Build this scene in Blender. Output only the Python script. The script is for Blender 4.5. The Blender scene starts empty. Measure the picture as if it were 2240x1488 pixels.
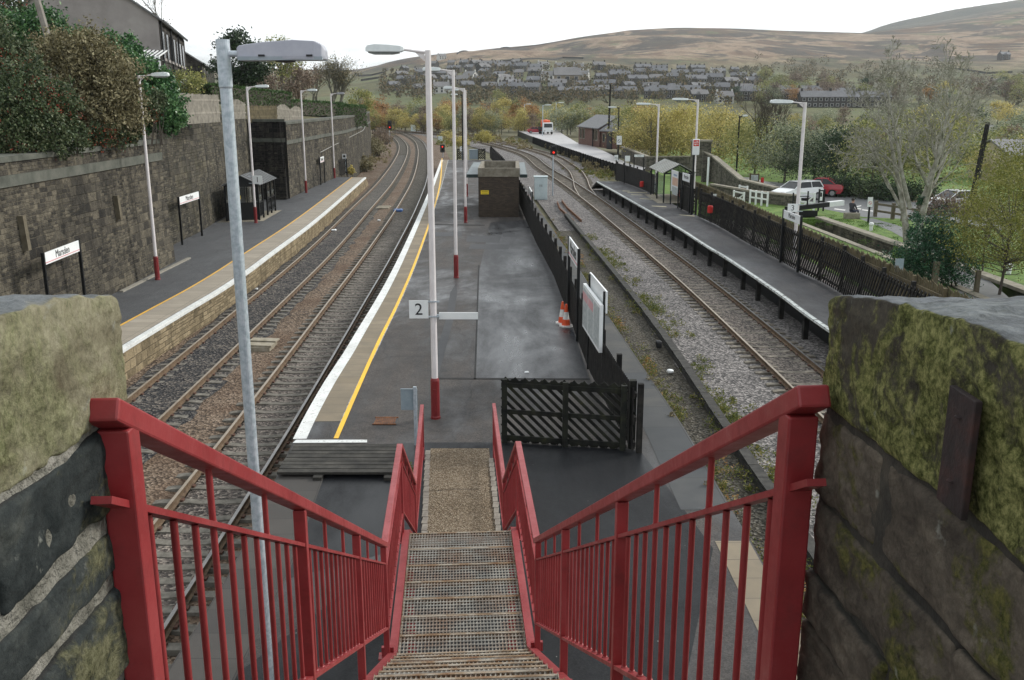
import bpy, math, random
import numpy as np
from mathutils import Vector, Matrix
R = math.radians
rnd = random.Random(7)
nrg = np.random.default_rng(7)
S = bpy.context.scene
COL = S.collection

# ------------------------------------------------------------------ camera
CAMZ, FPX, PIT = 8.05, 2050.0, math.atan(522 / 2050.0)
CC, SS = math.cos(PIT), math.sin(PIT)
cam_d = bpy.data.cameras.new('camera'); cam = bpy.data.objects.new('camera', cam_d); COL.objects.link(cam)
cam.location = (0, 0, CAMZ); cam.rotation_euler = (math.pi / 2 - PIT, 0, 0)
cam_d.sensor_width = 36; cam_d.lens = 36 * FPX / 2240; cam_d.clip_start = .05; cam_d.clip_end = 12000
S.camera = cam

def ray(px, py):
    x = (px - 1120) / FPX; y = (py - 744) / FPX
    return x, CC - y * SS, -(SS + y * CC)
def P(px, py, z=0.0):            # survey helper: the place on level z seen at a point of the photograph
    x, f, u = ray(px, py); t = (z - CAMZ) / u
    return Vector((x * t, f * t, z))
def PD(px, py, Y):               # the place at distance Y
    x, f, u = ray(px, py); t = Y / f
    return Vector((x * t, Y, CAMZ + u * t))

# ------------------------------------------------------------------ mesh builder
class MB:
    def __init__(s): s.v = []; s.f = []; s.m = []; s.uv = []
    def add(s, vs, fs, m=0, uvs=None):
        b = len(s.v); s.v.extend([tuple(q) for q in vs])
        for i, f in enumerate(fs):
            s.f.append(tuple(b + k for k in f)); s.m.append(m)
            s.uv.append(uvs[i] if uvs else None)
    def quad(s, a, b, c, d, m=0, uv=None): s.add([a, b, c, d], [(0, 1, 2, 3)], m, [uv] if uv else None)
    def box(s, x0, x1, y0, y1, z0, z1, m=0):
        s.hexa([(x0, y0, z0), (x1, y0, z0), (x1, y1, z0), (x0, y1, z0), (x0, y0, z1), (x1, y0, z1), (x1, y1, z1), (x0, y1, z1)], m)
    def hexa(s, v, m=0):
        s.add(v, [(3, 2, 1, 0), (4, 5, 6, 7), (0, 1, 5, 4), (1, 2, 6, 5), (2, 3, 7, 6), (3, 0, 4, 7)], m)
    def obox(s, c, sz, rz=0, m=0, rx=0, ry=0):
        M = Matrix.Translation(c) @ Matrix.Rotation(rz, 4, 'Z') @ Matrix.Rotation(rx, 4, 'X') @ Matrix.Rotation(ry, 4, 'Y')
        a, b, d = sz[0] / 2, sz[1] / 2, sz[2] / 2
        s.hexa([M @ Vector(q) for q in [(-a, -b, -d), (a, -b, -d), (a, b, -d), (-a, b, -d), (-a, -b, d), (a, -b, d), (a, b, d), (-a, b, d)]], m)
    def beam(s, p, q, w, h, m=0, up=(0, 0, 1)):     # w across, h along up
        p, q = Vector(p), Vector(q); d = (q - p).normalized(); up = Vector(up)
        r = d.cross(up)
        if r.length < 1e-4: r = d.cross(Vector((0, 1, 0)))
        r.normalize(); u = r.cross(d).normalized(); r *= w / 2; u *= h / 2
        s.hexa([p - r - u, p + r - u, q + r - u, q - r - u, p - r + u, p + r + u, q + r + u, q - r + u], m)
    def tube(s, pts, rad, n=8, m=0, cap=True):
        pts = [Vector(p) for p in pts]; k = len(pts)
        if not hasattr(rad, '__len__'): rad = [rad] * k
        vs = []
        pr = None
        for i, p in enumerate(pts):
            d = (pts[min(i + 1, k - 1)] - pts[max(i - 1, 0)]).normalized()
            if pr is None:
                a = Vector((1, 0, 0)) if abs(d.x) < .9 else Vector((0, 1, 0)); pr = d.cross(a).normalized()
            else:
                pr = (pr - d * pr.dot(d))
                pr = pr.normalized() if pr.length > 1e-6 else d.orthogonal().normalized()
            b = d.cross(pr)
            for j in range(n):
                t = 2 * math.pi * j / n
                vs.append(p + (pr * math.cos(t) + b * math.sin(t)) * rad[i])
        fs = [(i * n + j, i * n + (j + 1) % n, (i + 1) * n + (j + 1) % n, (i + 1) * n + j) for i in range(k - 1) for j in range(n)]
        if cap: fs += [tuple(reversed(range(n))), tuple((k - 1) * n + j for j in range(n))]
        s.add(vs, fs, m)
    def lathe(s, prof, c, n=16, m=0):
        c = Vector(c); vs = []; k = len(prof)
        for r, z in prof:
            for j in range(n):
                t = 2 * math.pi * j / n; vs.append((c.x + r * math.cos(t), c.y + r * math.sin(t), c.z + z))
        fs = [(i * n + j, i * n + (j + 1) % n, (i + 1) * n + (j + 1) % n, (i + 1) * n + j) for i in range(k - 1) for j in range(n)]
        fs += [tuple(reversed(range(n))), tuple((k - 1) * n + j for j in range(n))]
        s.add(vs, fs, m)
    def prism(s, poly, z0, z1, m=0, mtop=None):     # poly list of (x,y) counter-clockwise
        n = len(poly); vs = [(x, y, z0) for x, y in poly] + [(x, y, z1) for x, y in poly]
        s.add(vs, [tuple(reversed(range(n)))] + [(i, (i + 1) % n, n + (i + 1) % n, n + i) for i in range(n)], m)
        s.add(vs[n:], [tuple(range(n))], m if mtop is None else mtop)
    def extr(s, poly, d, m=0):                      # closed 3D polygon swept along d
        n = len(poly); d = Vector(d); a = [Vector(p) for p in poly]
        s.add(a + [p + d for p in a], [tuple(reversed(range(n))), tuple(range(n, 2 * n))] + [(i, (i + 1) % n, n + (i + 1) % n, n + i) for i in range(n)], m)
    def sweep(s, path, prof, m=0, mats=None, closed=True, uv=False):
        # prof: (lateral to the right, up); path: 3D points, lateral kept level
        k = len(path); n = len(prof); vs = []; L = 0; Ls = []
        path = [Vector(p) for p in path]
        for i, p in enumerate(path):
            d = path[min(i + 1, k - 1)] - path[max(i - 1, 0)]; d.z = 0; d.normalize(); r = Vector((d.y, -d.x, 0))
            if i: L += (p - path[i - 1]).length
            Ls.append(L)
            for a, b in prof: vs.append(p + r * a + Vector((0, 0, b)))
        nn = n if closed else n - 1
        cum = [0]
        for j in range(n): cum.append(cum[-1] + math.hypot(prof[(j + 1) % n][0] - prof[j][0], prof[(j + 1) % n][1] - prof[j][1]))
        for j in range(nn):
            j2 = (j + 1) % n
            fs = [(i * n + j, i * n + j2, (i + 1) * n + j2, (i + 1) * n + j) for i in range(k - 1)]
            uvs = [[(Ls[i], cum[j]), (Ls[i], cum[j + 1]), (Ls[i + 1], cum[j + 1]), (Ls[i + 1], cum[j])] for i in range(k - 1)] if uv else None
            s._sw(vs if j == 0 else None, fs, (mats[j] if mats else m), uvs)
        if closed: s._sw(None, [tuple(range(n)), tuple(reversed([(k - 1) * n + j for j in range(n)]))], m, None)
    def _sw(s, vs, fs, m, uvs):
        if vs is not None: s._b = len(s.v); s.v.extend([tuple(q) for q in vs])
        for i, f in enumerate(fs):
            s.f.append(tuple(s._b + q for q in f)); s.m.append(m); s.uv.append(uvs[i] if uvs else None)
    def wall(s, path, z0, z1, m=0, th=0):           # vertical sheet along a path with metric uv
        L = 0
        for a, b in zip(path[:-1], path[1:]):
            d = math.hypot(b[0] - a[0], b[1] - a[1])
            s.quad((a[0], a[1], z0), (b[0], b[1], z0), (b[0], b[1], z1), (a[0], a[1], z1), m, [(L, z0), (L + d, z0), (L + d, z1), (L, z1)]); L += d
    def build(s, name, mats, parent=None, smooth=False, bevel=0, loc=None):
        me = bpy.data.meshes.new(name)
        o = bpy.data.objects.new(name, me); COL.objects.link(o)
        off = Vector((0, 0, 0))
        if parent is not None: o.parent = parent; off = WL[parent]
        elif loc is not None: off = Vector(loc); o.location = off
        WL[o] = off.copy()
        ox, oy, oz = off
        me.from_pydata([(a - ox, b - oy, c - oz) for a, b, c in s.v], [], s.f)
        if not isinstance(mats, (list, tuple)): mats = [mats]
        for q in mats: me.materials.append(q)
        me.polygons.foreach_set('material_index', s.m)
        if smooth: me.polygons.foreach_set('use_smooth', [True] * len(s.f))
        if any(u is not None for u in s.uv):
            ul = me.uv_layers.new(name='UVMap'); flat = []
            for f, u in zip(s.f, s.uv):
                if u is None: u = [(0, 0)] * len(f)
                for q in u: flat += [q[0], q[1]]
            ul.data.foreach_set('uv', flat)
        me.update()
        if bevel:
            md = o.modifiers.new('bevel', 'BEVEL'); md.width = bevel; md.segments = 2; md.limit_method = 'ANGLE'
        return o
WL = {}     # where each object's own origin stands in the world

def tag(o, label=None, cat=None, group=None, kind=None):
    if label: o['label'] = label
    if cat: o['category'] = cat
    if group: o['group'] = group
    if kind: o['kind'] = kind
    return o
def thing(name, loc, label, cat, group=None):
    o = bpy.data.objects.new(name, None); COL.objects.link(o); o.location = loc; o.empty_display_size = .3
    WL[o] = Vector(loc)
    return tag(o, label, cat, group)
def copy_tree(o, loc=None, rz=None, sc=None, label=None, parent=None, group=None):
    c = o.copy(); COL.objects.link(c)
    if parent is not None: c.parent = parent
    if loc is not None: c.location = loc
    if rz is not None: c.rotation_euler = (0, 0, rz)
    if sc is not None: c.scale = sc if hasattr(sc, '__len__') else (sc, sc, sc)
    if label: c['label'] = label
    if group: c['group'] = group
    for ch in o.children: copy_tree(ch, parent=c)
    WL[c] = Vector(c.location)
    return c

def npmesh(name, V, F, mat, parent=None, off=(0, 0, 0)):      # big meshes of quads / tris from numpy arrays
    me = bpy.data.meshes.new(name); V = np.asarray(V, np.float32) - np.asarray(off, np.float32); F = np.asarray(F, np.int32)
    n, k = F.shape
    me.vertices.add(len(V)); me.vertices.foreach_set('co', V.ravel())
    me.loops.add(n * k); me.loops.foreach_set('vertex_index', F.ravel())
    me.polygons.add(n); me.polygons.foreach_set('loop_start', np.arange(0, n * k, k, dtype=np.int32))
    me.update(calc_edges=True); me.materials.append(mat)
    o = bpy.data.objects.new(name, me); COL.objects.link(o); WL[o] = Vector(off)
    if parent is not None: o.parent = parent
    else: o.location = off
    return o

# ------------------------------------------------------------------ node helper
class NT:
    def __init__(s, name):
        s.mat = bpy.data.materials.new(name); s.mat.use_nodes = True; s.t = s.mat.node_tree; s.t.nodes.clear()
        s.out = s.n('ShaderNodeOutputMaterial')
    def n(s, typ, ins=None, **kw):
        q = s.t.nodes.new(typ)
        for k, v in kw.items(): setattr(q, k, v)
        if ins:
            for k, v in ins.items(): s.set(q.inputs[k], v)
        return q
    def set(s, sock, v):
        if isinstance(v, bpy.types.NodeSocket): s.t.links.new(v, sock)
        elif isinstance(v, bpy.types.Node): s.t.links.new(v.outputs[0], sock)
        elif hasattr(v, '__len__') and len(v) == 3 and sock.type == 'RGBA': sock.default_value = (*v, 1)
        else: sock.default_value = v
    def pos(s): return s.n('ShaderNodeNewGeometry').outputs['Position']
    def obj(s): return s.n('ShaderNodeTexCoord').outputs['Object']
    def uv(s): return s.n('ShaderNodeTexCoord').outputs['UV']
    def mapv(s, v, sc=(1, 1, 1), loc=(0, 0, 0), rot=(0, 0, 0)):
        return s.n('ShaderNodeMapping', {'Vector': v, 'Scale': sc, 'Location': loc, 'Rotation': rot}).outputs[0]
    def noise(s, v, sc, det=5, rough=.6, dist=0): return s.n('ShaderNodeTexNoise', {'Vector': v, 'Scale': sc, 'Detail': det, 'Roughness': rough, 'Distortion': dist}).outputs['Fac']
    def vor(s, v, sc, out='Color', feat='F1', rnd_=1): return s.n('ShaderNodeTexVoronoi', {'Vector': v, 'Scale': sc, 'Randomness': rnd_}, feature=feat).outputs[out]
    def ramp(s, fac, stops):
        q = s.n('ShaderNodeValToRGB', {'Fac': fac}); e = q.color_ramp.elements
        while len(e) < len(stops): e.new(.5)
        for k, (p, c) in zip(e, stops):
            k.position = p; k.color = (*c, 1) if hasattr(c, '__len__') else (c, c, c, 1)
        return q.outputs[0]
    def mix(s, f, a, b, mode='MIX'):
        q = s.n('ShaderNodeMix', data_type='RGBA', blend_type=mode)
        s.set(q.inputs[0], f); s.set(q.inputs[6], a); s.set(q.inputs[7], b); return q.outputs[2]
    def math(s, op, a, b=0): return s.n('ShaderNodeMath', {0: a, 1: b}, operation=op).outputs[0]
    def bump(s, h, st=.4, d=.02, nrm=None):
        q = s.n('ShaderNodeBump', {'Height': h, 'Strength': st, 'Distance': d})
        if nrm: s.set(q.inputs['Normal'], nrm)
        return q.outputs[0]
    def fin(s, col, rough=.8, nrm=None, metal=0, spec=.4, **kw):
        b = s.n('ShaderNodeBsdfPrincipled', {'Base Color': col, 'Roughness': rough, 'Metallic': metal, 'Specular IOR Level': spec})
        if nrm: s.set(b.inputs['Normal'], nrm)
        for k, v in kw.items(): s.set(b.inputs[k], v)
        s.bsdf = b; s.set(s.out.inputs[0], b.outputs[0]); return s.mat

def M(name, cols, scale=4, rough=.75, bump=.15, bscale=40, coord='pos', metal=0, spec=.4, det=6, lo=.32, hi=.68, bd=.01):
    t = NT(name); v = t.pos() if coord == 'pos' else t.obj()
    n = len(cols); c = t.ramp(t.noise(v, scale, det, .65), [(lo + (hi - lo) * i / max(1, n - 1), k) for i, k in enumerate(cols)])
    nr = t.bump(t.noise(v, bscale, 4), bump, bd) if bump else None
    return t.fin(c, rough, nr, metal, spec)
def leafmat(name, cols, rough=.6, trans=.25):
    t = NT(name); g = t.n('ShaderNodeNewGeometry'); oi = t.n('ShaderNodeObjectInfo').outputs['Random']
    big = t.noise(t.obj(), .45, 3)
    f = t.math('ADD', t.math('MULTIPLY', g.outputs['Random Per Island'], .55), t.math('ADD', t.math('MULTIPLY', big, .5), t.math('MULTIPLY', oi, .16)))
    n = len(cols); c = t.ramp(f, [(.25 + .62 * i / (n - 1), k) for i, k in enumerate(cols)])
    t.fin(c, rough, None, 0, .3)
    if trans:
        tr = t.n('ShaderNodeBsdfTranslucent', {'Color': c}); mx = t.n('ShaderNodeMixShader', {0: trans, 1: t.bsdf.outputs[0], 2: tr.outputs[0]})
        t.set(t.out.inputs[0], mx.outputs[0])
    return t.mat

# ------------------------------------------------------------------ light and sky
SUN_EL, SUN_AZ = R(30), R(62)      # azimuth measured from +Y towards +X : bright sky to the right and ahead
S.view_settings.view_transform = 'Standard'; S.view_settings.look = 'None'; S.view_settings.exposure = .86; S.view_settings.gamma = 1
W = bpy.data.worlds.new('World'); S.world = W; W.use_nodes = True
wt = W.node_tree; wt.nodes.clear()
def wn(typ, **kw):
    q = wt.nodes.new(typ)
    for k, v in kw.items(): setattr(q, k, v)
    return q
sky = wn('ShaderNodeTexSky', sky_type='NISHITA', sun_disc=False, sun_elevation=SUN_EL, sun_rotation=SUN_AZ, air_density=1.2, dust_density=2.0)
tc = wn('ShaderNodeTexCoord'); mp = wn('ShaderNodeMapping'); mp.inputs['Scale'].default_value = (1, 1, 5.5)
nz = wn('ShaderNodeTexNoise'); nz.inputs['Scale'].default_value = 1.7; nz.inputs['Detail'].default_value = 6; nz.inputs['Roughness'].default_value = .55
rp = wn('ShaderNodeValToRGB'); rp.color_ramp.elements[0].position = .42; rp.color_ramp.elements[0].color = (.22,) * 3 + (1,); rp.color_ramp.elements[1].position = .6
mxn = wn('ShaderNodeMix', data_type='RGBA'); mxn.inputs[7].default_value = (13.0, 13.4, 13.6, 1)
bg = wn('ShaderNodeBackground'); bg.inputs[1].default_value = .074; wo = wn('ShaderNodeOutputWorld')
lk = wt.links.new
lk(tc.outputs['Generated'], mp.inputs[0]); lk(mp.outputs[0], nz.inputs['Vector']); lk(nz.outputs['Fac'], rp.inputs[0]); lk(rp.outputs[0], mxn.inputs[0])
mul = wn('ShaderNodeMix', data_type='RGBA', blend_type='MULTIPLY'); mul.inputs[0].default_value = 1; mul.inputs[7].default_value = (.2, .255, .268, 1); lk(sky.outputs[0], mul.inputs[6]); lk(mul.outputs[2], mxn.inputs[6]); lk(mxn.outputs[2], bg.inputs[0]); lk(bg.outputs[0], wo.inputs[0])
sl = bpy.data.lights.new('sun', 'SUN'); sl.energy = 1.8; sl.angle = R(12); sl.color = (1, .95, .88)
so = bpy.data.objects.new('sun', sl); COL.objects.link(so)
sd = Vector((math.sin(SUN_AZ) * math.cos(SUN_EL), math.cos(SUN_AZ) * math.cos(SUN_EL), math.sin(SUN_EL)))
so.rotation_euler = sd.to_track_quat('Z', 'Y').to_euler(); so.location = sd * 100

def spline(pts, ds=1.0):         # Catmull-Rom through (x,y[,z]) resampled
    p = np.array([tuple(q) + (0,) * (3 - len(q)) for q in pts], float); out = []
    q = np.vstack([2 * p[0] - p[1], p, 2 * p[-1] - p[-2]])
    for i in range(1, len(q) - 2):
        L = np.linalg.norm(q[i + 1] - q[i]); k = max(1, int(L / ds))
        for t in np.arange(k) / k:
            a, b, c, d = q[i - 1], q[i], q[i + 1], q[i + 2]
            out.append(.5 * (2 * b + (c - a) * t + (2 * a - 5 * b + 4 * c - d) * t * t + (3 * b - a - 3 * c + d) * t ** 3))
    out.append(p[-1]); return [Vector(o) for o in out]
def offs(path, d, z=None):        # shift a path sideways (right positive)
    o = []; k = len(path)
    for i, p in enumerate(path):
        t = path[min(i + 1, k - 1)] - path[max(i - 1, 0)]; t.z = 0; t.normalize()
        q = p + Vector((t.y, -t.x, 0)) * d
        if z is not None: q.z = z
        o.append(q)
    return o
def at_y(path, Y):
    return float(np.interp(Y, [p.y for p in path], [p.x for p in path]))
def ribbon(mb, a, b, m=0):        # sheet between two paths of equal length
    L = 0
    for i in range(len(a) - 1):
        d = (a[i + 1] - a[i]).length; w = (b[i] - a[i]).length
        mb.quad(a[i], b[i], b[i + 1], a[i + 1], m, [(L, 0), (L, w), (L + d, w), (L + d, 0)]); L += d
def textmesh(name, s, size, mat, loc, rot, parent, align='CENTER', ext=.003):
    c = bpy.data.curves.new(name, 'FONT'); c.body = s; c.size = size; c.align_x = align; c.align_y = 'CENTER'; c.extrude = ext
    o = bpy.data.objects.new(name, c); COL.objects.link(o); bpy.context.view_layer.update()
    me = bpy.data.meshes.new_from_object(o); bpy.data.objects.remove(o); bpy.data.curves.remove(c)
    o = bpy.data.objects.new(name, me); COL.objects.link(o); me.materials.clear(); me.materials.append(mat)
    o.parent = parent; o.location = Vector(loc) - WL[parent]; o.rotation_euler = rot; WL[o] = Vector(loc)
    return o
# ------------------------------------------------------------------ materials
def ballast_mat(name, cols, sc=15, stain=None):
    t = NT(name); v = t.pos(); c0 = t.n('ShaderNodeSeparateColor', {0: t.vor(v, sc)}).outputs[0]
    big = t.noise(v, .9, 4); f = t.math('ADD', t.math('MULTIPLY', c0, .75), t.math('MULTIPLY', big, .5))
    c = t.ramp(f, [(.2 + .75 * i / (len(cols) - 1), k) for i, k in enumerate(cols)])
    if stain:
        c = t.mix(t.ramp(t.noise(v, .35, 5, .6), [(.45, 0), (.62, .8)]), c, t.mix(.75, c, stain))
    d = t.vor(v, sc, 'Distance'); return t.fin(c, .85, t.bump(d, .9, .05), 0, .3)
m_bal = ballast_mat('brown_ballast', [(.03, .022, .017), (.085, .06, .042), (.155, .112, .078), (.25, .19, .14)], 15, (.1, .058, .034))
m_balo = ballast_mat('oily_ballast', [(.008, .009, .012), (.022, .022, .025), (.05, .048, .047), (.16, .14, .12)], 15)
m_balg = ballast_mat('grey_pink_ballast', [(.028, .028, .029), (.08, .076, .075), (.145, .135, .13), (.3, .28, .27)], 15)
m_bald = ballast_mat('dark_track_ballast', [(.018, .016, .015), (.06, .052, .047), (.12, .1, .088), (.24, .21, .18)], 16)
m_railside = M('rusty_rail', [(.055, .035, .022), (.13, .085, .05), (.17, .125, .08)], 6, .8, .1)
m_railtop = M('worn_lit_rail_head', [(.27, .22, .165), (.36, .31, .25)], 3, .42, 0, metal=.35)  # worn steel; the tan tone paints in light falling on the heads
m_railtop2 = M('dark_reflecting_rail_head', [(.10, .10, .10), (.22, .21, .2)], 2, .28, 0, metal=.7)  # darker copy of the rail head, its silver reflection put into the colour
m_slp = M('concrete_sleeper', [(.075, .07, .06), (.14, .13, .11), (.2, .185, .16)], 5, .9, .25)
m_slp3 = M('stained_sleeper', [(.07, .06, .05), (.15, .135, .11), (.3, .26, .21)], 3, .9, .25)
m_clip = M('rail_clip', [(.06, .03, .02), (.12, .06, .04)], 9, .8, 0)

def tarmac(name, a, b, wet, wetr=(.12, .55), lo=.44, hi=.6, spec=.4):
    t = NT(name); v = t.pos(); p = t.noise(t.mapv(v, (.55, .3, 1)), .6, 9, .68, .5); st = t.noise(t.mapv(v, (1.6, .28, 1)), 1.1, 8, .7, .3)
    fine = t.noise(v, 55, 4, .8); agg = t.vor(v, 46, 'Color'); ag = t.n('ShaderNodeSeparateColor', {0: agg}).outputs[0]
    c = t.mix(t.ramp(t.math('ADD', t.math('MULTIPLY', t.noise(v, .8, 8, .7), .5), t.math('MULTIPLY', st, .5)), [(.4, 0), (.6, 1)]), a, b)
    c = t.mix(.75, c, t.mix(1, c, t.ramp(t.math('ADD', t.math('MULTIPLY', fine, .5), t.math('MULTIPLY', ag, .5)), [(.25, .45), (.55, 1), (.8, 1.7)]), 'MULTIPLY'))
    cr = t.vor(t.mix(.12, t.mapv(v, (.33, .2, 1)), t.n('ShaderNodeTexNoise', {'Vector': v, 'Scale': 1.3, 'Detail': 5}).outputs['Color']), 1, 'Distance', 'DISTANCE_TO_EDGE'); c = t.mix(t.ramp(cr, [(.0, .55), (.006, 0)]), c, (.012, .012, .013))
    w = t.ramp(p, [(lo, 0), (hi, 1)]); c = t.mix(w, c, t.mix(.6, c, wet)); sp = t.vor(v, 2.6, 'Distance'); c = t.mix(t.ramp(sp, [(.012, .9), (.024, 0)]), c, (.5, .5, .46))
    r = t.mix(w, (wetr[1],) * 3, (wetr[0],) * 3); r = t.mix(.5, r, t.mix(1, r, t.ramp(st, [(.35, .7), (.65, 1.35)]), 'MULTIPLY'))
    return t.fin(c, r, t.bump(fine, t.mix(w, (.5,) * 3, (.1,) * 3), .008), 0, spec)
m_tar = tarmac('platform_tarmac', (.028, .027, .027), (.075, .066, .06), (.022, .025, .03), (.34, .75), .48, .66)
m_tarw = tarmac('wet_tarmac', (.026, .028, .032), (.052, .052, .054), (.019, .023, .03), (.27, .6), .4, .62)
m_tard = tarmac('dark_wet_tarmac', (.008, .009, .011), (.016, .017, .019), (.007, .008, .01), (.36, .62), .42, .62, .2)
m_tar1 = tarmac('side_platform_tarmac', (.062, .065, .07), (.085, .088, .092), (.06, .065, .07), (.45, .75), .5, .7)
m_deck = tarmac('timber_deck', (.04, .04, .045), (.07, .068, .068), (.03, .033, .04), (.35, .7), .42, .66)
m_patch = M('trench_patch', [(.02, .021, .025), (.035, .037, .04)], 3, .6, .2)
m_seam = M('tarmac_seam', [(.012, .012, .013), (.03, .03, .03)], 3, .9, 0)
m_road = M('road_asphalt', [(.11, .115, .12), (.16, .165, .17)], 1.5, .6, .1)
m_path = ballast_mat('gritty_concrete_path', [(.09, .065, .04), (.17, .125, .08), (.23, .175, .115), (.36, .3, .22)], 42)
m_gpath = M('pale_path', [(.3, .29, .29), (.42, .41, .42)], .8, .45, .1)
def slab_mat(name, cols, bl=.62, bw=.9):
    t = NT(name); u = t.uv(); b = t.n('ShaderNodeTexBrick', {'Vector': u, 'Color1': cols[0], 'Color2': cols[1], 'Mortar': cols[2], 'Scale': 1, 'Mortar Size': .008, 'Brick Width': bl, 'Row Height': bw, 'Bias': 0}, offset=0)
    c = t.mix(t.ramp(t.noise(t.pos(), 1.3, 5), [(.35, 0), (.7, .75)]), b.outputs[0], cols[3])
    return t.fin(c, .8, t.bump(t.noise(t.pos(), 45, 4), .2, .006), 0, .35)
m_slab1 = slab_mat('pale_paving_slabs', [(.29, .26, .21), (.36, .32, .26), (.1, .09, .08), (.25, .22, .18)])
m_slab2 = slab_mat('worn_paving_slabs', [(.2, .165, .115), (.27, .225, .16), (.06, .055, .05), (.15, .13, .1)])
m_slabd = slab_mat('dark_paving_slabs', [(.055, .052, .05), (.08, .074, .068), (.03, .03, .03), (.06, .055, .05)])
def paint(name, col, under, lo=.3, hi=.36, sc=9):
    t = NT(name); return t.fin(t.mix(t.ramp(t.noise(t.pos(), sc, 8, .75), [(lo, 0), (hi, 1)]), under, t.mix(t.ramp(t.noise(t.pos(), 1.7, 5), [(.4, 0), (.65, .25)]), col, under)), .6, None, 0, .4)
m_white = paint('worn_white_line', (.72, .74, .73), (.22, .22, .2), .36, .43, 14)
m_yel = paint('yellow_line', (.86, .5, .03), (.3, .24, .12), .27, .33)
m_yel1 = paint('orange_yellow_line', (.74, .42, .06), (.3, .24, .12), .3, .36)
m_greyl = paint('faded_line', (.42, .43, .42), (.1, .1, .1), .42, .54, 6)

def stone_mat(name, base, sc=1.0, dark=(.03, .029, .027), mort=(.26, .23, .185), tint=None, mw=.035, jumper=.5):
    t = NT(name); u = t.mapv(t.uv(), (sc, sc, 1)); wob = t.n('ShaderNodeTexNoise', {'Vector': u, 'Scale': 2.3, 'Detail': 5, 'Roughness': .65}).outputs['Color']
    u2 = t.mix(.11, u, wob)
    def br(w, h, off, sq, ms, f=3):
        return t.n('ShaderNodeTexBrick', {'Vector': u2, 'Color1': (0, 0, 0), 'Color2': (1, 1, 1), 'Mortar': (.5, .5, .5), 'Scale': 1, 'Mortar Size': ms, 'Brick Width': w, 'Row Height': h, 'Mortar Smooth': .8, 'Bias': 0}, offset=off, squash=sq, squash_frequency=f)
    A = br(.42, .19, .43, 1.5, mw * .5); B = br(.74, .38, .37, .7, mw * .6); C = br(.27, .1267, .5, 1.4, mw * .45, 2)
    cell = t.n('ShaderNodeTexVoronoi', {'Vector': t.mapv(u, (.62, 1.0, 1)), 'Scale': .9}).outputs['Color']; cs_ = t.n('ShaderNodeSeparateColor', {0: cell})
    pick = t.ramp(cs_.outputs[0], [(jumper, 0), (jumper + .02, 1)]); pick2 = t.ramp(cs_.outputs[1], [(.62, 0), (.64, 1)])
    val = t.mix(pick2, t.mix(pick, A.outputs[0], B.outputs[0]), C.outputs[0]); mf = t.mix(pick2, t.mix(pick, A.outputs['Fac'], B.outputs['Fac']), C.outputs['Fac'])
    n = t.noise(t.pos(), 6, 8, .75); n2 = t.noise(t.pos(), .55, 5); n3 = t.noise(t.pos(), 28, 5, .7); drip = t.noise(t.mapv(t.uv(), (1.1, .09, 1)), 1.6, 6, .65)
    k = t.math('ADD', t.math('MULTIPLY', val, .3), t.math('ADD', t.math('MULTIPLY', n, .56), t.math('MULTIPLY', n2, .42)))
    cs = [dark] + list(base); c = t.ramp(k, [(.38 + .46 * i / (len(cs) - 1), q) for i, q in enumerate(cs)])
    c = t.mix(t.math('MULTIPLY', mf, t.ramp(t.math('ADD', t.math('MULTIPLY', n2, .5), t.math('MULTIPLY', n, .5)), [(.4, .1), (.56, .95)])), c, mort)
    if tint: c = t.mix(t.ramp(t.noise(t.pos(), .8, 6, .7), [(.5, 0), (.7, .65)]), c, tint)
    c = t.mix(t.ramp(drip, [(.5, 0), (.68, .75)]), c, tuple(q * .6 for q in dark)); c = t.mix(.6, c, t.mix(1, c, t.ramp(n3, [(.3, .4), (.7, 1.5)]), 'MULTIPLY'))
    h = t.math('ADD', t.math('MULTIPLY', n, .8), t.math('SUBTRACT', t.math('MULTIPLY', val, .35), t.math('MULTIPLY', mf, 1.0)))
    return t.fin(c, .92, t.bump(h, 1.0, .07), 0, .2)
m_stA = stone_mat('coursed_gritstone', [(.034, .031, .027), (.062, .056, .046), (.1, .089, .069), (.17, .15, .112)], 1.25, (.018, .018, .017), (.27, .24, .18), mw=.036)
m_stB = stone_mat('buff_gritstone', [(.036, .034, .03), (.065, .06, .05), (.105, .095, .074), (.165, .147, .11)], 1.3, (.02, .02, .018), (.21, .185, .135), tint=(.075, .068, .04))
m_stD = stone_mat('dark_shaded_gritstone', [(.02, .019, .018), (.038, .035, .031), (.08, .07, .056)], 1.25, (.011, .011, .011), (.1, .09, .078))  # near-black tone puts the shade of the buttress end into the stone colour
m_stP = stone_mat('platform_face_stone', [(.2, .16, .1), (.3, .24, .15), (.38, .31, .2)], 1.3, (.1, .08, .05), (.24, .2, .14), mw=.03)
m_stG = stone_mat('grey_garden_stone', [(.09, .085, .07), (.15, .14, .115), (.22, .2, .17)], 1.4, (.04, .04, .035))
m_band = M('dark_band_stone', [(.05, .055, .045), (.09, .095, .08), (.13, .13, .11)], 1.5, .9, .2)
m_blk = M('black_paint', [(.005, .006, .007), (.012, .013, .014)], 4, .45, .05, spec=.3)
m_wood = M('tarred_timber', [(.008, .008, .0085), (.019, .018, .017), (.036, .034, .03)], 5, .75, .25, spec=.18)
m_woodg = M('mossy_black_timber', [(.006, .007, .007), (.014, .015, .013), (.025, .028, .018), (.06, .06, .018)], 5, .75, .25, lo=.3, hi=.82, spec=.2)
m_board = M('weathered_boards', [(.022, .021, .019), (.04, .038, .033), (.075, .07, .06)], 3, .85, .3)
m_brownf = M('brown_fence_timber', [(.06, .05, .028), (.11, .09, .05), (.16, .13, .075)], 3, .9, .3)
m_greyf = M('grey_fence_timber', [(.15, .14, .115), (.24, .22, .185), (.32, .3, .25)], 3, .9, .3)
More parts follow.
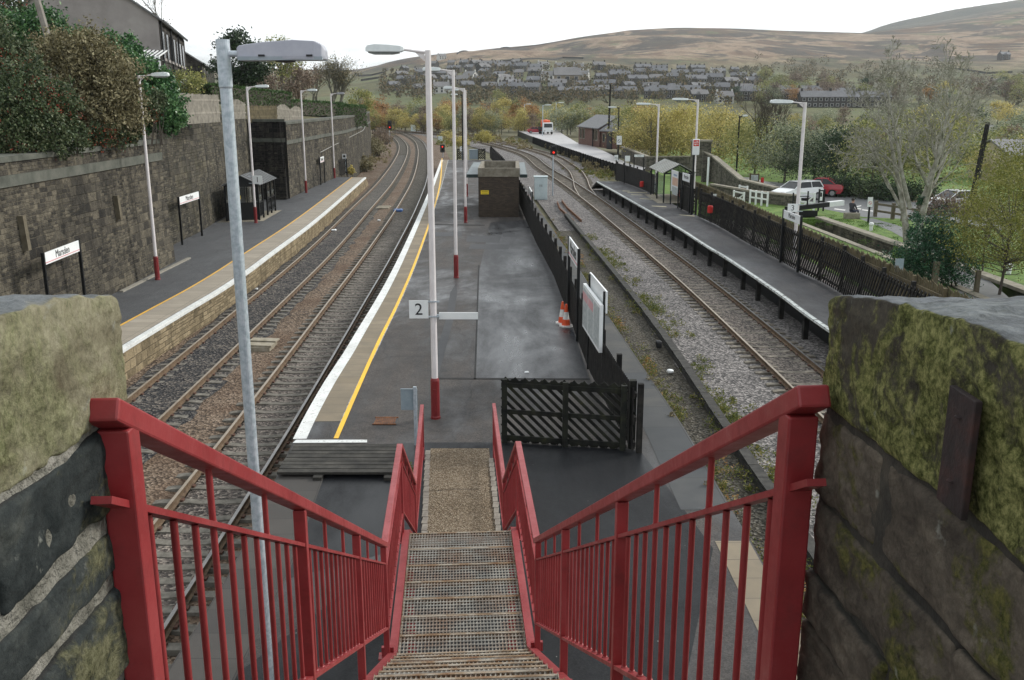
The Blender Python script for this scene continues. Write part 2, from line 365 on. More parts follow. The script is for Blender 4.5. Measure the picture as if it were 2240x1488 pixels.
m_post = M('old_post_timber', [(.09, .075, .05), (.16, .14, .1)], 3, .9, .3)
def redpaint():
    t = NT('red_railing_paint'); v = t.pos(); n1 = t.noise(v, 2.2, 6, .65); n2 = t.noise(v, 38, 6, .75); n3 = t.noise(v, 9, 7, .75)
    c = t.ramp(n1, [(.25, (.17, .018, .02)), (.45, (.245, .026, .029)), (.65, (.29, .044, .047))]); c = t.mix(t.ramp(n3, [(.52, 0), (.72, .45)]), c, (.1, .022, .02)); c = t.mix(t.ramp(n3, [(.3, .35), (.42, 0)]), c, (.32, .09, .09)); c = t.mix(t.ramp(n2, [(.73, 0), (.76, .85)]), c, (.05, .03, .025))
    return t.fin(c, t.ramp(n3, [(.3, .3), (.7, .55)]), t.bump(t.math('ADD', t.math('MULTIPLY', n2, .6), t.math('MULTIPLY', n1, .4)), .25, .004), 0, .45)
m_red = redpaint()
m_red_unused = M('red_railing_paint_plain', [(.16, .016, .019), (.215, .022, .026), (.245, .032, .035)], 2.2, .34, .2, 45, spec=.5, lo=.25, hi=.6)
m_redd = M('dark_red_paint', [(.17, .018, .02), (.22, .025, .028)], 4, .4, .05)
m_wpole = M('white_pole_paint', [(.66, .62, .62), (.78, .74, .74)], 3, .4, 0)
m_galv = M('galvanised_steel', [(.36, .42, .47), (.45, .51, .56), (.52, .57, .62)], 16, .45, .03, metal=.35, lo=.4, hi=.6)
m_lamp = M('lantern_grey', [(.3, .3, .33), (.36, .36, .39)], 6, .45, 0)
m_lampw = M('lantern_white', [(.62, .66, .67), (.72, .76, .76)], 6, .4, 0)
m_lens = M('lantern_bowl', [(.2, .22, .22), (.32, .34, .34)], 20, .15, 0)
m_wht = M('white_sign', [(.74, .77, .78), (.82, .84, .84)], 3, .4, 0)
m_bkl = M('sign_black', [(.012, .013, .016), (.02, .02, .022)], 3, .5, 0)
m_pink = M('sign_faded_red', [(.6, .3, .32), (.66, .38, .4)], 3, .5, 0)
m_redsig = M('sign_red', [(.55, .03, .02), (.62, .05, .03)], 3, .5, 0)
m_ylw = M('sign_yellow', [(.75, .55, .02), (.82, .62, .04)], 3, .5, 0)
m_blueback = M('grey_blue_sheet', [(.23, .29, .33), (.29, .35, .39)], 6, .45, 0)
m_cab = M('pale_cabinet_paint', [(.5, .6, .62), (.6, .68, .7)], 4, .5, .05)
m_slate = M('slate_roof', [(.1, .1, .105), (.15, .15, .155), (.2, .2, .2)], 4, .6, .2, coord='obj')
m_tin = M('shelter_roof_sheet', [(.06, .066, .07), (.1, .105, .11), (.14, .14, .14)], 2.5, .6, .05)
m_brick = None
def brick(name, c1, c2, mo, w=.23, h=.075, coord='uv', sc=1):
    t = NT(name); b = t.n('ShaderNodeTexBrick', {'Vector': t.uv() if coord == 'uv' else t.obj(), 'Color1': c1, 'Color2': c2, 'Mortar': mo, 'Scale': sc, 'Mortar Size': .008, 'Brick Width': w, 'Row Height': h})
    c = t.mix(t.ramp(t.noise(t.pos(), 1.2, 6, .7), [(.35, .25), (.7, 0)]), b.outputs[0], (.02, .02, .018))
    return t.fin(c, .9, t.bump(b.outputs['Fac'], -.4, .01), 0, .25)
m_brick = brick('dark_brick', (.055, .042, .033), (.1, .075, .055), (.04, .036, .032))
m_brickr = brick('station_brick', (.13, .07, .055), (.19, .1, .08), (.12, .1, .09), .5, .15)
m_render = M('grey_render', [(.23, .21, .2), (.3, .275, .265), (.36, .335, .32)], .5, .9, .2)
m_darkst = stone_mat('terrace_stone', [(.035, .033, .03), (.06, .055, .05), (.09, .082, .07)], 1, (.015, .015, .015), (.05, .048, .045))
m_glass = M('dark_glass', [(.012, .014, .017), (.025, .028, .032)], 2, .18, 0, spec=.35)
def clearglass():
    t = NT('clear_pane'); g = t.n('ShaderNodeBsdfGlossy', {'Color': (.8, .85, .85), 'Roughness': .06}); tr = t.n('ShaderNodeBsdfTransparent', {'Color': (.82, .84, .84)})
    mx = t.n('ShaderNodeMixShader', {0: .16, 1: tr.outputs[0], 2: g.outputs[0]}); t.set(t.out.inputs[0], mx.outputs[0]); return t.mat
m_pane = clearglass()
def emis(name, col, st):
    t = NT(name); e = t.n('ShaderNodeEmission', {'Color': col, 'Strength': st}); t.set(t.out.inputs[0], e.outputs[0]); return t.mat
m_redlamp = emis('lit_red_signal', (1, .05, .03), .7)
m_grass = M('mown_grass', [(.04, .085, .014), (.075, .145, .022), (.12, .2, .035), (.15, .17, .05)], 2.6, .9, .5, 25, bd=.04)
m_rough = M('rough_grass', [(.06, .07, .025), (.12, .11, .05), (.2, .17, .09), (.26, .22, .13)], .9, .95, .6, 14, bd=.08)
m_soil = M('dark_soil', [(.02, .018, .013), (.05, .043, .03)], 2, .95, .4)
m_water = M('canal_water', [(.012, .016, .012), (.02, .024, .018)], 2, .08, .05, 3)

# ------------------------------------------------------------------ ground and hills
ZP = .75          # platform top above the rails
RZ = .6           # land by the canal
def prof(px, tab): return float(np.interp(px, [a for a, b in tab], [b for a, b in tab]))
CREST = [(-900, 150), (500, 150), (780, 153), (850, 139), (930, 128), (1000, 116), (1080, 106), (1180, 97), (1280, 80), (1370, 66), (1480, 60), (1600, 62), (1700, 67), (1885, 72), (2050, 54), (2240, 30), (2800, -25), (4000, -60)]
MIDY = [(-900, 190), (500, 186), (780, 176), (850, 160), (1000, 148), (1180, 138), (1370, 148), (1500, 148), (1650, 150), (1800, 165), (2050, 178), (2240, 172), (2800, 160), (4000, 160)]
RIDGE = [(-900, 210), (1500, 160), (1780, 100), (1885, 75), (1920, 62), (1960, 52), (2010, 42), (2060, 30), (2100, 22), (2150, 10), (2180, 3), (2240, -8), (2500, -40), (4000, -60)]
HNOISE = nrg.uniform(0, 6.28, (14, 2)); HF = [(nrg.uniform(.004, .03), nrg.uniform(.003, .02)) for _ in range(14)]
def hill_z(x, y):
    px = 1120 + 2115 * x / max(y, 1)
    Ys = [330, 480, 1000, 1960, 2600, 3400, 4200, 7000]
    zc = PD(px, prof(px, CREST), 1960).z; zr = PD(px, prof(px, RIDGE), 3400).z
    zs = [-.4, PD(px, 236, 480).z, PD(px, prof(px, MIDY), 1000).z, zc, min(zc, zr) - 30 if px < 1885 else zc + .35 * (zr - zc), zr, zr - 60, zr - 220]
    z = float(np.interp(y, Ys, zs))
    if y > 500:
        a = min(1, (y - 500) / 500)
        if abs(y - 1960) > 60: z += a * sum(math.sin(x * f[0] + y * f[1] + p[0]) for f, p in zip(HF, HNOISE)) * (1.1 if y < 2500 else 2.5)
    return z
def grid_sheet(name, us, ys, zf, mat):
    V = np.array([(u * (130 + max(y, 0)), y, zf(u * (130 + max(y, 0)), y)) for y in ys for u in us]); n = len(us)
    F = np.array([(j * n + i, j * n + i + 1, (j + 1) * n + i + 1, (j + 1) * n + i) for j in range(len(ys) - 1) for i in range(n - 1)])
    o = npmesh(name, V, F, mat); o.data.polygons.foreach_set('use_smooth', [True] * len(F)); return o
us = np.linspace(-1.15, 1.15, 260)
tag(grid_sheet('ground', us, np.concatenate([np.linspace(-40, 320, 60), [330]]), lambda x, y: -.4, M('rough_ground', [(.05, .055, .025), (.1, .095, .05), (.16, .14, .08)], .25, .95, .4, 6)), kind='structure')
def hillmat():
    t = NT('moorland'); v = t.pos(); z = t.n('ShaderNodeSeparateXYZ', {0: v}).outputs[2]; y = t.n('ShaderNodeSeparateXYZ', {0: v}).outputs[1]
    st = t.mapv(v, (.0036, .003, .012)); n1 = t.noise(st, 1.5, 10, .66, 1.2); n2 = t.noise(t.mapv(v, (.0055, .0035, .02)), 2.4, 8, .68, .3); n3 = t.noise(t.mapv(v, (.05, .02, .05)), 1, 6, .7)
    tan = t.ramp(n3, [(.3, (.16, .115, .082)), (.5, (.255, .19, .135)), (.72, (.35, .275, .2))])
    dark = t.ramp(n3, [(.3, (.035, .034, .032)), (.7, (.095, .082, .068))])
    grn = t.ramp(n3, [(.3, (.085, .1, .052)), (.7, (.15, .165, .085))])
    scrub = t.ramp(n3, [(.3, (.05, .055, .035)), (.55, (.12, .11, .06)), (.8, (.19, .15, .08))])
    c = t.mix(t.ramp(n1, [(.48, 0), (.515, .95)]), tan, dark)
    c = t.mix(t.ramp(n2, [(.55, 0), (.64, .8)]), c, grn)
    n4 = t.noise(t.mapv(v, (.012, .006, .04)), 1.5, 9, .7, .6); c = t.mix(t.ramp(n4, [(.52, 0), (.57, .75)]), c, (.13, .085, .058)); c = t.mix(t.ramp(n4, [(.36, .75), (.43, 0)]), c, (.055, .05, .042))
    low = t.ramp(t.math('DIVIDE', z, 140), [(.2, 1), (.46, 0)]); c = t.mix(low, c, t.mix(t.ramp(n2, [(.42, 0), (.58, .9)]), grn, scrub))
    far = t.ramp(t.math('DIVIDE', y, 4000), [(.6, 0), (.7, 1)]); c = t.mix(far, c, t.ramp(n2, [(.3, (.07, .075, .065)), (.6, (.12, .11, .085)), (.8, (.17, .15, .11))]))
    return t.fin(c, .95, t.bump(n3, .5, 3), 0, .1)
m_hill = hillmat()
tag(grid_sheet('hillside', us, np.concatenate([np.linspace(330, 1000, 60), np.linspace(1030, 2080, 50), np.linspace(2120, 3600, 60), [3700, 3800]]), hill_z, m_hill), kind='structure')

# ------------------------------------------------------------------ tracks
T1 = spline([(-9.8, -25), (-9.85, 5), (-9.95, 20), (-10.2, 34), (-10.65, 51.5), (-11.65, 71.5), (-13.1, 98.4), (-15.85, 134.4), (-19.2, 169), (-23.4, 201), (-30, 240), (-39, 280), (-58, 335)], .65)
T2 = spline([(-6.2, -25), (-6.2, 5), (-6.32, 17.6), (-6.5, 25.9), (-6.84, 37.1), (-7.3, 51.5), (-8.32, 75), (-9.98, 103), (-12.8, 137), (-16, 170), (-19.7, 201), (-26, 240), (-34.5, 280), (-53, 338)], .65)
def mid(a, b, n): return [((P(*a[i]) + P(*b[i])) / 2).to_2d() for i in range(n)]
T3a = [(1691.5, 800), (1572.6, 693.5), (1498, 627), (1414, 550), (1367.7, 512), (1319.4, 475.8), (1263, 427.4), (1210.5, 389), (1150, 350.8)]
T3b = [(1700, 727.8), (1564.5, 615), (1472.6, 550), (1424, 512), (1369.8, 469.8), (1323.4, 437.5), (1263, 399.2), (1210.5, 369), (1150, 338.7)]
A3 = [P(*q) for q in T3a]; B3 = [P(*q) for q in T3b]
mx3 = lambda Y: .5 * (np.interp(Y, [p.y for p in A3], [p.x for p in A3]) + np.interp(Y, [p.y for p in B3], [p.x for p in B3]))
T3 = spline([(8.9, -25), (8.95, 5), (8.98, 20)] + [(mx3(Y), Y) for Y in (32, 42, 52, 64, 80, 100, 120)] + [(2.2, 150), (-3, 182), (-9.5, 212), (-18, 240), (-31, 270), (-50, 300)], .65)
T4 = spline([(at_y(T3, 83), 83), (at_y(T3, 92) + .7, 92), (at_y(T3, 104) + 2.1, 104), (at_y(T3, 120) + 3.5, 120), (at_y(T3, 150) + 3.7, 150), (at_y(T3, 185) + 3.7, 185), (-5.5, 214), (-14, 245), (-27, 277)], .65)
RP = [(-.035, 0), (.035, 0), (.035, -.035), (.009, -.05), (.009, -.125), (.065, -.145), (.065, -.152), (-.065, -.152), (-.065, -.145), (-.009, -.125), (-.009, -.05), (-.035, -.035)]
def slp_mesh(name, m):
    mb = MB(); w = .13
    for a, b, z0, z1 in [(-1.26, -1.24, -.17, -.165), (-1.24, -.42, -.165, -.155), (-.42, .42, -.158, -.185), (.42, 1.24, -.155, -.165)]: pass
    xs = [-1.26, -1.1, -.5, -.3, .3, .5, 1.1, 1.26]; zs = [-.185, -.165, -.155, -.18, -.18, -.155, -.165, -.185]
    for i in range(7):
        mb.hexa([(xs[i], -w, -.34), (xs[i + 1], -w, -.34), (xs[i + 1], w, -.34), (xs[i], w, -.34), (xs[i], -w * .8, zs[i]), (xs[i + 1], -w * .8, zs[i + 1]), (xs[i + 1], w * .8, zs[i + 1]), (xs[i], w * .8, zs[i])])
    for sx in (-.7525, .7525):
        for d in (-.1, .1): mb.box(sx + d - .03, sx + d + .03, -.06, .06, -.155, -.115, 1)
    o = mb.build(name, [m, m_clip]); me = o.data; bpy.data.objects.remove(o); return me
def track(path, label, ysl, mslp, mtopl, mtopr, seed, keep=95):
    t = thing('railway_track', (path[0].x, path[0].y, 0), label, 'railway track')
    for d, mt in ((-.7525, mtopl), (.7525, mtopr)):
        mb = MB(); mb.sweep(offs(path, d, 0)[::2], RP, 0, mats=[1] + [0] * 11); mb.build('rail', [m_railside, mt], t)
    me = slp_mesh('sleeper', mslp); r = random.Random(seed); k = 0; far = MB()
    for i in range(0, len(path) - 1):
        p = path[i]
        if not ysl[0] < p.y < ysl[1]: continue
        d = (path[i + 1] - p); a = math.atan2(d.y, d.x) - math.pi / 2 + r.uniform(-.012, .012)
        if k < keep:
            o = bpy.data.objects.new('sleeper', me); COL.objects.link(o); o.parent = t
            o.location = p - WL[t] + Vector((0, 0, -.004 + r.uniform(-.012, .006))); o.rotation_euler = (0, r.uniform(-.006, .006), a); k += 1
        else: far.obox((p.x, p.y, -.25), (2.5, .25, .18), a)
    if far.f: tag(far.build('distant_sleepers', mslp, t), kind='stuff')
    return t
track(T1, 'railway track beside the left platform, black oily ballast between its rails', (12, 300), m_slp, m_railtop, m_railtop, 1)
track(T2, 'railway track against the white island platform edge, grey sleepers exposed', (6, 300), m_slp, m_railtop, m_railtop2, 2)
track(T3, 'railway track beside the raised timber platform on the right', (16, 290), m_slp3, m_railtop, m_railtop2, 3)
track(T4, 'siding track joining the right-hand line at points below the goods path', (90, 270), m_slp3, m_railtop, m_railtop, 4)

def ballast_bed(name, path, lats, hts, mat, seed, y0=-30, y1=400):
    r = random.Random(seed); rows = [offs(path[::1], l) for l in lats]; n = len(lats); idx = [i for i, p in enumerate(path) if y0 <= p.y <= y1]
    V = []; 
    for i in idx:
        for j in range(n):
            q = rows[j][i]; V.append((q.x, q.y, hts[j] + r.uniform(-.025, .02)))
    F = [(a * n + j, a * n + j + 1, (a + 1) * n + j + 1, (a + 1) * n + j) for a in range(len(idx) - 1) for j in range(n - 1)]
    return tag(npmesh(name, V, F, mat), kind='structure')
TM = [(a + b) / 2 if False else Vector(((at_y(T1, a.y) + at_y(T2, a.y)) / 2, a.y, 0)) for a in T1 for b in (a,)]
L_ = np.arange(-5.6, 5.61, .4); H_ = [-.24 if abs(abs(l) - 1.8) < 1.35 else (-.2 if abs(l) < .6 else -.26) for l in L_]
ballast_bed('ballast', TM, L_, H_, m_bal, 11)
L_ = np.arange(-4.6, 2.81, .37); ballast_bed('ballast', T3, L_, [-.225 if abs(l) < 1.4 else -.2 + (-.08 if l < -3.6 else 0) for l in L_], m_balg, 12)
# dark trodden strips between the rails, a few millimetres proud of the bed
def strip(name, path, w, z, mat, y0, y1, seed, amp=.1):
    r = random.Random(seed); p = [q for q in path if y0 < q.y < y1]; a = offs(p, -w); b = offs(p, w); mb = MB()
    for q in a + b: q.x += r.uniform(-amp, amp); q.z = z + r.uniform(-.006, .006)
    ribbon(mb, a, b); return tag(mb.build(name, mat), kind='structure')
strip('oily_ballast', T1, .69, -.165, m_balo, 5, 150, 5, .02); strip('oily_ballast', T1, 1.35, -.2, m_balo, 5, 75, 6)
strip('dark_ballast', T2, .69, -.2, m_bald, 2, 200, 7, .02)
strip('dark_ballast', T3, .69, -.187, m_bald, 2, 170, 8, .02); strip('dark_ballast', T4, .69, -.19, m_bald, 84, 200, 9, .02)
L_ = np.arange(-2.2, 2.3, .55); ballast_bed('ballast', T4, L_, [-.25 + (-.06 if abs(l) > 1.6 else 0) for l in L_], m_balg, 13, 96)
from mathutils import noise as mn
# ------------------------------------------------------------------ platforms
def pl(pts, z=ZP): return [P(a, b, z) for a, b in pts]
def xs_of(pts, Ys): 
    pts = sorted(pts, key=lambda p: p.y); return [Vector((float(np.interp(Y, [p.y for p in pts], [p.x for p in pts])), Y, 0)) for Y in Ys]
def lift(path, z): return [Vector((p.x, p.y, z)) for p in path]
IE = spline([(-4.55, -8), (-4.6, 8)] + [p.to_2d() for p in pl([(500, 1256), (640, 968), (700, 855), (770, 745), (870, 570), (940, 415), (965, 350)])], 1.0)
IE = spline([p for p in IE][::3] + [IE[-1]], 1.0)
OEp = [Vector((4.2, -8, 0)), Vector((4.15, 8, 0))] + pl([(1640, 1180), (1580, 1080), (1500, 940), (1330, 690), (1250, 560), (1180, 460)]) + [Vector((1.35, 80, 0)), Vector((-.4, 100, 0)), Vector((-2.6, 120, 0)), Vector((-3.2, 132, 0))]
OE = xs_of(OEp, [p.y for p in IE])
Yend = IE[-1].y
mb = MB(); a = lift(IE, ZP); b = lift(OE, ZP); ribbon(mb, a, b, 0)
mb.wall(list(reversed([(p.x, p.y) for p in IE])), -.45, ZP, 1); mb.wall([(p.x, p.y) for p in OE], -.45, ZP, 1)
mb.quad((*IE[-1].xy, -.4), (*OE[-1].xy, -.4), b[-1], a[-1], 1)
isl = tag(mb.build('island_platform', [m_tar, m_stD]), kind='structure')
def sheet(name, path, d0, d1, z, mat, y0=-99, y1=999, parent=None, wob=0, seed=0):
    r = random.Random(seed); p = [q for q in path if y0 <= q.y <= y1]; A = offs(p, d0, z); B = offs(p, d1, z)
    if wob:
        for q in B: q.x += r.uniform(-wob, wob)
    mb = MB(); ribbon(mb, A, B); o = mb.build(name, mat, parent)
    if parent is None: tag(o, kind='structure')
    return o
yA = P(640, 968, ZP).y
sheet('paving_slabs', IE, .02, .92, ZP + .004, m_slab2, yA + 1.2, 200, isl)
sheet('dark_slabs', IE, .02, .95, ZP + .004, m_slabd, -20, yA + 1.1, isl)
m_slabo = slab_mat('stained_edge_slabs', [(.06, .065, .07), (.1, .095, .085), (.03, .03, .028), (.045, .05, .055)], 1.5, .9)
sheet('edge_slabs', OE, -.95, -.03, ZP + .005, m_slabo, 15.5, 62, isl); sheet('tan_edge_slabs', OE, -.62, -.03, ZP + .005, m_slab2, 4, 15.4, isl)
sheet('white_edge_line', IE, -.03, .27, ZP + .009, m_white, yA, 200, isl)
sheet('faded_line', IE, .88, .95, ZP + .008, m_greyl, yA, 200, isl)
YL = spline([p.to_2d() for p in pl([(735, 960), (785, 845), (830, 745), (872, 660), (912, 565), (945, 470), (963, 400), (967, 347)])], 1)
sheet('yellow_line', YL, -.055, .055, ZP + .012, m_yel, -99, 999, isl)
def patch(name, pts, mat, z=.004, parent=isl, zb=ZP):
    mb = MB(); v = [P(a, b, zb + z) for a, b in pts]; mb.add(v, [tuple(range(len(v)))]); o = mb.build(name, mat, parent)
    return o
patch('white_end_line', [(640, 969), (803, 968), (803, 962), (648, 962)], m_white, .014)
m_tarw_ = patch('wet_tarmac_area', [(1038, 830), (1290, 830), (1215, 610), (1163, 480), (1072, 488), (1047, 600)], m_tarw)
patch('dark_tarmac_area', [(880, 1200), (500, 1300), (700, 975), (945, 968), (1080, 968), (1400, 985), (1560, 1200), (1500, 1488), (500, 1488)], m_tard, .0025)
for q in ([(1022, 516), (1096, 517), (1092, 531), (1019, 529)], [(1030, 534), (1116, 535), (1112, 546), (1025, 545)], [(1098, 509), (1126, 509), (1128, 518), (1100, 518)], [(950, 508), (1010, 508), (1010, 517), (946, 517)],
          [(960, 820), (948, 790), (975, 700), (985, 640), (998, 620), (1000, 640), (992, 700), (965, 800)]): patch('trench_patch', q, m_patch, .0075)
for q in ([(1037, 830), (1041, 830), (1049, 580), (1046, 580)], [(955, 829), (1290, 831), (1290, 828), (955, 826)], [(950, 492), (1060, 494), (1060, 492), (950, 490)]): patch('tarmac_seam', q, m_seam, .009)
# gritty path to the foot of the stairs with sett edging
pt = [P(942, 981, ZP + .006), P(1070, 981, ZP + .006), P(1092, 1200, ZP + .006), P(930, 1200, ZP + .006)]
mb = MB(); mb.add(pt, [(3, 2, 1, 0)]); tag(mb.build('path', m_path), kind='structure')
for k, (u0, v0, u1, v1) in enumerate([(936, 988, 928, 1180), (1074, 1005, 1092, 1180)]):
    a, b = P(u0, v0, ZP), P(u1, v1, ZP); mb = MB(); n = 15; r = random.Random(k)
    for i in range(n):
        c = a.lerp(b, (i + .5) / n); mb.obox((c.x, c.y, ZP + .004), (.09 + r.uniform(0, .02), (a - b).length / n - .02, .06), r.uniform(-.05, .05))
    mb.build('sett_edging', M('sett', [(.16, .14, .12), (.3, .27, .23)], 7, .9, .2), isl)
mb = MB(); r = random.Random(4); a, b = P(930, 1073, ZP + .011), P(1050, 1069, ZP + .011); q = [a.lerp(b, i / 14) + Vector((0, r.uniform(-.03, .03), 0)) for i in range(15)]
ribbon(mb, q, [p + Vector((0, .012, 0)) for p in q]); mb.build('path_crack', m_seam, isl)

# platform 1 (left)
E1 = spline([(-11.9, -8), (-11.75, 12)] + [p.to_2d() for p in pl([(280, 755), (500, 622), (600, 550), (700, 475), (800, 388)])], 1.0)
E1 = spline(E1[::4] + [E1[-1]], 1.0)
W1 = [Vector((-16.6, -8, 0)), Vector((-16.6, 30, 0)), Vector((-17.6, 40, 0)), Vector((-20.5, 46, 0)), Vector((-20.5, 71, 0)), Vector((-18.2, 75, 0)), Vector((-18.2, 110, 0))]
B1 = xs_of(W1, [p.y for p in E1])
mb = MB(); a = lift(E1, ZP); b = lift(B1, ZP); ribbon(mb, b, a, 0); mb.wall([(p.x, p.y) for p in E1], -.4, ZP - .1, 1)
e = E1[-1]; f = B1[-1]; dd = (E1[-1] - E1[-4]).normalized() * 2.6
mb.hexa([(f.x, f.y, -.4), (e.x, e.y, -.4), (e.x + dd.x, e.y + dd.y, -.4), (f.x + dd.x, f.y + dd.y, -.4), (f.x, f.y, ZP), (e.x, e.y, ZP), (e.x + dd.x, e.y + dd.y, -.1), (f.x + dd.x, f.y + dd.y, -.1)], 1)
p1 = tag(mb.build('side_platform', [m_tar1, m_stP]), kind='structure')
mb = MB(); mb.sweep(lift(E1, ZP), [(-.15, .006), (.045, .006), (.05, -.03), (.05, -.12), (0, -.125), (-.15, -.05)]); mb.build('white_coping', m_white, p1)
sheet('paving_slabs', E1, -1.28, -.18, ZP + .004, m_slab1, parent=p1); sheet('yellow_line', E1, -1.38, -1.28, ZP + .008, m_yel1, parent=p1)

# ------------------------------------------------------------------ retaining walls on the left
def rwall(name, path, z0, z1, mat, label, batter=.06, th=.9, band=None, coping=.18, para=None):
    t = thing(name, (path[0][0], path[0][1], z0), label, 'wall'); n = len(path); pa = [Vector((*p, 0)) for p in path]
    mb = MB(); h = (z1 - z0); L = 0
    for i in range(n - 1):
        a, b = pa[i], pa[i + 1]; d = (b - a).length; r = Vector(((b - a).y, -(b - a).x, 0)).normalized()
        at, bt = a - r * batter * h, b - r * batter * h; ab, bb = a - r * (batter * h + th), b - r * (batter * h + th)
        V = lambda p, z: (p.x, p.y, z)
        mb.quad(V(a, z0), V(b, z0), V(bt, z1), V(at, z1), 0, [(L, z0), (L + d, z0), (L + d, z1), (L, z1)])
        mb.quad(V(bb, z0), V(ab, z0), V(ab, z1), V(bb, z1), 0); mb.quad(V(at, z1), V(bt, z1), V(bb, z1), V(ab, z1), 0)
        if i == 0: mb.quad(V(ab, z0), V(a, z0), V(at, z1), V(ab, z1), 0, [(0, z0), (th + .4, z0), (th + .1, z1), (0, z1)])
        if i == n - 2: mb.quad(V(b, z0), V(bb, z0), V(bb, z1), V(bt, z1), 0, [(0, z0), (th + .4, z0), (th + .4, z1), (.4, z1)])
        L += d
    mb.build('masonry', mat, t)
    r0 = [Vector((*p, 0)) for p in path]
    def course(nm, za, zb, proud, m):
        mb = MB(); c = [p for p in offs([Vector((*p, za)) for p in path], 0)]
        off = batter * (za - z0); mb.sweep(c, [(-off + proud, 0), (-off + proud, zb - za), (-off - th - .05, zb - za), (-off - th - .05, 0)]); mb.build(nm, m, t)
    if band: course('string_course', band[0], band[1], .07, m_band)
    if coping: course('coping', z1 + .003, z1 + coping, .06, m_band if band else mat)
    return t
cA = P(385, 572, ZP); bA = P(255, 640, ZP)
rwall('retaining_wall', [(bA.x + .2, -6), (bA.x + .05, 20), (bA.x, bA.y), (cA.x, cA.y)], .3, 6.2, m_stA, 'nearest tall stone retaining wall behind the side platform name board', .05, 1.2, (5.45, 5.8))
B_ = [P(380, 538, ZP), P(441, 506, ZP), P(484, 482, ZP)]
rwall('retaining_wall', [(cA.x - .9, cA.y - .8), (B_[0].x - .1, B_[0].y), (B_[1].x, B_[1].y), (B_[2].x - .15, B_[2].y), (-19.6, 71.9)], .3, 7.0, m_stB, 'buff stone retaining wall set back behind the waiting shelter', .04, 1)
cC = P(627, 437, ZP); dD = P(765, 375, ZP)
rwall('retaining_wall', [(-21.5, cC.y + .9), (-20.5, cC.y + .3), (cC.x, cC.y), (cC.x + .06, cC.y + .4)], .3, 6.55, m_stD, 'stone buttress end facing the waiting shelter, its shade painted near black', .035, .6, (5.05, 5.35), .2)
rwall('retaining_wall', [(cC.x, cC.y + .42), (dD.x, dD.y), (-19.1, 125), (-22.2, 152)], -.4, 6.3, m_stA, 'long dark retaining wall curving away past the end of the side platform', .04, 1.2, (4.8, 5.1), .2)
pth = [P(255, 640, ZP), P(398, 566, ZP)]
mb = MB(); mb.beam(pth[0] + Vector((.18, 0, .03)), pth[1] + Vector((.35, 0, .03)), .16, .07); mb.build('kerb_stone', M('kerb', [(.2, .19, .16), (.3, .28, .24)], 5, .9, .2), p1)
for (u0, v0, u1, v1) in ((30, 472, 48, 548), (233, 428, 245, 480)):       # rotten timber posts let into the wall
    x = bA.x - .05 if u0 > 100 else bA.x; a = PD(u0, v0, 30 if u0 < 100 else 37.5); b = PD(u1, v1, 30 if u0 < 100 else 37.5)
    Xw = lambda z, y: float(np.interp(y, [20, bA.y, cA.y], [bA.x + .05, bA.x, cA.x])) - .05 * (z - .3) + .08
    mb = MB(); mb.beam((Xw(b.z, b.y), b.y, b.z), (Xw(a.z, a.y), a.y, a.z), .2, .22); tag(mb.build('timber_post', m_post), 'old rotten timber post let into the wall above the ' + ('platform name board' if u0 < 100 else 'nearest white lamp post base'), 'post', 'old timber posts in the retaining wall')
m_cslab0 = M('pale_pipe', [(.3, .3, .28), (.4, .4, .38)], 3, .7, 0)
mb = MB(); mb.tube([(-17.1 - .045 * 4, 86, 3.6), (-18.3, 118, 4.6), (-19.5, 128, 4.9)], .028, 6); tag(mb.build('pipe', m_cslab0), 'thin pale pipe running along the far retaining wall', 'pipe')

# embankment behind the walls and beyond them
Ys = [-10, 10, 30, 42.5, 45, 60, 71, 74, 100, 125, 151, 155, 175, 205, 240, 290]
X0 = [-17, -17, -17, -17.4, -18.8, -19.2, -20.8, -18.6, -18.9, -20.4, -23.4, -21.8, -23.2, -28, -34, -52]
Z0 = [5.9, 5.9, 5.9, 6, 6.5, 6.7, 6.7, 6.2, 6.1, 6, 5.6, -.35, -.35, -.35, -.35, -.35]
V = []; LAT = [0, 1.5, 5, 10, 18, 30, 80]
for Y, x, z in zip(Ys, X0, Z0):
    for l in LAT:
        up = l * .2 if z > 1 else min(7.5, l * .75)
        if z > 1: up = np.interp(l, [0, 1.5, 5, 10, 18, 30, 80], [0, .5, 1.6, 2.6, 3.2, 3.6, 5]) * (1 if Y < 60 else .45)
        V.append((x - l, Y, z + up + rnd.uniform(-.1, .1)))
n = len(LAT); F = [(j * n + i + 1, j * n + i, (j + 1) * n + i, (j + 1) * n + i + 1) for j in range(len(Ys) - 1) for i in range(n - 1)]
tag(npmesh('embankment', V, F, M('bank_soil_grass', [(.04, .045, .018), (.1, .095, .045), (.17, .15, .08)], .8, .95, .5, 9)), kind='structure')

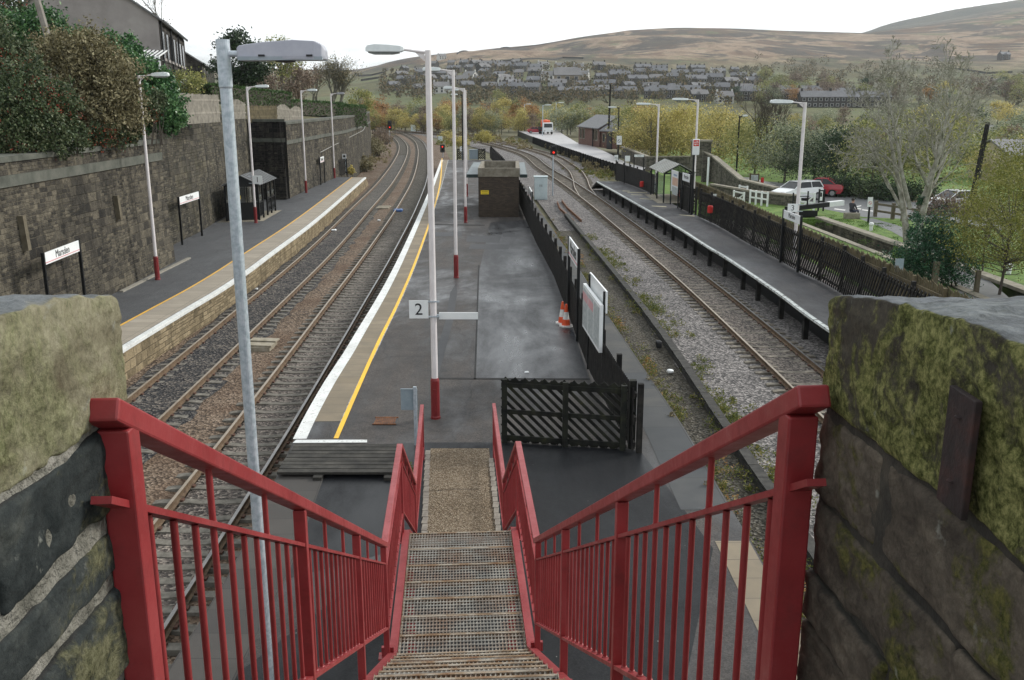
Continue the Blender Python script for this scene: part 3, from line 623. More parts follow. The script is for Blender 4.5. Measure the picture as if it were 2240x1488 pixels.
# ------------------------------------------------------------------ footbridge stairs
def treadmat():
    t = NT('expanded_metal'); v = t.obj(); sx = t.n('ShaderNodeSeparateXYZ', {0: v})
    u = t.math('MULTIPLY', sx.outputs[0], 2 * math.pi / .036); w = t.math('MULTIPLY', sx.outputs[1], 2 * math.pi / .066)
    d = t.math('ADD', t.math('MULTIPLY', t.math('COSINE', u), 1), t.math('COSINE', t.math('ADD', w, 0)))
    d2 = t.math('MULTIPLY', t.math('COSINE', t.math('MULTIPLY', u, .5)), t.math('COSINE', t.math('MULTIPLY', w, .5)))
    q = t.math('ABSOLUTE', d2); hole = t.math('GREATER_THAN', q, .5)
    n = t.noise(t.obj(), 3, 5); rust = t.ramp(t.noise(t.obj(), 1.7, 7, .72), [(.44, 0), (.62, .8)])
    c = t.mix(rust, t.ramp(n, [(.3, (.14, .135, .12)), (.7, (.36, .345, .3))]), (.16, .085, .045))
    c = t.mix(t.ramp(sx.outputs[2], [(0, 0), (1, 0)]), c, c)
    t.fin(c, .4, t.bump(q, 1.0, .012), .55, .5)
    tr = t.n('ShaderNodeBsdfTransparent'); mx = t.n('ShaderNodeMixShader', {0: hole, 1: t.bsdf.outputs[0], 2: tr.outputs[0]}); t.set(t.out.inputs[0], mx.outputs[0]); return t.mat
m_tread = treadmat()
m_edge = M('worn_tread_nosing', [(.17, .075, .03), (.25, .17, .1), (.36, .32, .26)], 5, .55, .1, metal=.3, coord='obj', lo=.3, hi=.6)
st = bpy.data.objects.new('footbridge_stairs', None); COL.objects.link(st); st.location = (.018, 0, 0); st.rotation_euler = (0, 0, R(3.52)); WL[st] = Vector((0, 0, 0))
tag(st, 'red steel stairs with metal mesh treads leading down to the island platform', 'stairs')
HX = .745; y0, z0h, y1, z1h = 1.87, 7.44, 8.42, 3.86; y2 = 11.15; y3, z3 = 14.5, 1.93; y4 = 18.6; LZ = 2.66
def hr(y):        # handrail height
    return z0h + (z1h - z0h) * (y - y0) / (y1 - y0) if y < y1 else (z1h if y < y2 else (z1h + (z3 - z1h) * (y - y2) / (y3 - y2) if y < y3 else z3))
bars = []
for s in (-1, 1):
    x = s * HX
    mb = MB(); k = [(y0, hr(y0)), (y1, z1h), (y2, z1h), (y3, z3), (y4, z3)]
    for (a, b), (c, d) in zip(k[:-1], k[1:]): mb.beam((x, a, b), (x, c, d), .072, .05)
    mb.build('handrail', m_red, st, bevel=.006)
    mb = MB()
    k2 = [(y0 - .05, b0 + .05 * (z0h - z1h) / (y1 - y0)) if a0 < 3 else (a0, b0) for a0, b0 in k]
    for (a, b), (c, d) in zip(k2[:-1], k2[1:]): mb.beam((x, a, b - .205), (x, c, d - .205), .042, .016)
    mb.build('mid_rail', m_red, st)
    mb = MB(); kb = [(1.95, hr(1.95)), (y1, z1h), (y2, z1h), (y3, z3), (y4, z3)]
    for (a, b), (c, d) in zip(kb[:-1], kb[1:]): mb.beam((x, a, b - .9), (x, c, d - .9), .045, .02)
    mb.build('bottom_rail', m_red, st)
    for y in (1.95, 4.02, 6.14, 8.28, 11.1, 14.45, 18.55):
        mb = MB(); lo = hr(y) - (1.3 if y < 14 else 1.22); w = .068 if y < 3 else .055
        mb.box(x - w / 2, x + w / 2, y - w / 2, y + w / 2, lo, hr(y) - .02); mb.box(x - .075, x + .075, y - .06, y + .06, lo, lo + .014)
        mb.build('post', m_red, st, bevel=.005)
    for i in range(1, 103):
        y = 1.9 + .1767 * i
        if y > 18.5: break
        if any(abs(y - q) < .06 for q in (4.02, 6.14, 8.28, 11.1, 14.45)): continue
        top = hr(y) - (.02 if i % 4 == 0 else .214); bars.append((y, x, hr(y) - .9, top, i % 4 == 0))
    # stringers: channels outside the treads
    mb = MB(); xs = s * .66
    for (a, za), (b, zb) in (((1.6, 6.36), (8.38, LZ + .02)), ((8.38, LZ + .02), (11.15, LZ + .02)), ((11.15, LZ + .02), (14.42, .85))):
        mb.beam((xs, a, za - .13), (xs, b, zb - .13), .012, .3)
        mb.beam((xs + s * .035, a, za + .02), (xs + s * .035, b, zb + .02), .085, .012); mb.beam((xs + s * .035, a, za - .28), (xs + s * .035, b, zb - .28), .085, .012)
    mb.build('stringer', m_red, st)
    for y, z in ((8.4, LZ), (11.05, LZ)):
        mb = MB(); mb.box(xs - .05, xs + .05, y - .05, y + .05, ZP, z - .3); mb.box(xs - .12, xs + .12, y - .12, y + .12, ZP, ZP + .02); mb.build('support_column', m_red, st)
    mb = MB(); mb.box(x - .06, x + .06, 8.33, 8.37, LZ + .03, LZ + .13); mb.box(x - .09, x + .02, 8.28, 8.4, LZ + .02, LZ + .035); mb.build('bracket', m_red, st)
bars.sort(key=lambda b: b[0]); rest = MB()
for k, (y, x, lo, top, stub) in enumerate(bars):
    mb = MB() if k < 98 else rest
    mb.tube([(x, y, lo), (x, y, top)], .0105, 8 if y < 6 else 5, 0, False)
    if k < 98:
        if stub: mb.lathe([(.0155, 0), (.012, .01)], (x, y, hr(y) - .2), 8)
        mb.lathe([(.018, 0), (.013, .014)], (x, y, lo + .01), 8)
        mb.build('baluster', m_red, st, smooth=True)
tag(rest.build('lower_balusters', m_red, st), kind='stuff')
def plank(y, z, dep, name):
    mb = MB(); w = .645; mb.box(-w, w, y, y + dep, z - .003, z, 0); mb.box(-w, w, y + dep - .022, y + dep + .001, z - .06, z + .004, 1); mb.box(-w, w, y - .001, y + .006, z - .05, z + .002, 1)
    for sx in (-w - .003, w): mb.box(sx, sx + .004, y + .006, y + dep - .006, z - .09, z + .02, 1)
    o = mb.build(name, [m_tread, m_edge], st)
    return o
for i, (a, b) in enumerate(zip([8.3, 8.76, 9.13, 9.5, 9.88, 10.28, 10.7], [8.76, 9.13, 9.5, 9.88, 10.28, 10.7, 11.14])): plank(a + .004, LZ, b - a - .012, 'landing_plank')
nt = 18
for i in range(nt): 
    f = (i + .5) / nt; plank(1.62 + (8.3 - 1.62) * i / nt, 6.38 + (LZ - 6.42) * (i + .35) / nt, .34, 'tread')
for i in range(9): plank(11.2 + .355 * i, LZ - .2 * (i + 1), .33, 'tread')
mb = MB(); mb.box(-.66, .66, -1.5, 1.58, 6.28, 6.42); mb.build('top_landing', M('bridge_deck_plate', [(.1, .1, .1), (.16, .15, .15)], 3, .7, .1), st)

# ------------------------------------------------------------------ stone parapets of the bridge
def rock(mb, x0, x1, y0, y1, z0, z1, seed, rad=.035, amp=.02, n=14, m=0, crown=0, xf=None):
    c = Vector(((x0 + x1) / 2, (y0 + y1) / 2, (z0 + z1) / 2)); h = Vector(((x1 - x0) / 2, (y1 - y0) / 2, (z1 - z0) / 2)); sv = Vector((seed * 7.31, seed * 3.17, seed * 1.7))
    n = [max(3, min(40, int(h[k] * 2 / .035))) for k in range(3)] if n is None else [n] * 3
    idx = {}
    def vert(p):
        k = tuple(round(q, 5) for q in p)
        if k in idx: return idx[k]
        q = Vector([p[i] * h[i] for i in range(3)])
        inn = Vector([max(-h[i] + rad, min(h[i] - rad, q[i])) for i in range(3)]); d = q - inn
        if d.length > 1e-6: q = inn + d.normalized() * min(rad, d.length) if d.length > rad else q
        nr = d.normalized() if d.length > 1e-6 else Vector((0, 0, 0))
        w = c + q; f1 = mn.noise(w * 4 + sv); f2 = -abs(mn.noise(w * 11 + sv)) * 1.4 + .3; f3 = mn.noise(w * 38 + sv) - max(0, mn.noise(w * 22 - sv) - .3) * 2
        w = w + nr * (f1 * amp + f2 * amp * .6 + f3 * amp * .3) if d.length > 1e-6 else w
        if crown and p[2] > .99: w.z += crown * (1 - p[1] ** 2)
        if xf: w = xf(w)
        mb.v.append(tuple(w)); idx[k] = len(mb.v) - 1; return idx[k]
    for ax in range(3):
        u, v = (ax + 1) % 3, (ax + 2) % 3
        for sgn in (-1, 1):
            for i in range(n[u]):
                for j in range(n[v]):
                    f = []
                    for a, b in ((i, j), (i + 1, j), (i + 1, j + 1), (i, j + 1)):
                        p = [0, 0, 0]; p[ax] = sgn; p[u] = -1 + 2 * a / n[u]; p[v] = -1 + 2 * b / n[v]; f.append(vert(p))
                    mb.f.append(tuple(f if sgn > 0 else f[::-1])); mb.m.append(m); mb.uv.append(None)
def parstone(name, cols, moss, mossr, topc=(.19, .21, .23), darkp=(.03, .03, .028), pit=.35):
    t = NT(name); v = t.pos(); n1 = t.noise(v, 9, 9, .75, .4); n2 = t.noise(v, 2.6, 9, .66, .8); n3 = t.noise(v, 75, 6, .75); n4 = t.noise(v, 24, 8, .75, .3); n5 = t.noise(t.mapv(v, (1, 1, 3.2)), 2.2, 6, .6)
    f = t.math('ADD', t.math('MULTIPLY', n1, .6), t.math('MULTIPLY', n5, .4)); c = t.ramp(f, [(.36 + .28 * i / (len(cols) - 1), k) for i, k in enumerate(cols)])
    mm = t.ramp(t.math('ADD', t.math('MULTIPLY', n3, .55), t.math('MULTIPLY', n4, .45)), [(.36, tuple(q * .3 for q in moss[0])), (.46, moss[0]), (.6, moss[1])])
    mk_ = t.ramp(t.math('ADD', t.math('MULTIPLY', n2, .78), t.math('MULTIPLY', n4, .22)), [(mossr[0], 0), (mossr[1], 1)]); c = t.mix(mk_, c, mm)
    c = t.mix(t.ramp(t.noise(v, 13, 4, .6), [(.66, 0), (.72, .5)]), c, (.27, .28, .25)); c = t.mix(.8, c, t.mix(1, c, t.ramp(n3, [(.3, .6), (.5, .98), (.7, 1.25)]), 'MULTIPLY')); c = t.mix(t.ramp(n4, [(.3, pit), (.38, 0)]), c, (.012, .013, .01))
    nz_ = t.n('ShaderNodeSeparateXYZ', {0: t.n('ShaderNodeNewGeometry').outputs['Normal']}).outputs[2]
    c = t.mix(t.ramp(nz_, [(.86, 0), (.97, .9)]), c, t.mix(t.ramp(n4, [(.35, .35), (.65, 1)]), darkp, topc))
    h = t.math('ADD', t.math('MULTIPLY', n4, .6), t.math('ADD', t.math('MULTIPLY', n3, .4), t.math('MULTIPLY', mk_, .25)))
    return t.fin(c, .95, t.bump(h, .75, .012), 0, .12)
m_cpL = parstone('lichen_coping', [(.1, .085, .055), (.2, .185, .125), (.3, .28, .2)], ((.1, .11, .045), (.23, .235, .13)), (.44, .6), pit=.3)
m_cpR = parstone('mossy_coping', [(.026, .024, .021), (.056, .05, .04), (.1, .088, .064)], ((.075, .082, .026), (.215, .21, .085)), (.462, .51), pit=.6)
m_stL = parstone('dark_parapet_stone', [(.014, .018, .019), (.036, .042, .042), (.08, .086, .078)], ((.1, .1, .055), (.15, .145, .09)), (.55, .62), (.04, .04, .04))
m_stR = parstone('brown_parapet_stone', [(.034, .029, .025), (.085, .072, .058), (.16, .135, .105)], ((.06, .064, .02), (.12, .11, .04)), (.56, .62), (.04, .04, .035))
m_mort = M('lime_mortar', [(.05, .05, .04), (.17, .165, .14), (.28, .27, .24)], 9, .95, 1, 34, bd=.03)
m_iron = M('rusted_iron', [(.012, .009, .009), (.022, .013, .013), (.045, .018, .015)], 14, .75, .3, 50)
def parapet(s, xi, splay, label, mcop, mst, mmort, rows, seed):
    t = thing('stone_parapet', (xi + s * .6, 1.4, 5.0), label, 'parapet'); r = random.Random(seed)
    xf = lambda w: Vector((w.x + s * splay * (2.0 - w.y), w.y, w.z))
    def rk(mb, xa, xb, *a, **k): rock(mb, min(xa, xb), max(xa, xb), *a, xf=xf, **k)
    mb = MB(); ys = [.75, 2.03]; 
    rk(mb, xi, xi + s * 1.15, .78, 2.03, 7.39, 7.63, seed, rad=.014, amp=.014, n=96, crown=.07)
    rk(mb, xi + s * 1.17, xi + s * 2.6, .78, 2.03, 7.385, 7.62, seed + 1, rad=.03, amp=.02, n=14, crown=.07)
    mb.build('coping', mcop, t, smooth=True)
    mb = MB(); mo = MB(); xm = xi + s * .01
    a = [xf(Vector(q)) for q in ((xm, .8, 5), (xm, 2.008, 5), (xm + s * 2.5, 2.008, 5), (xm + s * 2.5, .8, 5))]
    mo.prism([q[:2] for q in (a if s > 0 else a[::-1])][::-1], 5.0, 7.4); mo.build('mortar', mmort, t)
    z = 7.375
    for h, gap, cuts in rows:
        e = [.78] + list(cuts) + [2.02]
        for i, (ya, yb) in enumerate(zip(e[:-1], e[1:])):
            rk(mb, xi + r.uniform(-.012, .012), xi + s * .5, ya + gap * .5, yb - (gap * .5 if i < len(e) - 2 else -r.uniform(-.02, .02)), z - h, z, seed + 20 + int(z * 50) + i, rad=.014, amp=.014, n=40)
        xx = xi + s * .52
        for k in range(4):
            w = r.uniform(.35, .6); rk(mb, xx, xx + s * w, .8, 2.0 + r.uniform(-.02, .02), z - h, z, seed + 90 + k + int(z * 40), rad=.02, amp=.014, n=10); xx += s * (w + .03)
        z -= h + gap
    mb.build('stonework', mst, t, smooth=True)
    return t
lp = parapet(-1, -.868, .0, 'left stone parapet at the stair head, dry lichen on its coping', m_cpL, m_stL, m_mort, [(.185, .04, (1.42,)), (.1, .035, ()), (.2, .035, (1.45,)), (.16, .04, (1.75,)), (.26, .03, (1.3,)), (.3, .03, ()), (.3, .03, (1.4,)), (.3, .03, ())], 3)
rp_ = parapet(1, .7, .075, 'right stone parapet at the stair head, bright green moss and an iron plate', m_cpR, m_stR, M('dark_mortar', [(.012, .011, .01), (.03, .027, .022), (.06, .052, .04)], 9, .95, .6), [(.2, .014, (1.72,)), (.17, .012, (1.4,)), (.12, .014, (1.62,)), (.2, .012, (1.45,)), (.26, .02, (1.5,)), (.3, .03, ()), (.3, .03, (1.4,)), (.3, .03, ())], 5)
mb = MB(); y = 1.425; xx = .7 + .075 * .57 - .02
mb.box(xx - .006, xx + .006, y - .045, y + .045, 7.4, 7.6)
for z in (7.45, 7.56): mb.lathe([(.008, -.002), (.008, .002)], (xx - .006, y, z), 8)
mb.build('iron_plate', m_iron, rp_, bevel=.004)
# ------------------------------------------------------------------ lamp posts
def lamp(base, top, side, label, white=True, redbase=1.0, lan=.72, arm=.42, r=.072, lm=None, yawl=0, group=None, polem=None):
    """tapered column, bracket arm and lantern; side is -1 for a lantern to the left, 1 to the right"""
    H = top - base.z; t = thing('lamp_post', base, label, 'lamp post', group); m = polem or (m_wpole if white else m_galv)
    mb = MB(); z0 = redbase if redbase else 0
    mb.tube([base + Vector((0, 0, z0 - .02 if z0 else 0)), base + Vector((0, 0, H * .55)), base + Vector((0, 0, H))], [r, r * .93, r * .86], 12); mb.build('pole', m, t, smooth=False)
    if redbase:
        mb = MB(); mb.lathe([(r * 1.55, 0), (r * 1.55, .05), (r * 1.4, .07), (r * 1.4, z0 - .06), (r * 1.1, z0), (r * .5, z0)], base, 12); mb.box(base.x - .04, base.x + .04, base.y - r * 1.4 - .012, base.y - r * 1.3, base.z + .35, base.z + .75); mb.build('base_sleeve', m_redd, t, smooth=False)
    c, s_ = math.cos(yawl), math.sin(yawl); D = Vector((side * c, side * s_, 0)); N = Vector((0, 0, 1)); T = base + N * (H - .05)
    mb = MB(); e = T + D * (r + arm); mb.tube([T, T + D * (r + arm * .5) + N * .03, e + N * .06, e + D * .12 + N * .06], [.03, .028, .026, .026], 8)
    mb.extr([T + D * r - N * .18, T + D * (r + .2) + N * .0, T + D * r + N * .02], D.cross(N) * .012); mb.build('arm', m, t)
    L = lan; W_ = lan * .2; S0 = e + D * .02 + N * .06; Xv = D; Yv = N.cross(D)
    def ring(u, w, z0_, z1_): 
        q = S0 + Xv * u; return [q - Yv * w + N * z0_, q + Yv * w + N * z0_, q + Yv * w * .8 + N * z1_, q - Yv * w * .8 + N * z1_]
    mb = MB(); rs = [ring(0, W_ * .5, -.02, .05), ring(.08 * L, W_ * .75, -.05, .075), ring(.35 * L, W_ * .95, -.05, .1), ring(.75 * L, W_, -.05, .115), ring(.95 * L, W_ * .85, -.045, .09), ring(L, W_ * .6, -.03, .04)]
    vs = [v for q in rs for v in q]; fs = [(i * 4 + j, i * 4 + (j + 1) % 4, (i + 1) * 4 + (j + 1) % 4, (i + 1) * 4 + j) for i in range(5) for j in range(4)] + [(3, 2, 1, 0), (20, 21, 22, 23)]
    mb.add(vs, fs); hood = mb.build('lantern', lm or m_lampw, t, bevel=.012)
    mb = MB(); rs = [ring(.12 * L, W_ * .6, -.052, -.075), ring(.3 * L, W_ * .85, -.052, -.1), ring(.8 * L, W_ * .88, -.052, -.1), ring(.93 * L, W_ * .6, -.05, -.07)]
    vs = [v for q in rs for v in q]; fs = [(i * 4 + j, i * 4 + (j + 1) % 4, (i + 1) * 4 + (j + 1) % 4, (i + 1) * 4 + j) for i in range(3) for j in range(4)] + [(3, 2, 1, 0), (12, 13, 14, 15)]
    mb.add(vs, fs); mb.build('lamp_bowl', m_lens, hood)
    return t
def lamp_px(bx, by, ty, side, label, z=ZP, **k):
    b = P(bx, by, z); return lamp(b, PD(bx, ty, b.y).z, side, label, **k)
GI = 'white lamp posts along the island platform'
l1 = lamp_px(953, 915, 110, -1, 'nearest white lamp post on the island platform, number 2 sign clamped to it', group=GI, lan=.82, r=.075)
lamp_px(998, 608, 153, -1, 'second white lamp post up the island platform, before the trench patches', group=GI)
lamp_px(1018.5, 487, 193, -1, 'white lamp post in front of the brick block on the island platform', group=GI)
lamp_px(1021, 430, 197, -1, 'white lamp post beside the brick block canopy on the island platform', group=GI)
lamp(Vector((PD(1012, 300, 122).x, 122, ZP)), PD(1012, 207, 122).z, -1, 'slim dark lamp post at the far tip of the island platform', redbase=0, group=None, polem=m_blk, r=.09, lan=.9)
GS = 'white lamp posts along the side platform'
lamp_px(345, 612, 165, 1, 'nearest white lamp post on the left side platform, against the tall wall', group=GS)
lp2 = lamp_px(560, 488, 190, 1, 'white lamp post in front of the side platform shelter, number 1 sign on it', group=GS, lan=.8)
lamp_px(670, 422, 198, 1, 'white lamp post just past the shaded buttress on the side platform', group=GS, lan=.8)
lamp_px(732, 390, 205, 1, 'farthest white lamp post on the side platform, by the small end fence', group=GS, lan=.8, lm=m_lamp)
g = Vector((-2.8, 9.5, ZP))
# the plain galvanised column close to the stairs
t = thing('lamp_post', g, 'tall galvanised steel lamp post rising beside the red stairs, grey lantern', 'lamp post')
mb = MB(); mb.tube([g, g + Vector((0, 0, 7.42))], .0585, 20); mb.build('pole', m_galv, t, smooth=False)
mb = MB(); mb.tube([g + Vector((0, 0, 7.42)), g + Vector((0, 0, 7.44)), g + Vector((0, 0, 7.88))], [.0585, .066, .066], 20); mb.build('top_sleeve', m_galv, t)
mb = MB(); zl = PD(512, 118, 9.5).z; mb.tube([(g.x + .05, g.y, zl), (g.x + .19, g.y, zl)], .03, 10); mb.build('spigot', m_galv, t)
def sect(x, w, zb, zt): return [(g.x + x, g.y - w, zl + zb), (g.x + x, g.y + w, zl + zb), (g.x + x, g.y + w, zl + zb + .035), (g.x + x, g.y + w * .75, zl + zt), (g.x + x, g.y - w * .75, zl + zt), (g.x + x, g.y - w, zl + zb + .035)]
rs = [sect(.14, .05, -.055, .055), sect(.17, .085, -.06, .075), sect(.4, .12, -.06, .105), sect(.7, .135, -.06, .125), sect(.9, .13, -.06, .115), sect(.97, .11, -.06, .08), sect(1.0, .07, -.055, .03)]
mb = MB(); vs = [v for q in rs for v in q]; mb.add(vs, [(i * 6 + j, i * 6 + (j + 1) % 6, (i + 1) * 6 + (j + 1) % 6, (i + 1) * 6 + j) for i in range(6) for j in range(6)] + [(5, 4, 3, 2, 1, 0), tuple(range(36, 42))])
hd = mb.build('lantern', M('lantern_lid', [(.33, .34, .4), (.39, .4, .45)], 6, .42, 0), t, bevel=.008)
mb = MB(); mb.hexa([(g.x + .17, g.y - .13, zl - .066), (g.x + .98, g.y - .13, zl - .062), (g.x + .98, g.y + .13, zl - .062), (g.x + .17, g.y + .13, zl - .066), (g.x + .17, g.y - .13, zl - .03), (g.x + .98, g.y - .13, zl - .03), (g.x + .98, g.y + .13, zl - .03), (g.x + .17, g.y + .13, zl - .03)]); mb.build('lower_body', M('lantern_rim', [(.25, .3, .34), (.32, .36, .4)], 6, .4, 0), hd)
mb = MB(); mb.lathe([(.02, -.085), (.09, -.075), (.11, -.06)], (g.x + .6, g.y, zl), 14); mb.build('lamp_bowl', m_bkl, hd)
for xx in (.4, .86): mb = MB(); mb.box(g.x + xx - .03, g.x + xx + .03, g.y - .14, g.y - .12, zl - .03, zl - .012); mb.build('catch', m_bkl, hd)

# ------------------------------------------------------------------ signs
def numsign(n, cx, cy, w, h, Y, label, right=0):
    c = PD(cx, cy, Y); k = c.y / ray(cx, cy)[1] / FPX; W_, H_ = w * k, h * k
    t = thing('platform_number_sign', c, label, 'sign'); mb = MB(); mb.obox(c, (W_, .02, H_)); mb.build('plate', m_wht, t)
    textmesh('numeral', n, H_ * .92, m_bkl, (c.x, c.y - .012, c.z - H_ * .02), (R(90), 0, 0), t)
    mb = MB()
    for dz in (.42, -.42): mb.beam((c.x + (W_ / 2 if right >= 0 else -W_ / 2), c.y + .02, c.z + H_ * dz), (c.x + (W_ / 2 + .25 if right >= 0 else -W_ / 2 - .25), c.y + .02, c.z + H_ * dz), .03, .03)
    mb.build('clamp', m_galv, t); return t
Yl = WL[l1].y
numsign('2', 916, 677, 42, 40, Yl - .09, 'white square sign with a black 2 on the nearest island lamp post')
numsign('1', 563, 393.5, 21, 18, WL[lp2].y - .09, 'white square sign with a black 1 in front of the shelter roof', -1)
c = PD(1003, 691, Yl); mb = MB(); mb.obox(c, (.9, .03, .16)); o = mb.build('direction_sign', m_wht, None, loc=c); tag(o, 'blank back of a long white direction sign on the nearest island lamp post', 'sign')
mb = MB(); mb.beam((c.x - .45, c.y + .02, c.z), (WL[l1].x, c.y + .05, c.z), .03, .05); mb.build('sign_arm', m_galv, o)
def board(aL, aR, z0, z1, label, txt='Marsden', left=True, stripe=True, posth=None, pb=ZP, size=.68, name='station_name_board', cat='sign', pm=m_blk):
    """panel between two posts; aL, aR (x,y) as read from its front, left to right"""
    a, b = Vector((*aL, 0)), Vector((*aR, 0)); d = (b - a).normalized(); nrm = Vector((d.y, -d.x, 0)); L = (b - a).length; m_ = (a + b) / 2
    t = thing(name, (m_.x, m_.y, pb), label, cat); ang = math.atan2(d.y, d.x)
    mb = MB(); mb.obox((m_.x, m_.y, (z0 + z1) / 2), (L, .04, z1 - z0), ang); mb.build('panel', m_wht, t)
    if stripe: mb = MB(); c = m_ + nrm * .021; mb.obox((c.x, c.y, z0 + (z1 - z0) * .16), (L * .96, .006, (z1 - z0) * .09), ang); mb.build('stripe', m_pink, t)
    if txt: c = m_ + nrm * .024; textmesh('lettering', txt, (z1 - z0) * size * 1.3, m_bkl, (c.x, c.y, (z0 + z1) / 2 + (z1 - z0) * .06), (R(90), 0, ang), t)
    for q in (a, b):
        mb = MB(); w = .045; mb.box(q.x - w, q.x + w, q.y - w, q.y + w, pb, z1 + .02); mb.build('post', pm, t)
    return t
Z = lambda px, py, Y: PD(px, py, Y).z
board((-14.95, 29.6), (-15.15, 32.6), Z(110, 581, 29.6), Z(108, 555, 29.6), 'white Marsden name board nearest the camera on the left platform')
board((-17.3, 48.9), (-17.35, 52.3), Z(371, 449, 48.9), Z(371, 432, 48.9), 'white Marsden name board between the first lamp post and the shelter')
q0, q1 = P(702, 405, ZP), P(711, 400, ZP); board((q0.x, q0.y), (q1.x, q1.y), Z(700, 357, q0.y), Z(700, 345, q0.y), 'small far Marsden name board under the dark curving wall')
board((1.93, 31.4), (2.05, 28.5), Z(1253, 590, 28.5), Z(1253, 546, 28.5), 'white name board seen nearly edge on, above the middle of the island fence')
board((1.05, 57.5), (1.15, 54), Z(1172, 442, 54), Z(1172, 420, 54), 'far edge-on name board above the island fence beside the brick block')

# poster case by the fence
t = thing('poster_case', (2.2, 25, ZP), 'white framed three panel timetable case with a header board against the island fence', 'notice board')
a, b = Vector((2.02, 25.6, 0)), Vector((2.22, 22.7, 0)); zb, zt = Z(1313, 772, 22.7), Z(1322, 668, 22.7); d = (b - a); n_ = Vector((d.y, -d.x, 0)).normalized(); ang = math.atan2(d.y, d.x); L = d.length; m_ = (a + b) / 2
mb = MB(); mb.obox((m_.x, m_.y, (zb + zt) / 2), (L, .09, zt - zb), ang); fr = mb.build('frame', m_wht, t)
m_post1 = M('pale_poster', [(.22, .27, .28), (.42, .46, .46), (.58, .6, .59)], 9, .3, 0)
for i in range(3):
    c = a + d * ((i + .5) / 3) + n_ * .047; mb = MB(); mb.obox((c.x, c.y, (zb + zt) / 2), (L / 3 - .1, .006, (zt - zb) - .16), ang); mb.build('poster', m_post1, fr)
    if i < 2: c = a + d * ((i + .5) / 3) + n_ * .052; mb = MB(); mb.obox((c.x, c.y, zt - .3), (L / 3 - .1, .004, .22), ang); mb.build('poster_heading', m_pink, fr)
c = m_ - n_ * .14; mb = MB(); mb.obox((c.x, c.y, zt + .05), (L * .95, .04, .55), ang); mb.build('header_board', m_wht, t)
for f in (.08, .92): c = a + d * f - n_ * .1; mb = MB(); mb.box(c.x - .03, c.x + .03, c.y - .03, c.y + .03, ZP, zt + .3); mb.build('post', m_blk, t)

# ------------------------------------------------------------------ slatted fences
def fence(name, path, z0, h, label, side=1, step=.13, lean=.5, mat=m_wood, postgap=2.4, w=.07, cat='fence', rails=(.12, .52, .9), zig=0, posthi=.12, pside=None):
    """leaning slats on rails, posts behind; path of (x,y)"""
    p = [Vector((*q, z0)) for q in path]; t = thing(name, p[0], label, cat); ps = side if pside is None else pside
    cum = [0]
    for a, b in zip(p[:-1], p[1:]): cum.append(cum[-1] + (b - a).length)
    T = cum[-1]; pos = lambda s: Vector(tuple(float(np.interp(s, cum, [q[k] for q in p])) for k in range(3)))
    def nr(s): d = pos(min(s + .1, T)) - pos(max(s - .1, 0)); return Vector((d.y, -d.x, 0)).normalized()
    mb = MB(); s = 0; r = random.Random(len(path))
    while s < T - .02:
        lo, hi = s, s + lean * h
        f0, f1 = 0, 1
        if hi > T: f1 = (T - s) / (lean * h)
        a = pos(lo); b = pos(min(hi, T)); a.z = z0 + .05; b.z = z0 + .05 + (h - .05) * f1; n = nr(s) * (side * .035)
        mb.beam(a + n, b + n, .03 + r.uniform(0, .012), w, 0, up=(pos(min(s + .2, T)) - pos(max(s - .2, 0))).normalized()); s += step
    k = int(lean * h / step)
    for i in range(1, k + 1):                       # slats cut by the near end
        f = i * step / (lean * h); a = pos(0); b = pos((1 - f) * lean * h); a.z = z0 + .05 + f * (h - .05); b.z = z0 + h; n = nr(0) * (side * .035); mb.beam(a + n, b + n, .02, w, 0, up=(pos(.3) - pos(0)).normalized())
    mb.build('slats', mat, t)
    for rz in rails:
        mb = MB(); q = [Vector((v.x, v.y, z0 + h * rz)) for v in p]; mb.sweep(q, [(-.025, -.045), (.025, -.045), (.025, .045), (-.025, .045)]); mb.build('rail', mat, t)
    n = max(1, round(T / postgap))
    for i in range(n + 1):
        c = pos(min(T, i * T / n)) + nr(min(T - .1, i * T / n)) * (-ps * .1); mb = MB(); mb.box(c.x - .06, c.x + .06, c.y - .06, c.y + .06, z0 - .1, z0 + h + posthi); mb.build('post', mat, t)
    return t
FI = [(2.62, 18.9), (2.45, 21), (2.2, 25), (1.85, 39.5), (1.35, 49), (.95, 58.7), (.45, 72), (-.2, 87), (-1.3, 105), (-2.9, 127)]
fence('platform_fence', FI, ZP, 1.42, 'long black slatted fence down the right side of the island platform', side=-1, step=.15, w=.075)
# end fence facing the stairs
a, b = P(1097, 966, ZP), P(1368, 984, ZP); t = thing('end_fence', a, 'black mossy slatted fence panel facing the stairs, zigzag top, diagonal slats', 'fence')
H_ = PD(1095, 832, a.y).z - ZP; d = (b - a); L = d.length; u = d.normalized(); n_ = Vector((u.y, -u.x, 0)); mb = MB(); X = -.9
for i in range(-6, 13):
    s0 = i * .215; lo = max(0, s0); 
    x0, zt = s0, H_ + .02; x1, zb = s0 + 1.05 * H_, .02
    if x0 < 0: zt = zt + (x0) / (x1 - x0) * (zt - zb); x0 = 0
    if x1 > L: f = (L - x0) / (x1 - x0); zb = zt - f * (zt - zb); x1 = L
    if x0 >= L - .05 or x1 <= .05: continue
    mb.beam(a + u * x0 + Vector((0, 0, zt)) - n_ * .03, a + u * x1 + Vector((0, 0, zb)) - n_ * .03, .022, .07, 0, up=(0, 0, 1))
mb.build('slats', m_woodg, t); mb = MB()
mb = MB(); q0 = a + u * .02; q1 = a + u * (L + .02)
for zz in (H_ - .02, .06): mb.beam(q0 + Vector((0, 0, zz)) - n_ * .02, q1 + Vector((0, 0, zz)) - n_ * .02, .018, .05)
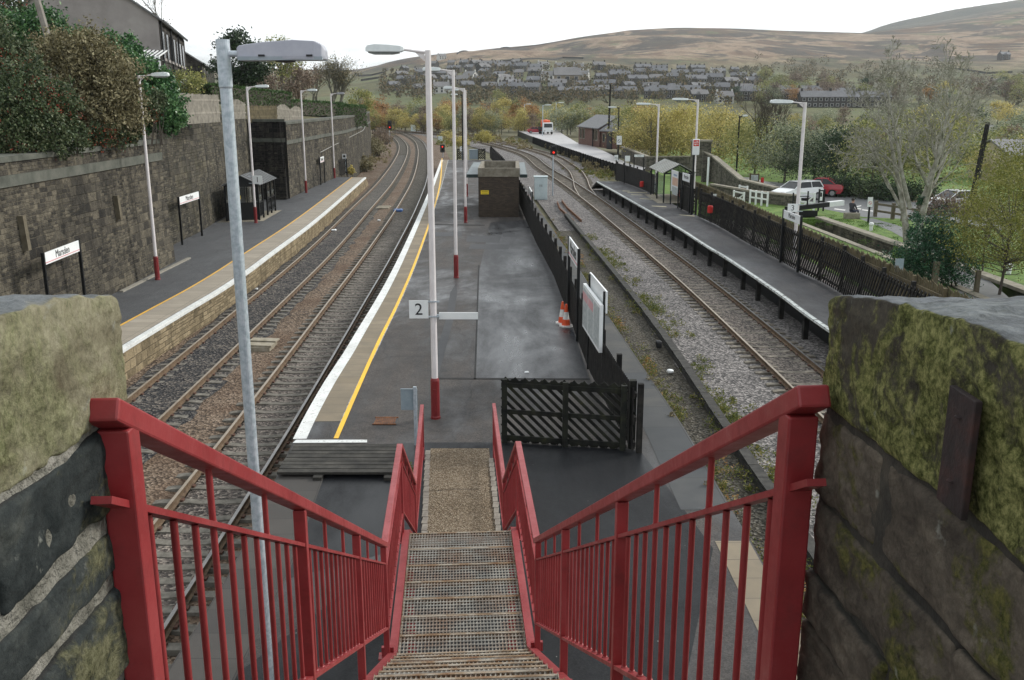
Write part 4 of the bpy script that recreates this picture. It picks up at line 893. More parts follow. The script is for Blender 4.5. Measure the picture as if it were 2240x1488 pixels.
for i in range(13):
    for zz, sg in ((H_, 1), (.04, -1)):
        c = a + u * (.09 + i * .215) + Vector((0, 0, zz)) - n_ * .03
        if (c - a).length < L + .5: mb.extr([c - u * .085, c + u * .085, c + Vector((0, 0, sg * .085))], n_ * .02)
mb.build('zigzag_points', m_woodg, t)
for zz in (.11, H_ * .5, H_ * .93): mb = MB(); mb.beam(a + Vector((0, 0, zz)), b + Vector((0, 0, zz)), .045, .1); mb.build('rail', m_woodg, t)
for s0 in (.08, L * .52, L - .06): c = a + u * s0 + n_ * .06; mb = MB(); mb.box(c.x - .06, c.x + .06, c.y - .05, c.y + .05, ZP - .1, ZP + H_ + .05); mb.build('post', m_woodg, t)
c = b + Vector((.14, .12, 0)); mb = MB(); mb.box(c.x - .07, c.x + .07, c.y - .07, c.y + .07, ZP - .1, ZP + H_ + .12); mb.build('corner_post', m_woodg, t)

# ------------------------------------------------------------------ things standing on the island
c0, c1 = P(615, 1040, ZP), P(878, 972, ZP); xl0, xl1 = P(640, 972, ZP).x, P(876, 972, ZP).x; yb, yt = P(650, 1046, ZP).y, P(700, 982, ZP).y
t = thing('timber_boards', ((xl0 + xl1) / 2, yb, ZP), 'low deck of weathered timber boards on battens beside the stairs', 'boards'); n = 8
for i in range(n):
    y = yb + (yt - yb) * (i + .5) / n; mb = MB(); mb.obox(((xl0 + xl1) / 2 + .12, y, ZP + .095), (xl1 - xl0 + rnd.uniform(-.03, .03), (yt - yb) / n - .03, .05), rnd.uniform(-.004, .004)); mb.build('board', m_board, t)
for px in (695, 850): q = P(px, 1050, ZP); mb = MB(); mb.box(q.x - .09, q.x + .09, yb - .14, yt - .1, ZP, ZP + .07); mb.build('batten', m_board, t)
q = P(843, 922, ZP); t = thing('drain_grate', (q.x, q.y, ZP + .01), 'rusty orange iron drain grate set in the tarmac near the stairs', 'drain'); m_rust = M('orange_rust', [(.06, .03, .02), (.15, .065, .03), (.27, .11, .04)], 9, .85, .2)
mb = MB()
for i in range(11): mb.box(q.x - .24 + i * .045, q.x - .215 + i * .045, q.y - .22, q.y + .22, ZP + .008, ZP + .026)
mb.build('bars', m_rust, t); mb = MB()
for s in (-1, 1): mb.box(q.x - .27, q.x + .28, q.y + s * .24 - .02, q.y + s * .24 + .02, ZP + .008, ZP + .028)
mb.box(q.x - .27, q.x + .28, q.y - .22, q.y + .22, ZP + .0105, ZP + .0115, 1); mb.build('frame', [m_rust, m_bkl], t)
q = P(911, 972, ZP); t = thing('sign', q, 'grey metal back of a sign on a slim post beside the foot of the stairs', 'sign'); zc = PD(895, 874, q.y)
mb = MB(); mb.obox((zc.x, q.y, zc.z), (.36, .012, .48)); mb.obox((zc.x, q.y - .008, zc.z + .235), (.36, .03, .02)); mb.obox((zc.x, q.y - .01, zc.z - .0), (.08, .006, .02)); mb.build('plate', m_blueback, t)
mb = MB(); mb.box(q.x - .035, q.x + .035, q.y - .07, q.y - .015, ZP, zc.z + .3); mb.build('post', m_galv, t)
m_cone = M('cone_orange', [(.62, .07, .02), (.75, .12, .04)], 5, .45, 0); m_conew = M('cone_white', [(.6, .6, .58), (.75, .75, .73)], 5, .4, 0)
def cone(q, label):
    t = thing('traffic_cone', q, label, 'traffic cone', 'traffic cones by the fence'); mb = MB()
    mb.prism([(q.x + .24 * math.cos(k * math.pi / 4 + .39), q.y + .24 * math.sin(k * math.pi / 4 + .39)) for k in range(8)], q.z, q.z + .05); mb.build('base', m_conew, t)
    r = lambda z: .15 - .115 * z / .75; S_ = [(.05, .25, m_cone), (.25, .5, m_conew), (.5, .76, m_cone)]
    for a_, b_, m in S_: mb = MB(); mb.lathe([(r(a_), a_), (r(b_), b_)], q, 16); mb.build('band' if m is m_conew else 'cone_body', m, t)
cone(P(1238, 714, ZP), 'nearer and fuller of the two orange and white traffic cones by the fence'); cone(P(1230, 708, ZP), 'rear traffic cone half hidden behind the other one by the fence')
# brick block with canopy wings
t = thing('brick_block', (-.85, 60, ZP), 'flat roofed dark brick shelter block on the island platform with low green canopies', 'building'); bx0, bx1 = P(1047, 475, ZP).x, P(1135, 475, ZP).x; by = P(1090, 475, ZP).y; zt = Z(1090, 387, by); zp = Z(1090, 368, by); bd = 7.5
def bbox(mb, x0, x1, y0, y1, z0, z1, m=0):
    mb.quad((x0, y0, z0), (x1, y0, z0), (x1, y0, z1), (x0, y0, z1), m, [(0, z0), (x1 - x0, z0), (x1 - x0, z1), (0, z1)]); mb.quad((x1, y1, z0), (x0, y1, z0), (x0, y1, z1), (x1, y1, z1), m, [(0, z0), (x1 - x0, z0), (x1 - x0, z1), (0, z1)])
    mb.quad((x0, y1, z0), (x0, y0, z0), (x0, y0, z1), (x0, y1, z1), m, [(0, z0), (y1 - y0, z0), (y1 - y0, z1), (0, z1)]); mb.quad((x1, y0, z0), (x1, y1, z0), (x1, y1, z1), (x1, y0, z1), m, [(0, z0), (y1 - y0, z0), (y1 - y0, z1), (0, z1)]); mb.quad((x0, y0, z1), (x1, y0, z1), (x1, y1, z1), (x0, y1, z1), m)
mb = MB(); bbox(mb, bx0, bx1, by, by + bd, ZP, zt); mb.build('wall', m_brick, t); m_conc = M('weathered_concrete', [(.13, .115, .09), (.2, .18, .14), (.26, .24, .2)], 3, .9, .2); m_grn = M('dark_green_fascia', [(.015, .03, .03), (.03, .05, .05)], 3, .5, .05)
mb = MB()
for x0, x1, y0, y1 in ((bx0 - .02, bx1 + .05, by - .05, by + .2), (bx0 - .02, bx1 + .05, by + bd - .25, by + bd + .05), (bx0 - .02, bx0 + .2, by + .2, by + bd - .25), (bx1 - .2, bx1 + .05, by + .2, by + bd - .25)): mb.box(x0, x1, y0, y1, zt, zp)
mb.build('parapet', m_conc, t)
mb = MB(); mb.box(bx0 + .2, bx1 - .2, by + .2, by + bd - .25, zt + .004, zt + .03); mb.build('roof', m_tin, t)
for x0, x1 in ((bx0 - .85, bx0 - .03), (bx1 + .06, bx1 + .55)):
    mb = MB(); mb.box(x0, x1, by + .6, by + 13, zt - .1, zt + .1, 0); mb.box(x0 + .05, x1 - .05, by + .65, by + 12.95, zt + .1, zt + .115, 1); mb.build('canopy', [m_grn, M('canopy_felt', [(.1, .13, .14), (.16, .19, .2)], 2, .5, .05)], t)
mb = MB(); bbox(mb, bx0 + .1, bx1 - .1, by + 8.5, by + 13, ZP, zt + .25); mb.build('rear_wall', m_brick, t)
c = PD(1060.5, 421, by - .03); mb = MB(); mb.obox(c, (.52, .02, .25)); mb.build('yellow_sign', m_ylw, t)
for i, dz in enumerate((.05, -.05)): mb = MB(); mb.obox((c.x, c.y - .012, c.z + dz), (.38, .004, .022)); mb.build('sign_line', m_bkl, t)
# end of the island: lattice panels, cabinet, sign
ye = 124
for u0, u1 in ((1001, 1020), (1046, 1061)):
    x0, x1 = PD(u0, 345, ye).x, PD(u1, 345, ye).x; fence('end_fence', [(x0, ye), (x1, ye)], ZP, 1.35, ('left' if u0 < 1030 else 'right') + ' short black lattice panel by the grey cabinet at the island tip', side=-1, step=.25, lean=.9, w=.12, postgap=2, posthi=.02)
c = PD(1036, 346, ye); t = thing('equipment_cabinet', (c.x, ye, ZP), 'grey metal equipment cabinet between black lattice panels at the island tip', 'cabinet'); mb = MB(); mb.box(c.x - .55, c.x + .55, ye - .3, ye + .3, ZP, ZP + 1.2); mb.build('body', m_blueback, t, bevel=.02); mb = MB(); mb.box(c.x - .6, c.x + .6, ye - .35, ye + .35, ZP + 1.203, ZP + 1.26); mb.build('lid', m_blueback, t)
q = thing('sign', (PD(1010, 326, ye - .3).x, ye - .3, ZP), 'small white 2 sign on a lattice panel at the island tip', 'sign'); c = PD(1010.5, 326, ye - .3); mb = MB(); mb.obox(c, (.55, .03, .6)); mb.build('plate', m_wht, q); textmesh('numeral', '2', .5, m_bkl, (c.x, c.y - .018, c.z), (R(90), 0, 0), q); mb = MB(); mb.box(c.x - .03, c.x + .03, c.y + .02, c.y + .08, ZP, c.z); mb.build('post', m_galv, q)

# ------------------------------------------------------------------ signals and trackside boxes
def signal(bx, by, z, tx, ty, hw, hh, label, lit, arrow=False, pm=m_galv, Y=None):
    b = P(bx, by, z) if Y is None else Vector((PD(bx, by, Y).x, Y, z)); c = PD(tx, ty, b.y); k = b.y / ray(tx, ty)[1] / FPX; W_, H_ = hw * k, hh * k
    t = thing('railway_signal', b, label, 'signal'); mb = MB(); mb.box(c.x - W_ / 2, c.x + W_ / 2, b.y - .12, b.y + .12, c.z - H_ / 2, c.z + H_ / 2); mb.build('head', m_bkl, t, bevel=.03)
    mb = MB(); mb.tube([b, (b.x, b.y, c.z - H_ / 2)], .06, 8); mb.build('post', pm, t)
    for i, dz in enumerate((.22, -.22)):
        mb = MB(); mb.lathe([(W_ * .17, 0), (W_ * .17, .1)], (0, 0, 0), 12); v = [(c.x + a_, b.y - .12 - z_, c.z + dz * H_ + b_) for a_, b_, z_ in mb.v]; mb.v = v; mb.build('lens', m_redlamp if (i == 0) == lit else m_glass, t)
        mb = MB(); mb.add([(c.x + W_ * .36 * math.cos(q), b.y - .12 - yy, c.z + dz * H_ + W_ * .36 * math.sin(q)) for yy in (0, .22) for q in np.linspace(0, math.pi, 7)], [(j, j + 1, j + 8, j + 7) for j in range(6)]); mb.build('hood', m_bkl, t)
    return t
signal(1209, 428, -.2, 1211, 329, 14, 20, 'black two light signal on a galvanised post by the right-hand points', False)
signal(853, 318, -.25, 852.5, 274, 9, 20, 'far signal showing a pair of red lights where the left tracks curve away', False)
signal(969, 344, -.2, 968, 325, 10, 17, 'short red signal just past the tip of the island platform', True)
q = P(1183, 437, -.25); t = thing('relay_cabinet', q, 'tall pale blue relay cabinet standing on the ballast beside the right-hand track', 'cabinet'); w = 28 / 2 * q.y / FPX; h = Z(1183, 388, q.y) + .25
mb = MB(); mb.box(q.x - w, q.x + w, q.y, q.y + .9, -.25, -.25 + h); mb.build('body', m_cab, t, bevel=.02)
mb = MB(); mb.box(q.x - w - .05, q.x + w + .05, q.y - .06, q.y + .95, -.247 + h, -.18 + h); mb.build('lid', m_cab, t)
for s in (-1, 1): mb = MB(); mb.box(q.x + (.015 if s > 0 else -w + .04), q.x + (w - .04 if s > 0 else -.015), q.y - .02, q.y - .003, -.1, h - .38); d_ = mb.build('door', m_cab, t); mb = MB(); mb.box(q.x + s * .08 - .02, q.x + s * .08 + .02, q.y - .04, q.y - .021, h * .45, h * .55); mb.build('handle', m_bkl, d_)
for (px, py, w, h, lb) in ((904, 281, 10, 12, 'small grey box beside the far curve of the left-hand tracks'), (963, 306, 8, 12, 'small grey trackside box in the yellow weeds beyond the island'), (855, 272, 7, 14, 'tall pale box beside the far signal at the curve')):
    q = P(px, py + h / 2, -.3); k = q.y / FPX; t = thing('trackside_box', q, lb, 'cabinet'); mb = MB(); mb.box(q.x - w * k / 2, q.x + w * k / 2, q.y, q.y + .6, -.3, -.3 + h * k); mb.build('body', m_cab, t); mb = MB(); mb.box(q.x - w * k / 2 - .05, q.x + w * k / 2 + .05, q.y - .05, q.y + .65, -.297 + h * k, -.22 + h * k); mb.build('lid', m_cab, t)
# concrete catch pit between the tracks, farther lids, rusty rails, cable trough
m_cslab = M('catchpit_concrete', [(.2, .18, .13), (.29, .26, .2), (.36, .33, .27)], 4, .9, .2)
q = P(572, 760, -.2); t = thing('catch_pit', (q.x, q.y, -.2), 'open concrete catch pit with two loose slabs between the left-hand tracks', 'catch pit')
mb = MB()
for x0, x1, y0, y1 in ((-.42, .42, -.55, -.45), (-.42, .42, .45, .55), (-.42, -.32, -.45, .45), (.32, .42, -.45, .45)): mb.box(q.x + x0, q.x + x1, q.y + y0, q.y + y1, -.3, -.06)
mb.build('rim', m_cslab, t); mb = MB(); mb.box(q.x - .32, q.x + .32, q.y - .45, q.y + .45, -.3, -.26); mb.build('pit_floor', m_bkl, t)
for dy, rz in ((-.28, -.1), (.36, -.12)): mb = MB(); mb.obox((q.x + .02, q.y + dy, -.03), (.95, .42, .055), rz); mb.build('slab', m_cslab, t)
for (px, py, lb) in ((839, 455, 'pair of pale concrete lids between the left-hand tracks, halfway along'),):
    q = P(px, py, -.2); t = thing('catch_pit', (q.x, q.y, -.2), lb, 'catch pit')
    for dy in (-.4, .5): mb = MB(); mb.obox((q.x, q.y + dy, -.16), (1.0, .6, .1), -.05); mb.build('slab', m_cslab, t)
q = P(871, 462, -.15); mb = MB()
rock(mb, q.x - .35, q.x + .35, q.y - .4, q.y + .4, -.2, .0, 3, .08, .06, 6); tag(mb.build('plastic_bag', M('blue_plastic', [(.03, .09, .25), (.06, .14, .35)], 5, .4, .2), None, True, loc=q), 'crumpled blue plastic bag lying inside the second track', 'bag')
for k, pts in enumerate(([(1219, 440), (1225, 455), (1255, 481)], [(1229, 437), (1240, 452), (1272, 481)])):
    mb = MB(); mb.sweep([P(a_, b_, -.03) for a_, b_ in pts], RP); tag(mb.build('loose_rail', m_rust, None), ('left' if k == 0 else 'right') + ' of two rusty loose rails lying on the ballast by the relay cabinet', 'rail', 'loose rails on the ballast')
tr = [P(*q, -.06) for q in ((1238, 470), (1262, 504), (1298, 550), (1351, 619), (1407, 677), (1452, 742), (1496, 811), (1547, 867), (1591, 942))][::4][::-1]
tr = spline([tr[0] + (tr[0] - tr[1]).normalized() * 12, tr[0] + (tr[0] - tr[1]).normalized() * 5] + tr, 1.0); tt = thing('cable_trough', tr[0], 'line of dark concrete cable trough lids along the grey ballast', 'cable trough'); mb = MB(); mb.sweep(tr, [(-.12, -.2), (.12, -.2), (.12, 0), (-.12, 0)], 0); mb.build('channel', M('trough_concrete', [(.02, .02, .019), (.036, .035, .032), (.05, .05, .045)], 4, .9, .2), tt)
mb = MB()
for i in range(len(tr) - 1): d = tr[i + 1] - tr[i]; c = (tr[i] + tr[i + 1]) / 2; mb.obox((c.x, c.y, .025), (.25, d.length - .02, .04), math.atan2(d.y, d.x) - math.pi / 2 + rnd.uniform(-.02, .02))
mb.build('lids', m_slpd if 'm_slpd' in globals() else M('trough_lid', [(.022, .022, .02), (.04, .039, .036), (.065, .063, .056)], 4, .9, .2), tt)
# litter and scraps on the ballast
for (px, py, s, lb) in ((561, 632, .12, 'small white scrap beside the first rail'), (730, 504, .3, 'flat white scrap between the rails of the second track'), (829, 482, .2, 'white scrap by the hole between the tracks'), (1152, 815, .12, 'small white carton lying on the island tarmac'), (1466, 812, .2, 'crumpled white sheet in the weeds by the trough'), (1441, 758, .2, 'round dark lump in the weeds by the trough'), (1659, 488, 0, '')):
    if not s: continue
    q = P(px, py, ZP if 1100 < px < 1200 else -.12); mb = MB(); rock(mb, q.x - s / 2, q.x + s / 2, q.y - s / 2, q.y + s / 2, q.z - .05, q.z + (s * .25 if 'lump' not in lb else .2), px, s * .2, s * .15, 5); tag(mb.build('litter', m_bkl if 'dark' in lb else m_wht, None, True, loc=q), lb, 'litter')

# ------------------------------------------------------------------ waiting shelter on the side platform
def shelter(label, nr, nl, fr, zf, ze, za, near_open=True, roofm=m_tin, glass=True, name='waiting_shelter', rib=.25, fr_m=m_blk, solid=True):
    """nr/nl near right and left corners (x,y), fr far right corner; gable ends near and far"""
    nr, nl, fr = (Vector((*q, zf)) for q in (nr, nl, fr)); fl = nl + (fr - nr); t = thing(name, (nr + nl + fr + fl) / 4, label, 'shelter')
    up = lambda p, z: Vector((p.x, p.y, z)); nm, fm = (nr + nl) / 2, (fr + fl) / 2; oh = (fr - nr).normalized() * .18; sd = (nr - nl).normalized() * .16
    for p in (nr, nl, fr, fl, nr.lerp(fr, .5), nl.lerp(fl, .5), nr.lerp(fr, .25), nr.lerp(fr, .75)): mb = MB(); mb.box(p.x - .05, p.x + .05, p.y - .05, p.y + .05, zf, ze - .02); mb.build('post', fr_m, t)
    for a_, b_ in ((nl - sd, nm), (nm, nr + sd)):
        lo, hi = (a_, b_) if a_ is not nm else (b_, a_)
        e0, e1, r0, r1 = up(lo, ze - .05) - oh, up(lo, ze - .05) + (fr - nr) + oh, up(nm, za) - oh, up(nm, za) + (fr - nr) + oh
        mb = MB(); nrm = (e1 - e0).cross(r0 - e0).normalized(); nrm = nrm if nrm.z > 0 else -nrm
        mb.hexa([e0, e1, r1, r0, e0 + nrm * .03, e1 + nrm * .03, r1 + nrm * .03, r0 + nrm * .03]); L_ = (e1 - e0).length; k = int(L_ / (rib * 2.4))
        for i in range(k + 1): f = i / k; mb.beam(e0.lerp(e1, f) + nrm * .045, r0.lerp(r1, f) + nrm * .045, .03, .03, 1)
        mb.build('roof', [roofm, M('roof_rib', [(.12, .13, .13), (.2, .21, .21)], 3, .5, 0)], t)
    for base, nm_ in ((0, 'gable'), (1, 'gable')):
        o_ = (fr - nr) * base; mb = MB(); a_, b_, c_ = up(nl, ze - .06) + o_, up(nr, ze - .06) + o_, up(nm, za - .04) + o_; mb.extr([a_, b_, c_], (fr - nr).normalized() * .03); mb.build(nm_, fr_m if solid else m_pane, t)
        mb = MB(); mb.beam(a_, b_, .06, .1); mb.beam(a_, c_, .06, .08); mb.beam(b_, c_, .06, .08); mb.build('gable_frame', fr_m, t)
    return t, nr, nl, fr, fl
a_, b_, c_ = P(568, 482, ZP), P(497, 485, ZP), P(611, 457, ZP); d_ = (c_ - a_).normalized() * 5.2; ze, za = Z(559, 404, a_.y), Z(527, 384, a_.y)
t, nr, nl, fr, fl = shelter('black framed waiting shelter with a pitched grey roof on the side platform', a_.xy, b_.xy, (a_ + d_).xy, ZP + .02, ze, za)
def pane(mb, a_, b_, z0, z1, th=.02, m=0): mb.beam((a_.x, a_.y, (z0 + z1) / 2), (b_.x, b_.y, (z0 + z1) / 2), th, z1 - z0, m)
mb = MB(); pane(mb, nl, nr, ZP + .05, ZP + 1.15); mb.build('near_panel', m_blk, t); mb = MB(); pane(mb, nl, fl, ZP + .05, ze - .1); mb.build('back_panel', m_blk, t)
mb = MB(); pane(mb, nl, nr, ZP + 1.2, ze - .15, .012); mb.build('end_pane', m_pane, t)
for f in (.33, .66): p_ = nl.lerp(nr, f); mb = MB(); mb.box(p_.x - .03, p_.x + .03, p_.y - .03, p_.y + .03, ZP + 1.15, ze); mb.build('mullion', m_blk, t)
for f0, f1 in ((.0, .25), (.5, 1)):
    mb = MB(); pane(mb, nr.lerp(fr, f0), nr.lerp(fr, f1), ZP + 1.15, ze - .12, .012); mb.build('front_pane', m_pane, t); mb = MB()
    p0, p1_ = nr.lerp(fr, f0), nr.lerp(fr, f1); pane(mb, p0, p1_, ZP + .2, ZP + .27, .03); pane(mb, p0, p1_, ZP + 1.05, ZP + 1.12, .03)
    for i in range(9): e_ = p0.lerp(p1_, i / 8); f_ = p0.lerp(p1_, min(1, (i + 1) / 8)); mb.beam((e_.x, e_.y, ZP + .25), (f_.x, f_.y, ZP + 1.05), .025, .025); mb.beam((f_.x, f_.y, ZP + .25), (e_.x, e_.y, ZP + 1.05), .025, .025)
    mb.build('lattice_panel', m_blk, t)
mb = MB(); p_ = PD(520, 432, nl.y - .06); mb.obox(p_, (.36, .02, .22)); mb.build('yellow_notice', m_ylw, t)
mb = MB(); v = [nl + Vector((-.5, -.5, 0)), nr + Vector((.35, -.5, 0)), fr + Vector((.35, .3, 0)), fl + Vector((-.5, .3, 0))]; mb.add([(q.x, q.y, ZP + .012) for q in v], [(0, 1, 2, 3)]); mb.build('concrete_base', m_cslab, t)
q0, q1 = P(735, 386, ZP), P(757, 382, ZP); fence('end_fence', [(q0.x, q0.y), (q1.x, q1.y)], ZP, 1.6, 'small black slatted fence closing the far end of the side platform', side=-1, step=.28, lean=.8, w=.12, postgap=2, posthi=.02)
q = P(757, 381, ZP); c = PD(753, 343, q.y); t = thing('sign', q, 'small white no-entry notice on a grey post at the far end of the side platform', 'sign'); mb = MB(); mb.obox(c, (.42, .03, .55)); mb.build('plate', m_wht, t); mb = MB(); mb.tube([q, (q.x, q.y, c.z)], .04, 6); mb.build('post', m_galv, t); mb = MB(); mb.lathe([(.13, 0), (.13, .01)], (0, 0, 0), 14); mb.v = [(c.x + a1, c.y - .016 - z1, c.z + .05 + b1) for a1, b1, z1 in mb.v]; mb.build('symbol', m_bkl, t)
# ------------------------------------------------------------------ land by the canal
m_kerb = M('coping_stone', [(.16, .145, .11), (.24, .22, .175), (.3, .28, .23)], 3, .9, .25)
def slab(name, poly, z0, z1, mat, side=None): 
    mb = MB(); mb.prism(poly, z0, z1, 0, 0); return tag(mb.build(name, mat), kind='structure')
CN = [(18.35, -6), (18.55, 30), (18.7, 46.6), (18.35, 61.5)]; CF = [(20.6, -6), (20.5, 30), (20.35, 49.7), (19.9, 61.5)]
slab('canal_bank', [(12.9, -6)] + CN + [(12.2, 61.5), (12.0, 50), (12.6, 36)], -.5, RZ, m_grass)
slab('grass', [CF[0], (75, -6), (85, 160), (34, 160), (22, 150), (19, 118), (14.2, 101), (11.2, 88), (11.4, 75), (12.1, 64), (12.2, 61.52), CN[-1], CF[3], CF[2], CF[1]], -.5, RZ, m_grass)
mb = MB(); gq = [(12.95, -6), (14.35, -6), (14.3, 50), (14.2, 61.4), (12.3, 61.4), (12.1, 50), (12.65, 36)]; mb.add([(*q, RZ + .005) for q in gq], [tuple(range(7))]); tag(mb.build('gravel_strip', ballast_mat('pale_gravel', [(.18, .16, .15), (.34, .3, .28), (.5, .46, .43)], 22)), kind='structure')
mb = MB(); mb.quad((17, -6, -.36), (22, -6, -.36), (22, 62, -.36), (17, 62, -.36)); tag(mb.build('canal_water', m_water), kind='structure')
def stonewall(name, path, z0, z1, label, mat=m_stG, th=.4, cap=True, cat='wall'):
    p = [Vector((*q, 0)) for q in path]; t = thing(name, (*path[0], z0), label, cat); mb = MB(); z1s = z1 if hasattr(z1, '__len__') else [z1] * len(p); R0 = offs(p, th / 2); L0 = offs(p, -th / 2); L = 0
    for i in range(len(p) - 1):
        d = (p[i + 1] - p[i]).length; za, zb = z1s[i], z1s[i + 1]
        for A, B in ((R0[i], R0[i + 1]), (L0[i + 1], L0[i])):
            h0, h1 = (za, zb) if A is R0[i] else (zb, za); mb.quad((A.x, A.y, z0), (B.x, B.y, z0), (B.x, B.y, h1), (A.x, A.y, h0), 0, [(L, z0), (L + d, z0), (L + d, h1), (L, h0)])
        mb.quad((R0[i].x, R0[i].y, za), (R0[i + 1].x, R0[i + 1].y, zb), (L0[i + 1].x, L0[i + 1].y, zb), (L0[i].x, L0[i].y, za), 0, [(L, 0), (L + d, 0), (L + d, th), (L, th)]); L += d
    for i in (0, -1):
        A, B, z = R0[i], L0[i], z1s[i]; A, B = (B, A) if i == 0 else (A, B); mb.quad((A.x, A.y, z0), (B.x, B.y, z0), (B.x, B.y, z), (A.x, A.y, z), 0, [(0, z0), (th, z0), (th, z), (0, z)])
    mb.build('masonry', mat, t)
    if cap: mb = MB(); mb.sweep([Vector((q.x, q.y, z)) for q, z in zip(p, z1s)], [(-th / 2 - .05, .003), (th / 2 + .05, .003), (th / 2 + .02, .13), (-th / 2 - .02, .13)]); mb.build('coping', m_kerb, t)
    return t
stonewall('lock_wall', [(q[0] + .25, q[1]) for q in CF], -.4, RZ + .02, 'stone lock chamber wall between the canal and the lawn', m_stB, .5)
mb = MB(); mb.sweep([Vector((q[0] - .22, q[1], RZ)) for q in CN], [(-.2, -.5), (.2, -.5), (.2, .05), (-.2, .05)]); tag(mb.build('coping_stones', m_kerb), 'line of tan coping stones on the near edge of the canal', 'kerb')
def flat(name, pts, z, mat): mb = MB(); v = [P(a, b, z) for a, b in pts]; mb.add(v, [tuple(range(len(v)))]); o = mb.build(name, mat); n = o.data.polygons[0].normal; (o.data.flip_normals() if n.z < 0 else 0); return tag(o, kind='structure')
flat('road', [(1640, 396), (1690, 398), (1800, 412), (1900, 428), (2000, 441), (2330, 470), (2330, 520), (2000, 480), (1890, 475), (1800, 457), (1750, 443), (1690, 424), (1640, 408)], RZ + .006, m_road)
flat('footpath', [(1880, 478), (1910, 478), (1960, 492), (2020, 515), (2075, 548), (2160, 610), (2240, 680), (2130, 680), (2060, 590), (2010, 540), (1950, 506)], RZ + .01, m_road)
m_rpaint = M('road_paint', [(.6, .6, .58), (.7, .7, .68)], 4, .6, 0)
for q in ([(1868, 452), (1884, 449), (1884, 451), (1872, 454)], [(1872, 455), (1884, 456.5), (1883, 458.5), (1868, 455)], [(1826, 456), (1850, 459), (1848, 461), (1824, 458)], [(1886, 458), (1910, 461), (1909, 463), (1886, 460)]): flat('road_marking', q, RZ + .012, m_rpaint)
flat('garden_path', [(1655, 405), (1640, 398), (1620, 388), (1640, 388), (1680, 398), (1700, 405)], RZ + .008, m_gpath)

# ------------------------------------------------------------------ right-hand timber platform
Z3 = .85
E3 = [P(a, b, Z3) for a, b in ((1305, 397), (1351.6, 423), (1402, 451.6), (1448, 478), (1492.7, 504), (1545, 538), (1592.7, 566.5), (1700, 639), (1782.7, 700))][::-1]
E3 = spline([(10.55, 8), (10.5, 20)] + [q.to_2d() for q in E3], 1.0)
F3 = [P(a, b, Z3) for a, b in ((1347.6, 394), (1410, 417), (1486.7, 455.6), (1553, 486), (1580.6, 500), (1640, 535), (1700, 567), (1747.5, 594.6), (1828, 634))][::-1]
F3 = spline([(12.75, 8), (12.6, 20), (12.35, 30)] + [q.to_2d() for q in F3], 1.0)
G3 = xs_of(F3, [q.y for q in E3]); mb = MB(); a = lift(E3, Z3); b = [q + Vector((.12, 0, 0)) for q in lift(G3, Z3)]; ribbon(mb, a, b, 0); ribbon(mb, lift(E3, Z3 - .16), [Vector((q.x, q.y, Z3 - .16)) for q in b], 1); mb.wall([(q.x, q.y) for q in a], Z3 - .16, Z3, 1); mb.wall([(q.x, q.y) for q in b], Z3 - .16, Z3, 1)
e, f = E3[-1], b[-1]; dd = (E3[-1] - E3[-5]).normalized() * 3.0; mb.hexa([(f.x, f.y, .65), (e.x, e.y, .65), (e.x + dd.x * 1.1, e.y + dd.y, -.1), (f.x + dd.x, f.y + dd.y, -.1), (f.x, f.y, Z3), (e.x, e.y, Z3), (e.x + dd.x * 1.1, e.y + dd.y, .0), (f.x + dd.x, f.y + dd.y, .0)], 1)
p3 = tag(mb.build('timber_platform', [m_deck, m_wood]), kind='structure')
mb = MB(); mb.sweep(lift(E3, Z3), [(-.05, -.07), (.09, -.07), (.1, .012), (-.05, .012)]); mb.build('white_edge', paint('flaking_white_edge', (.62, .66, .64), (.1, .1, .09), .4, .47, 5), p3)
mb = MB(); mb.wall([(q.x + .75, q.y) for q in E3], -.3, Z3 - .16, 0); mb.build('under_deck_panel', m_blk, p3)  # black panel added behind the posts so the underside reads black
pp = [q for q in E3]; s = 0; last = pp[0]
for q in pp:
    s += (q - last).length; last = q
    if s > 2.35 and 14 < q.y < 87: s = 0; mb = MB(); mb.box(q.x + .12, q.x + .3, q.y - .1, q.y + .1, -.3, Z3 - .165); mb.beam((q.x + .1, q.y, Z3 - .27), (q.x + .75, q.y, Z3 - .27), .12, .2); mb.build('trestle_post', m_wood, p3)
for (x0, y0, x1, y1) in ((1361, 417, 1377, 418.5), (1372, 420.5, 1415, 422), (1380, 425, 1405, 427), (1399, 433.5, 1428, 436.5), (1425, 450, 1457, 452.5), (1486, 469.5, 1519, 473)):
    mb = MB(); v = [P(x0, y0, Z3 + .006), P(x1, y1 - 1, Z3 + .006), P(x1 + 1, y1 + .6, Z3 + .006), P(x0 + 1, y0 + 1.6, Z3 + .006)]; mb.add(v[::-1], [(0, 1, 2, 3)]); mb.build('pale_deck_strip', M('pale_strip', [(.3, .27, .17), (.42, .4, .3)], 4, .8, 0), p3)
ff = [q for q in F3 if q.y < 60.5]; fence('platform_fence', [(q.x, q.y) for q in ff[::-1]][::2] , Z3, 1.68, 'long black slatted fence along the back of the timber platform', side=1, step=.25, lean=.6, w=.09)
ff = [q for q in F3 if 61 < q.y < 66]; fence('platform_fence', [(q.x, q.y) for q in ff[::-1]], Z3, 1.68, 'short stretch of black fence under the boards next to the right shelter', side=1, step=.12, lean=.5)
ff = [q for q in F3 if q.y > 74.5]; fence('platform_fence', [(q.x, q.y) for q in ff[::-1]], Z3, 1.6, 'solid looking dark fence beyond the right shelter to the far end of the timber platform', side=1, step=.085, lean=.4, w=.09)
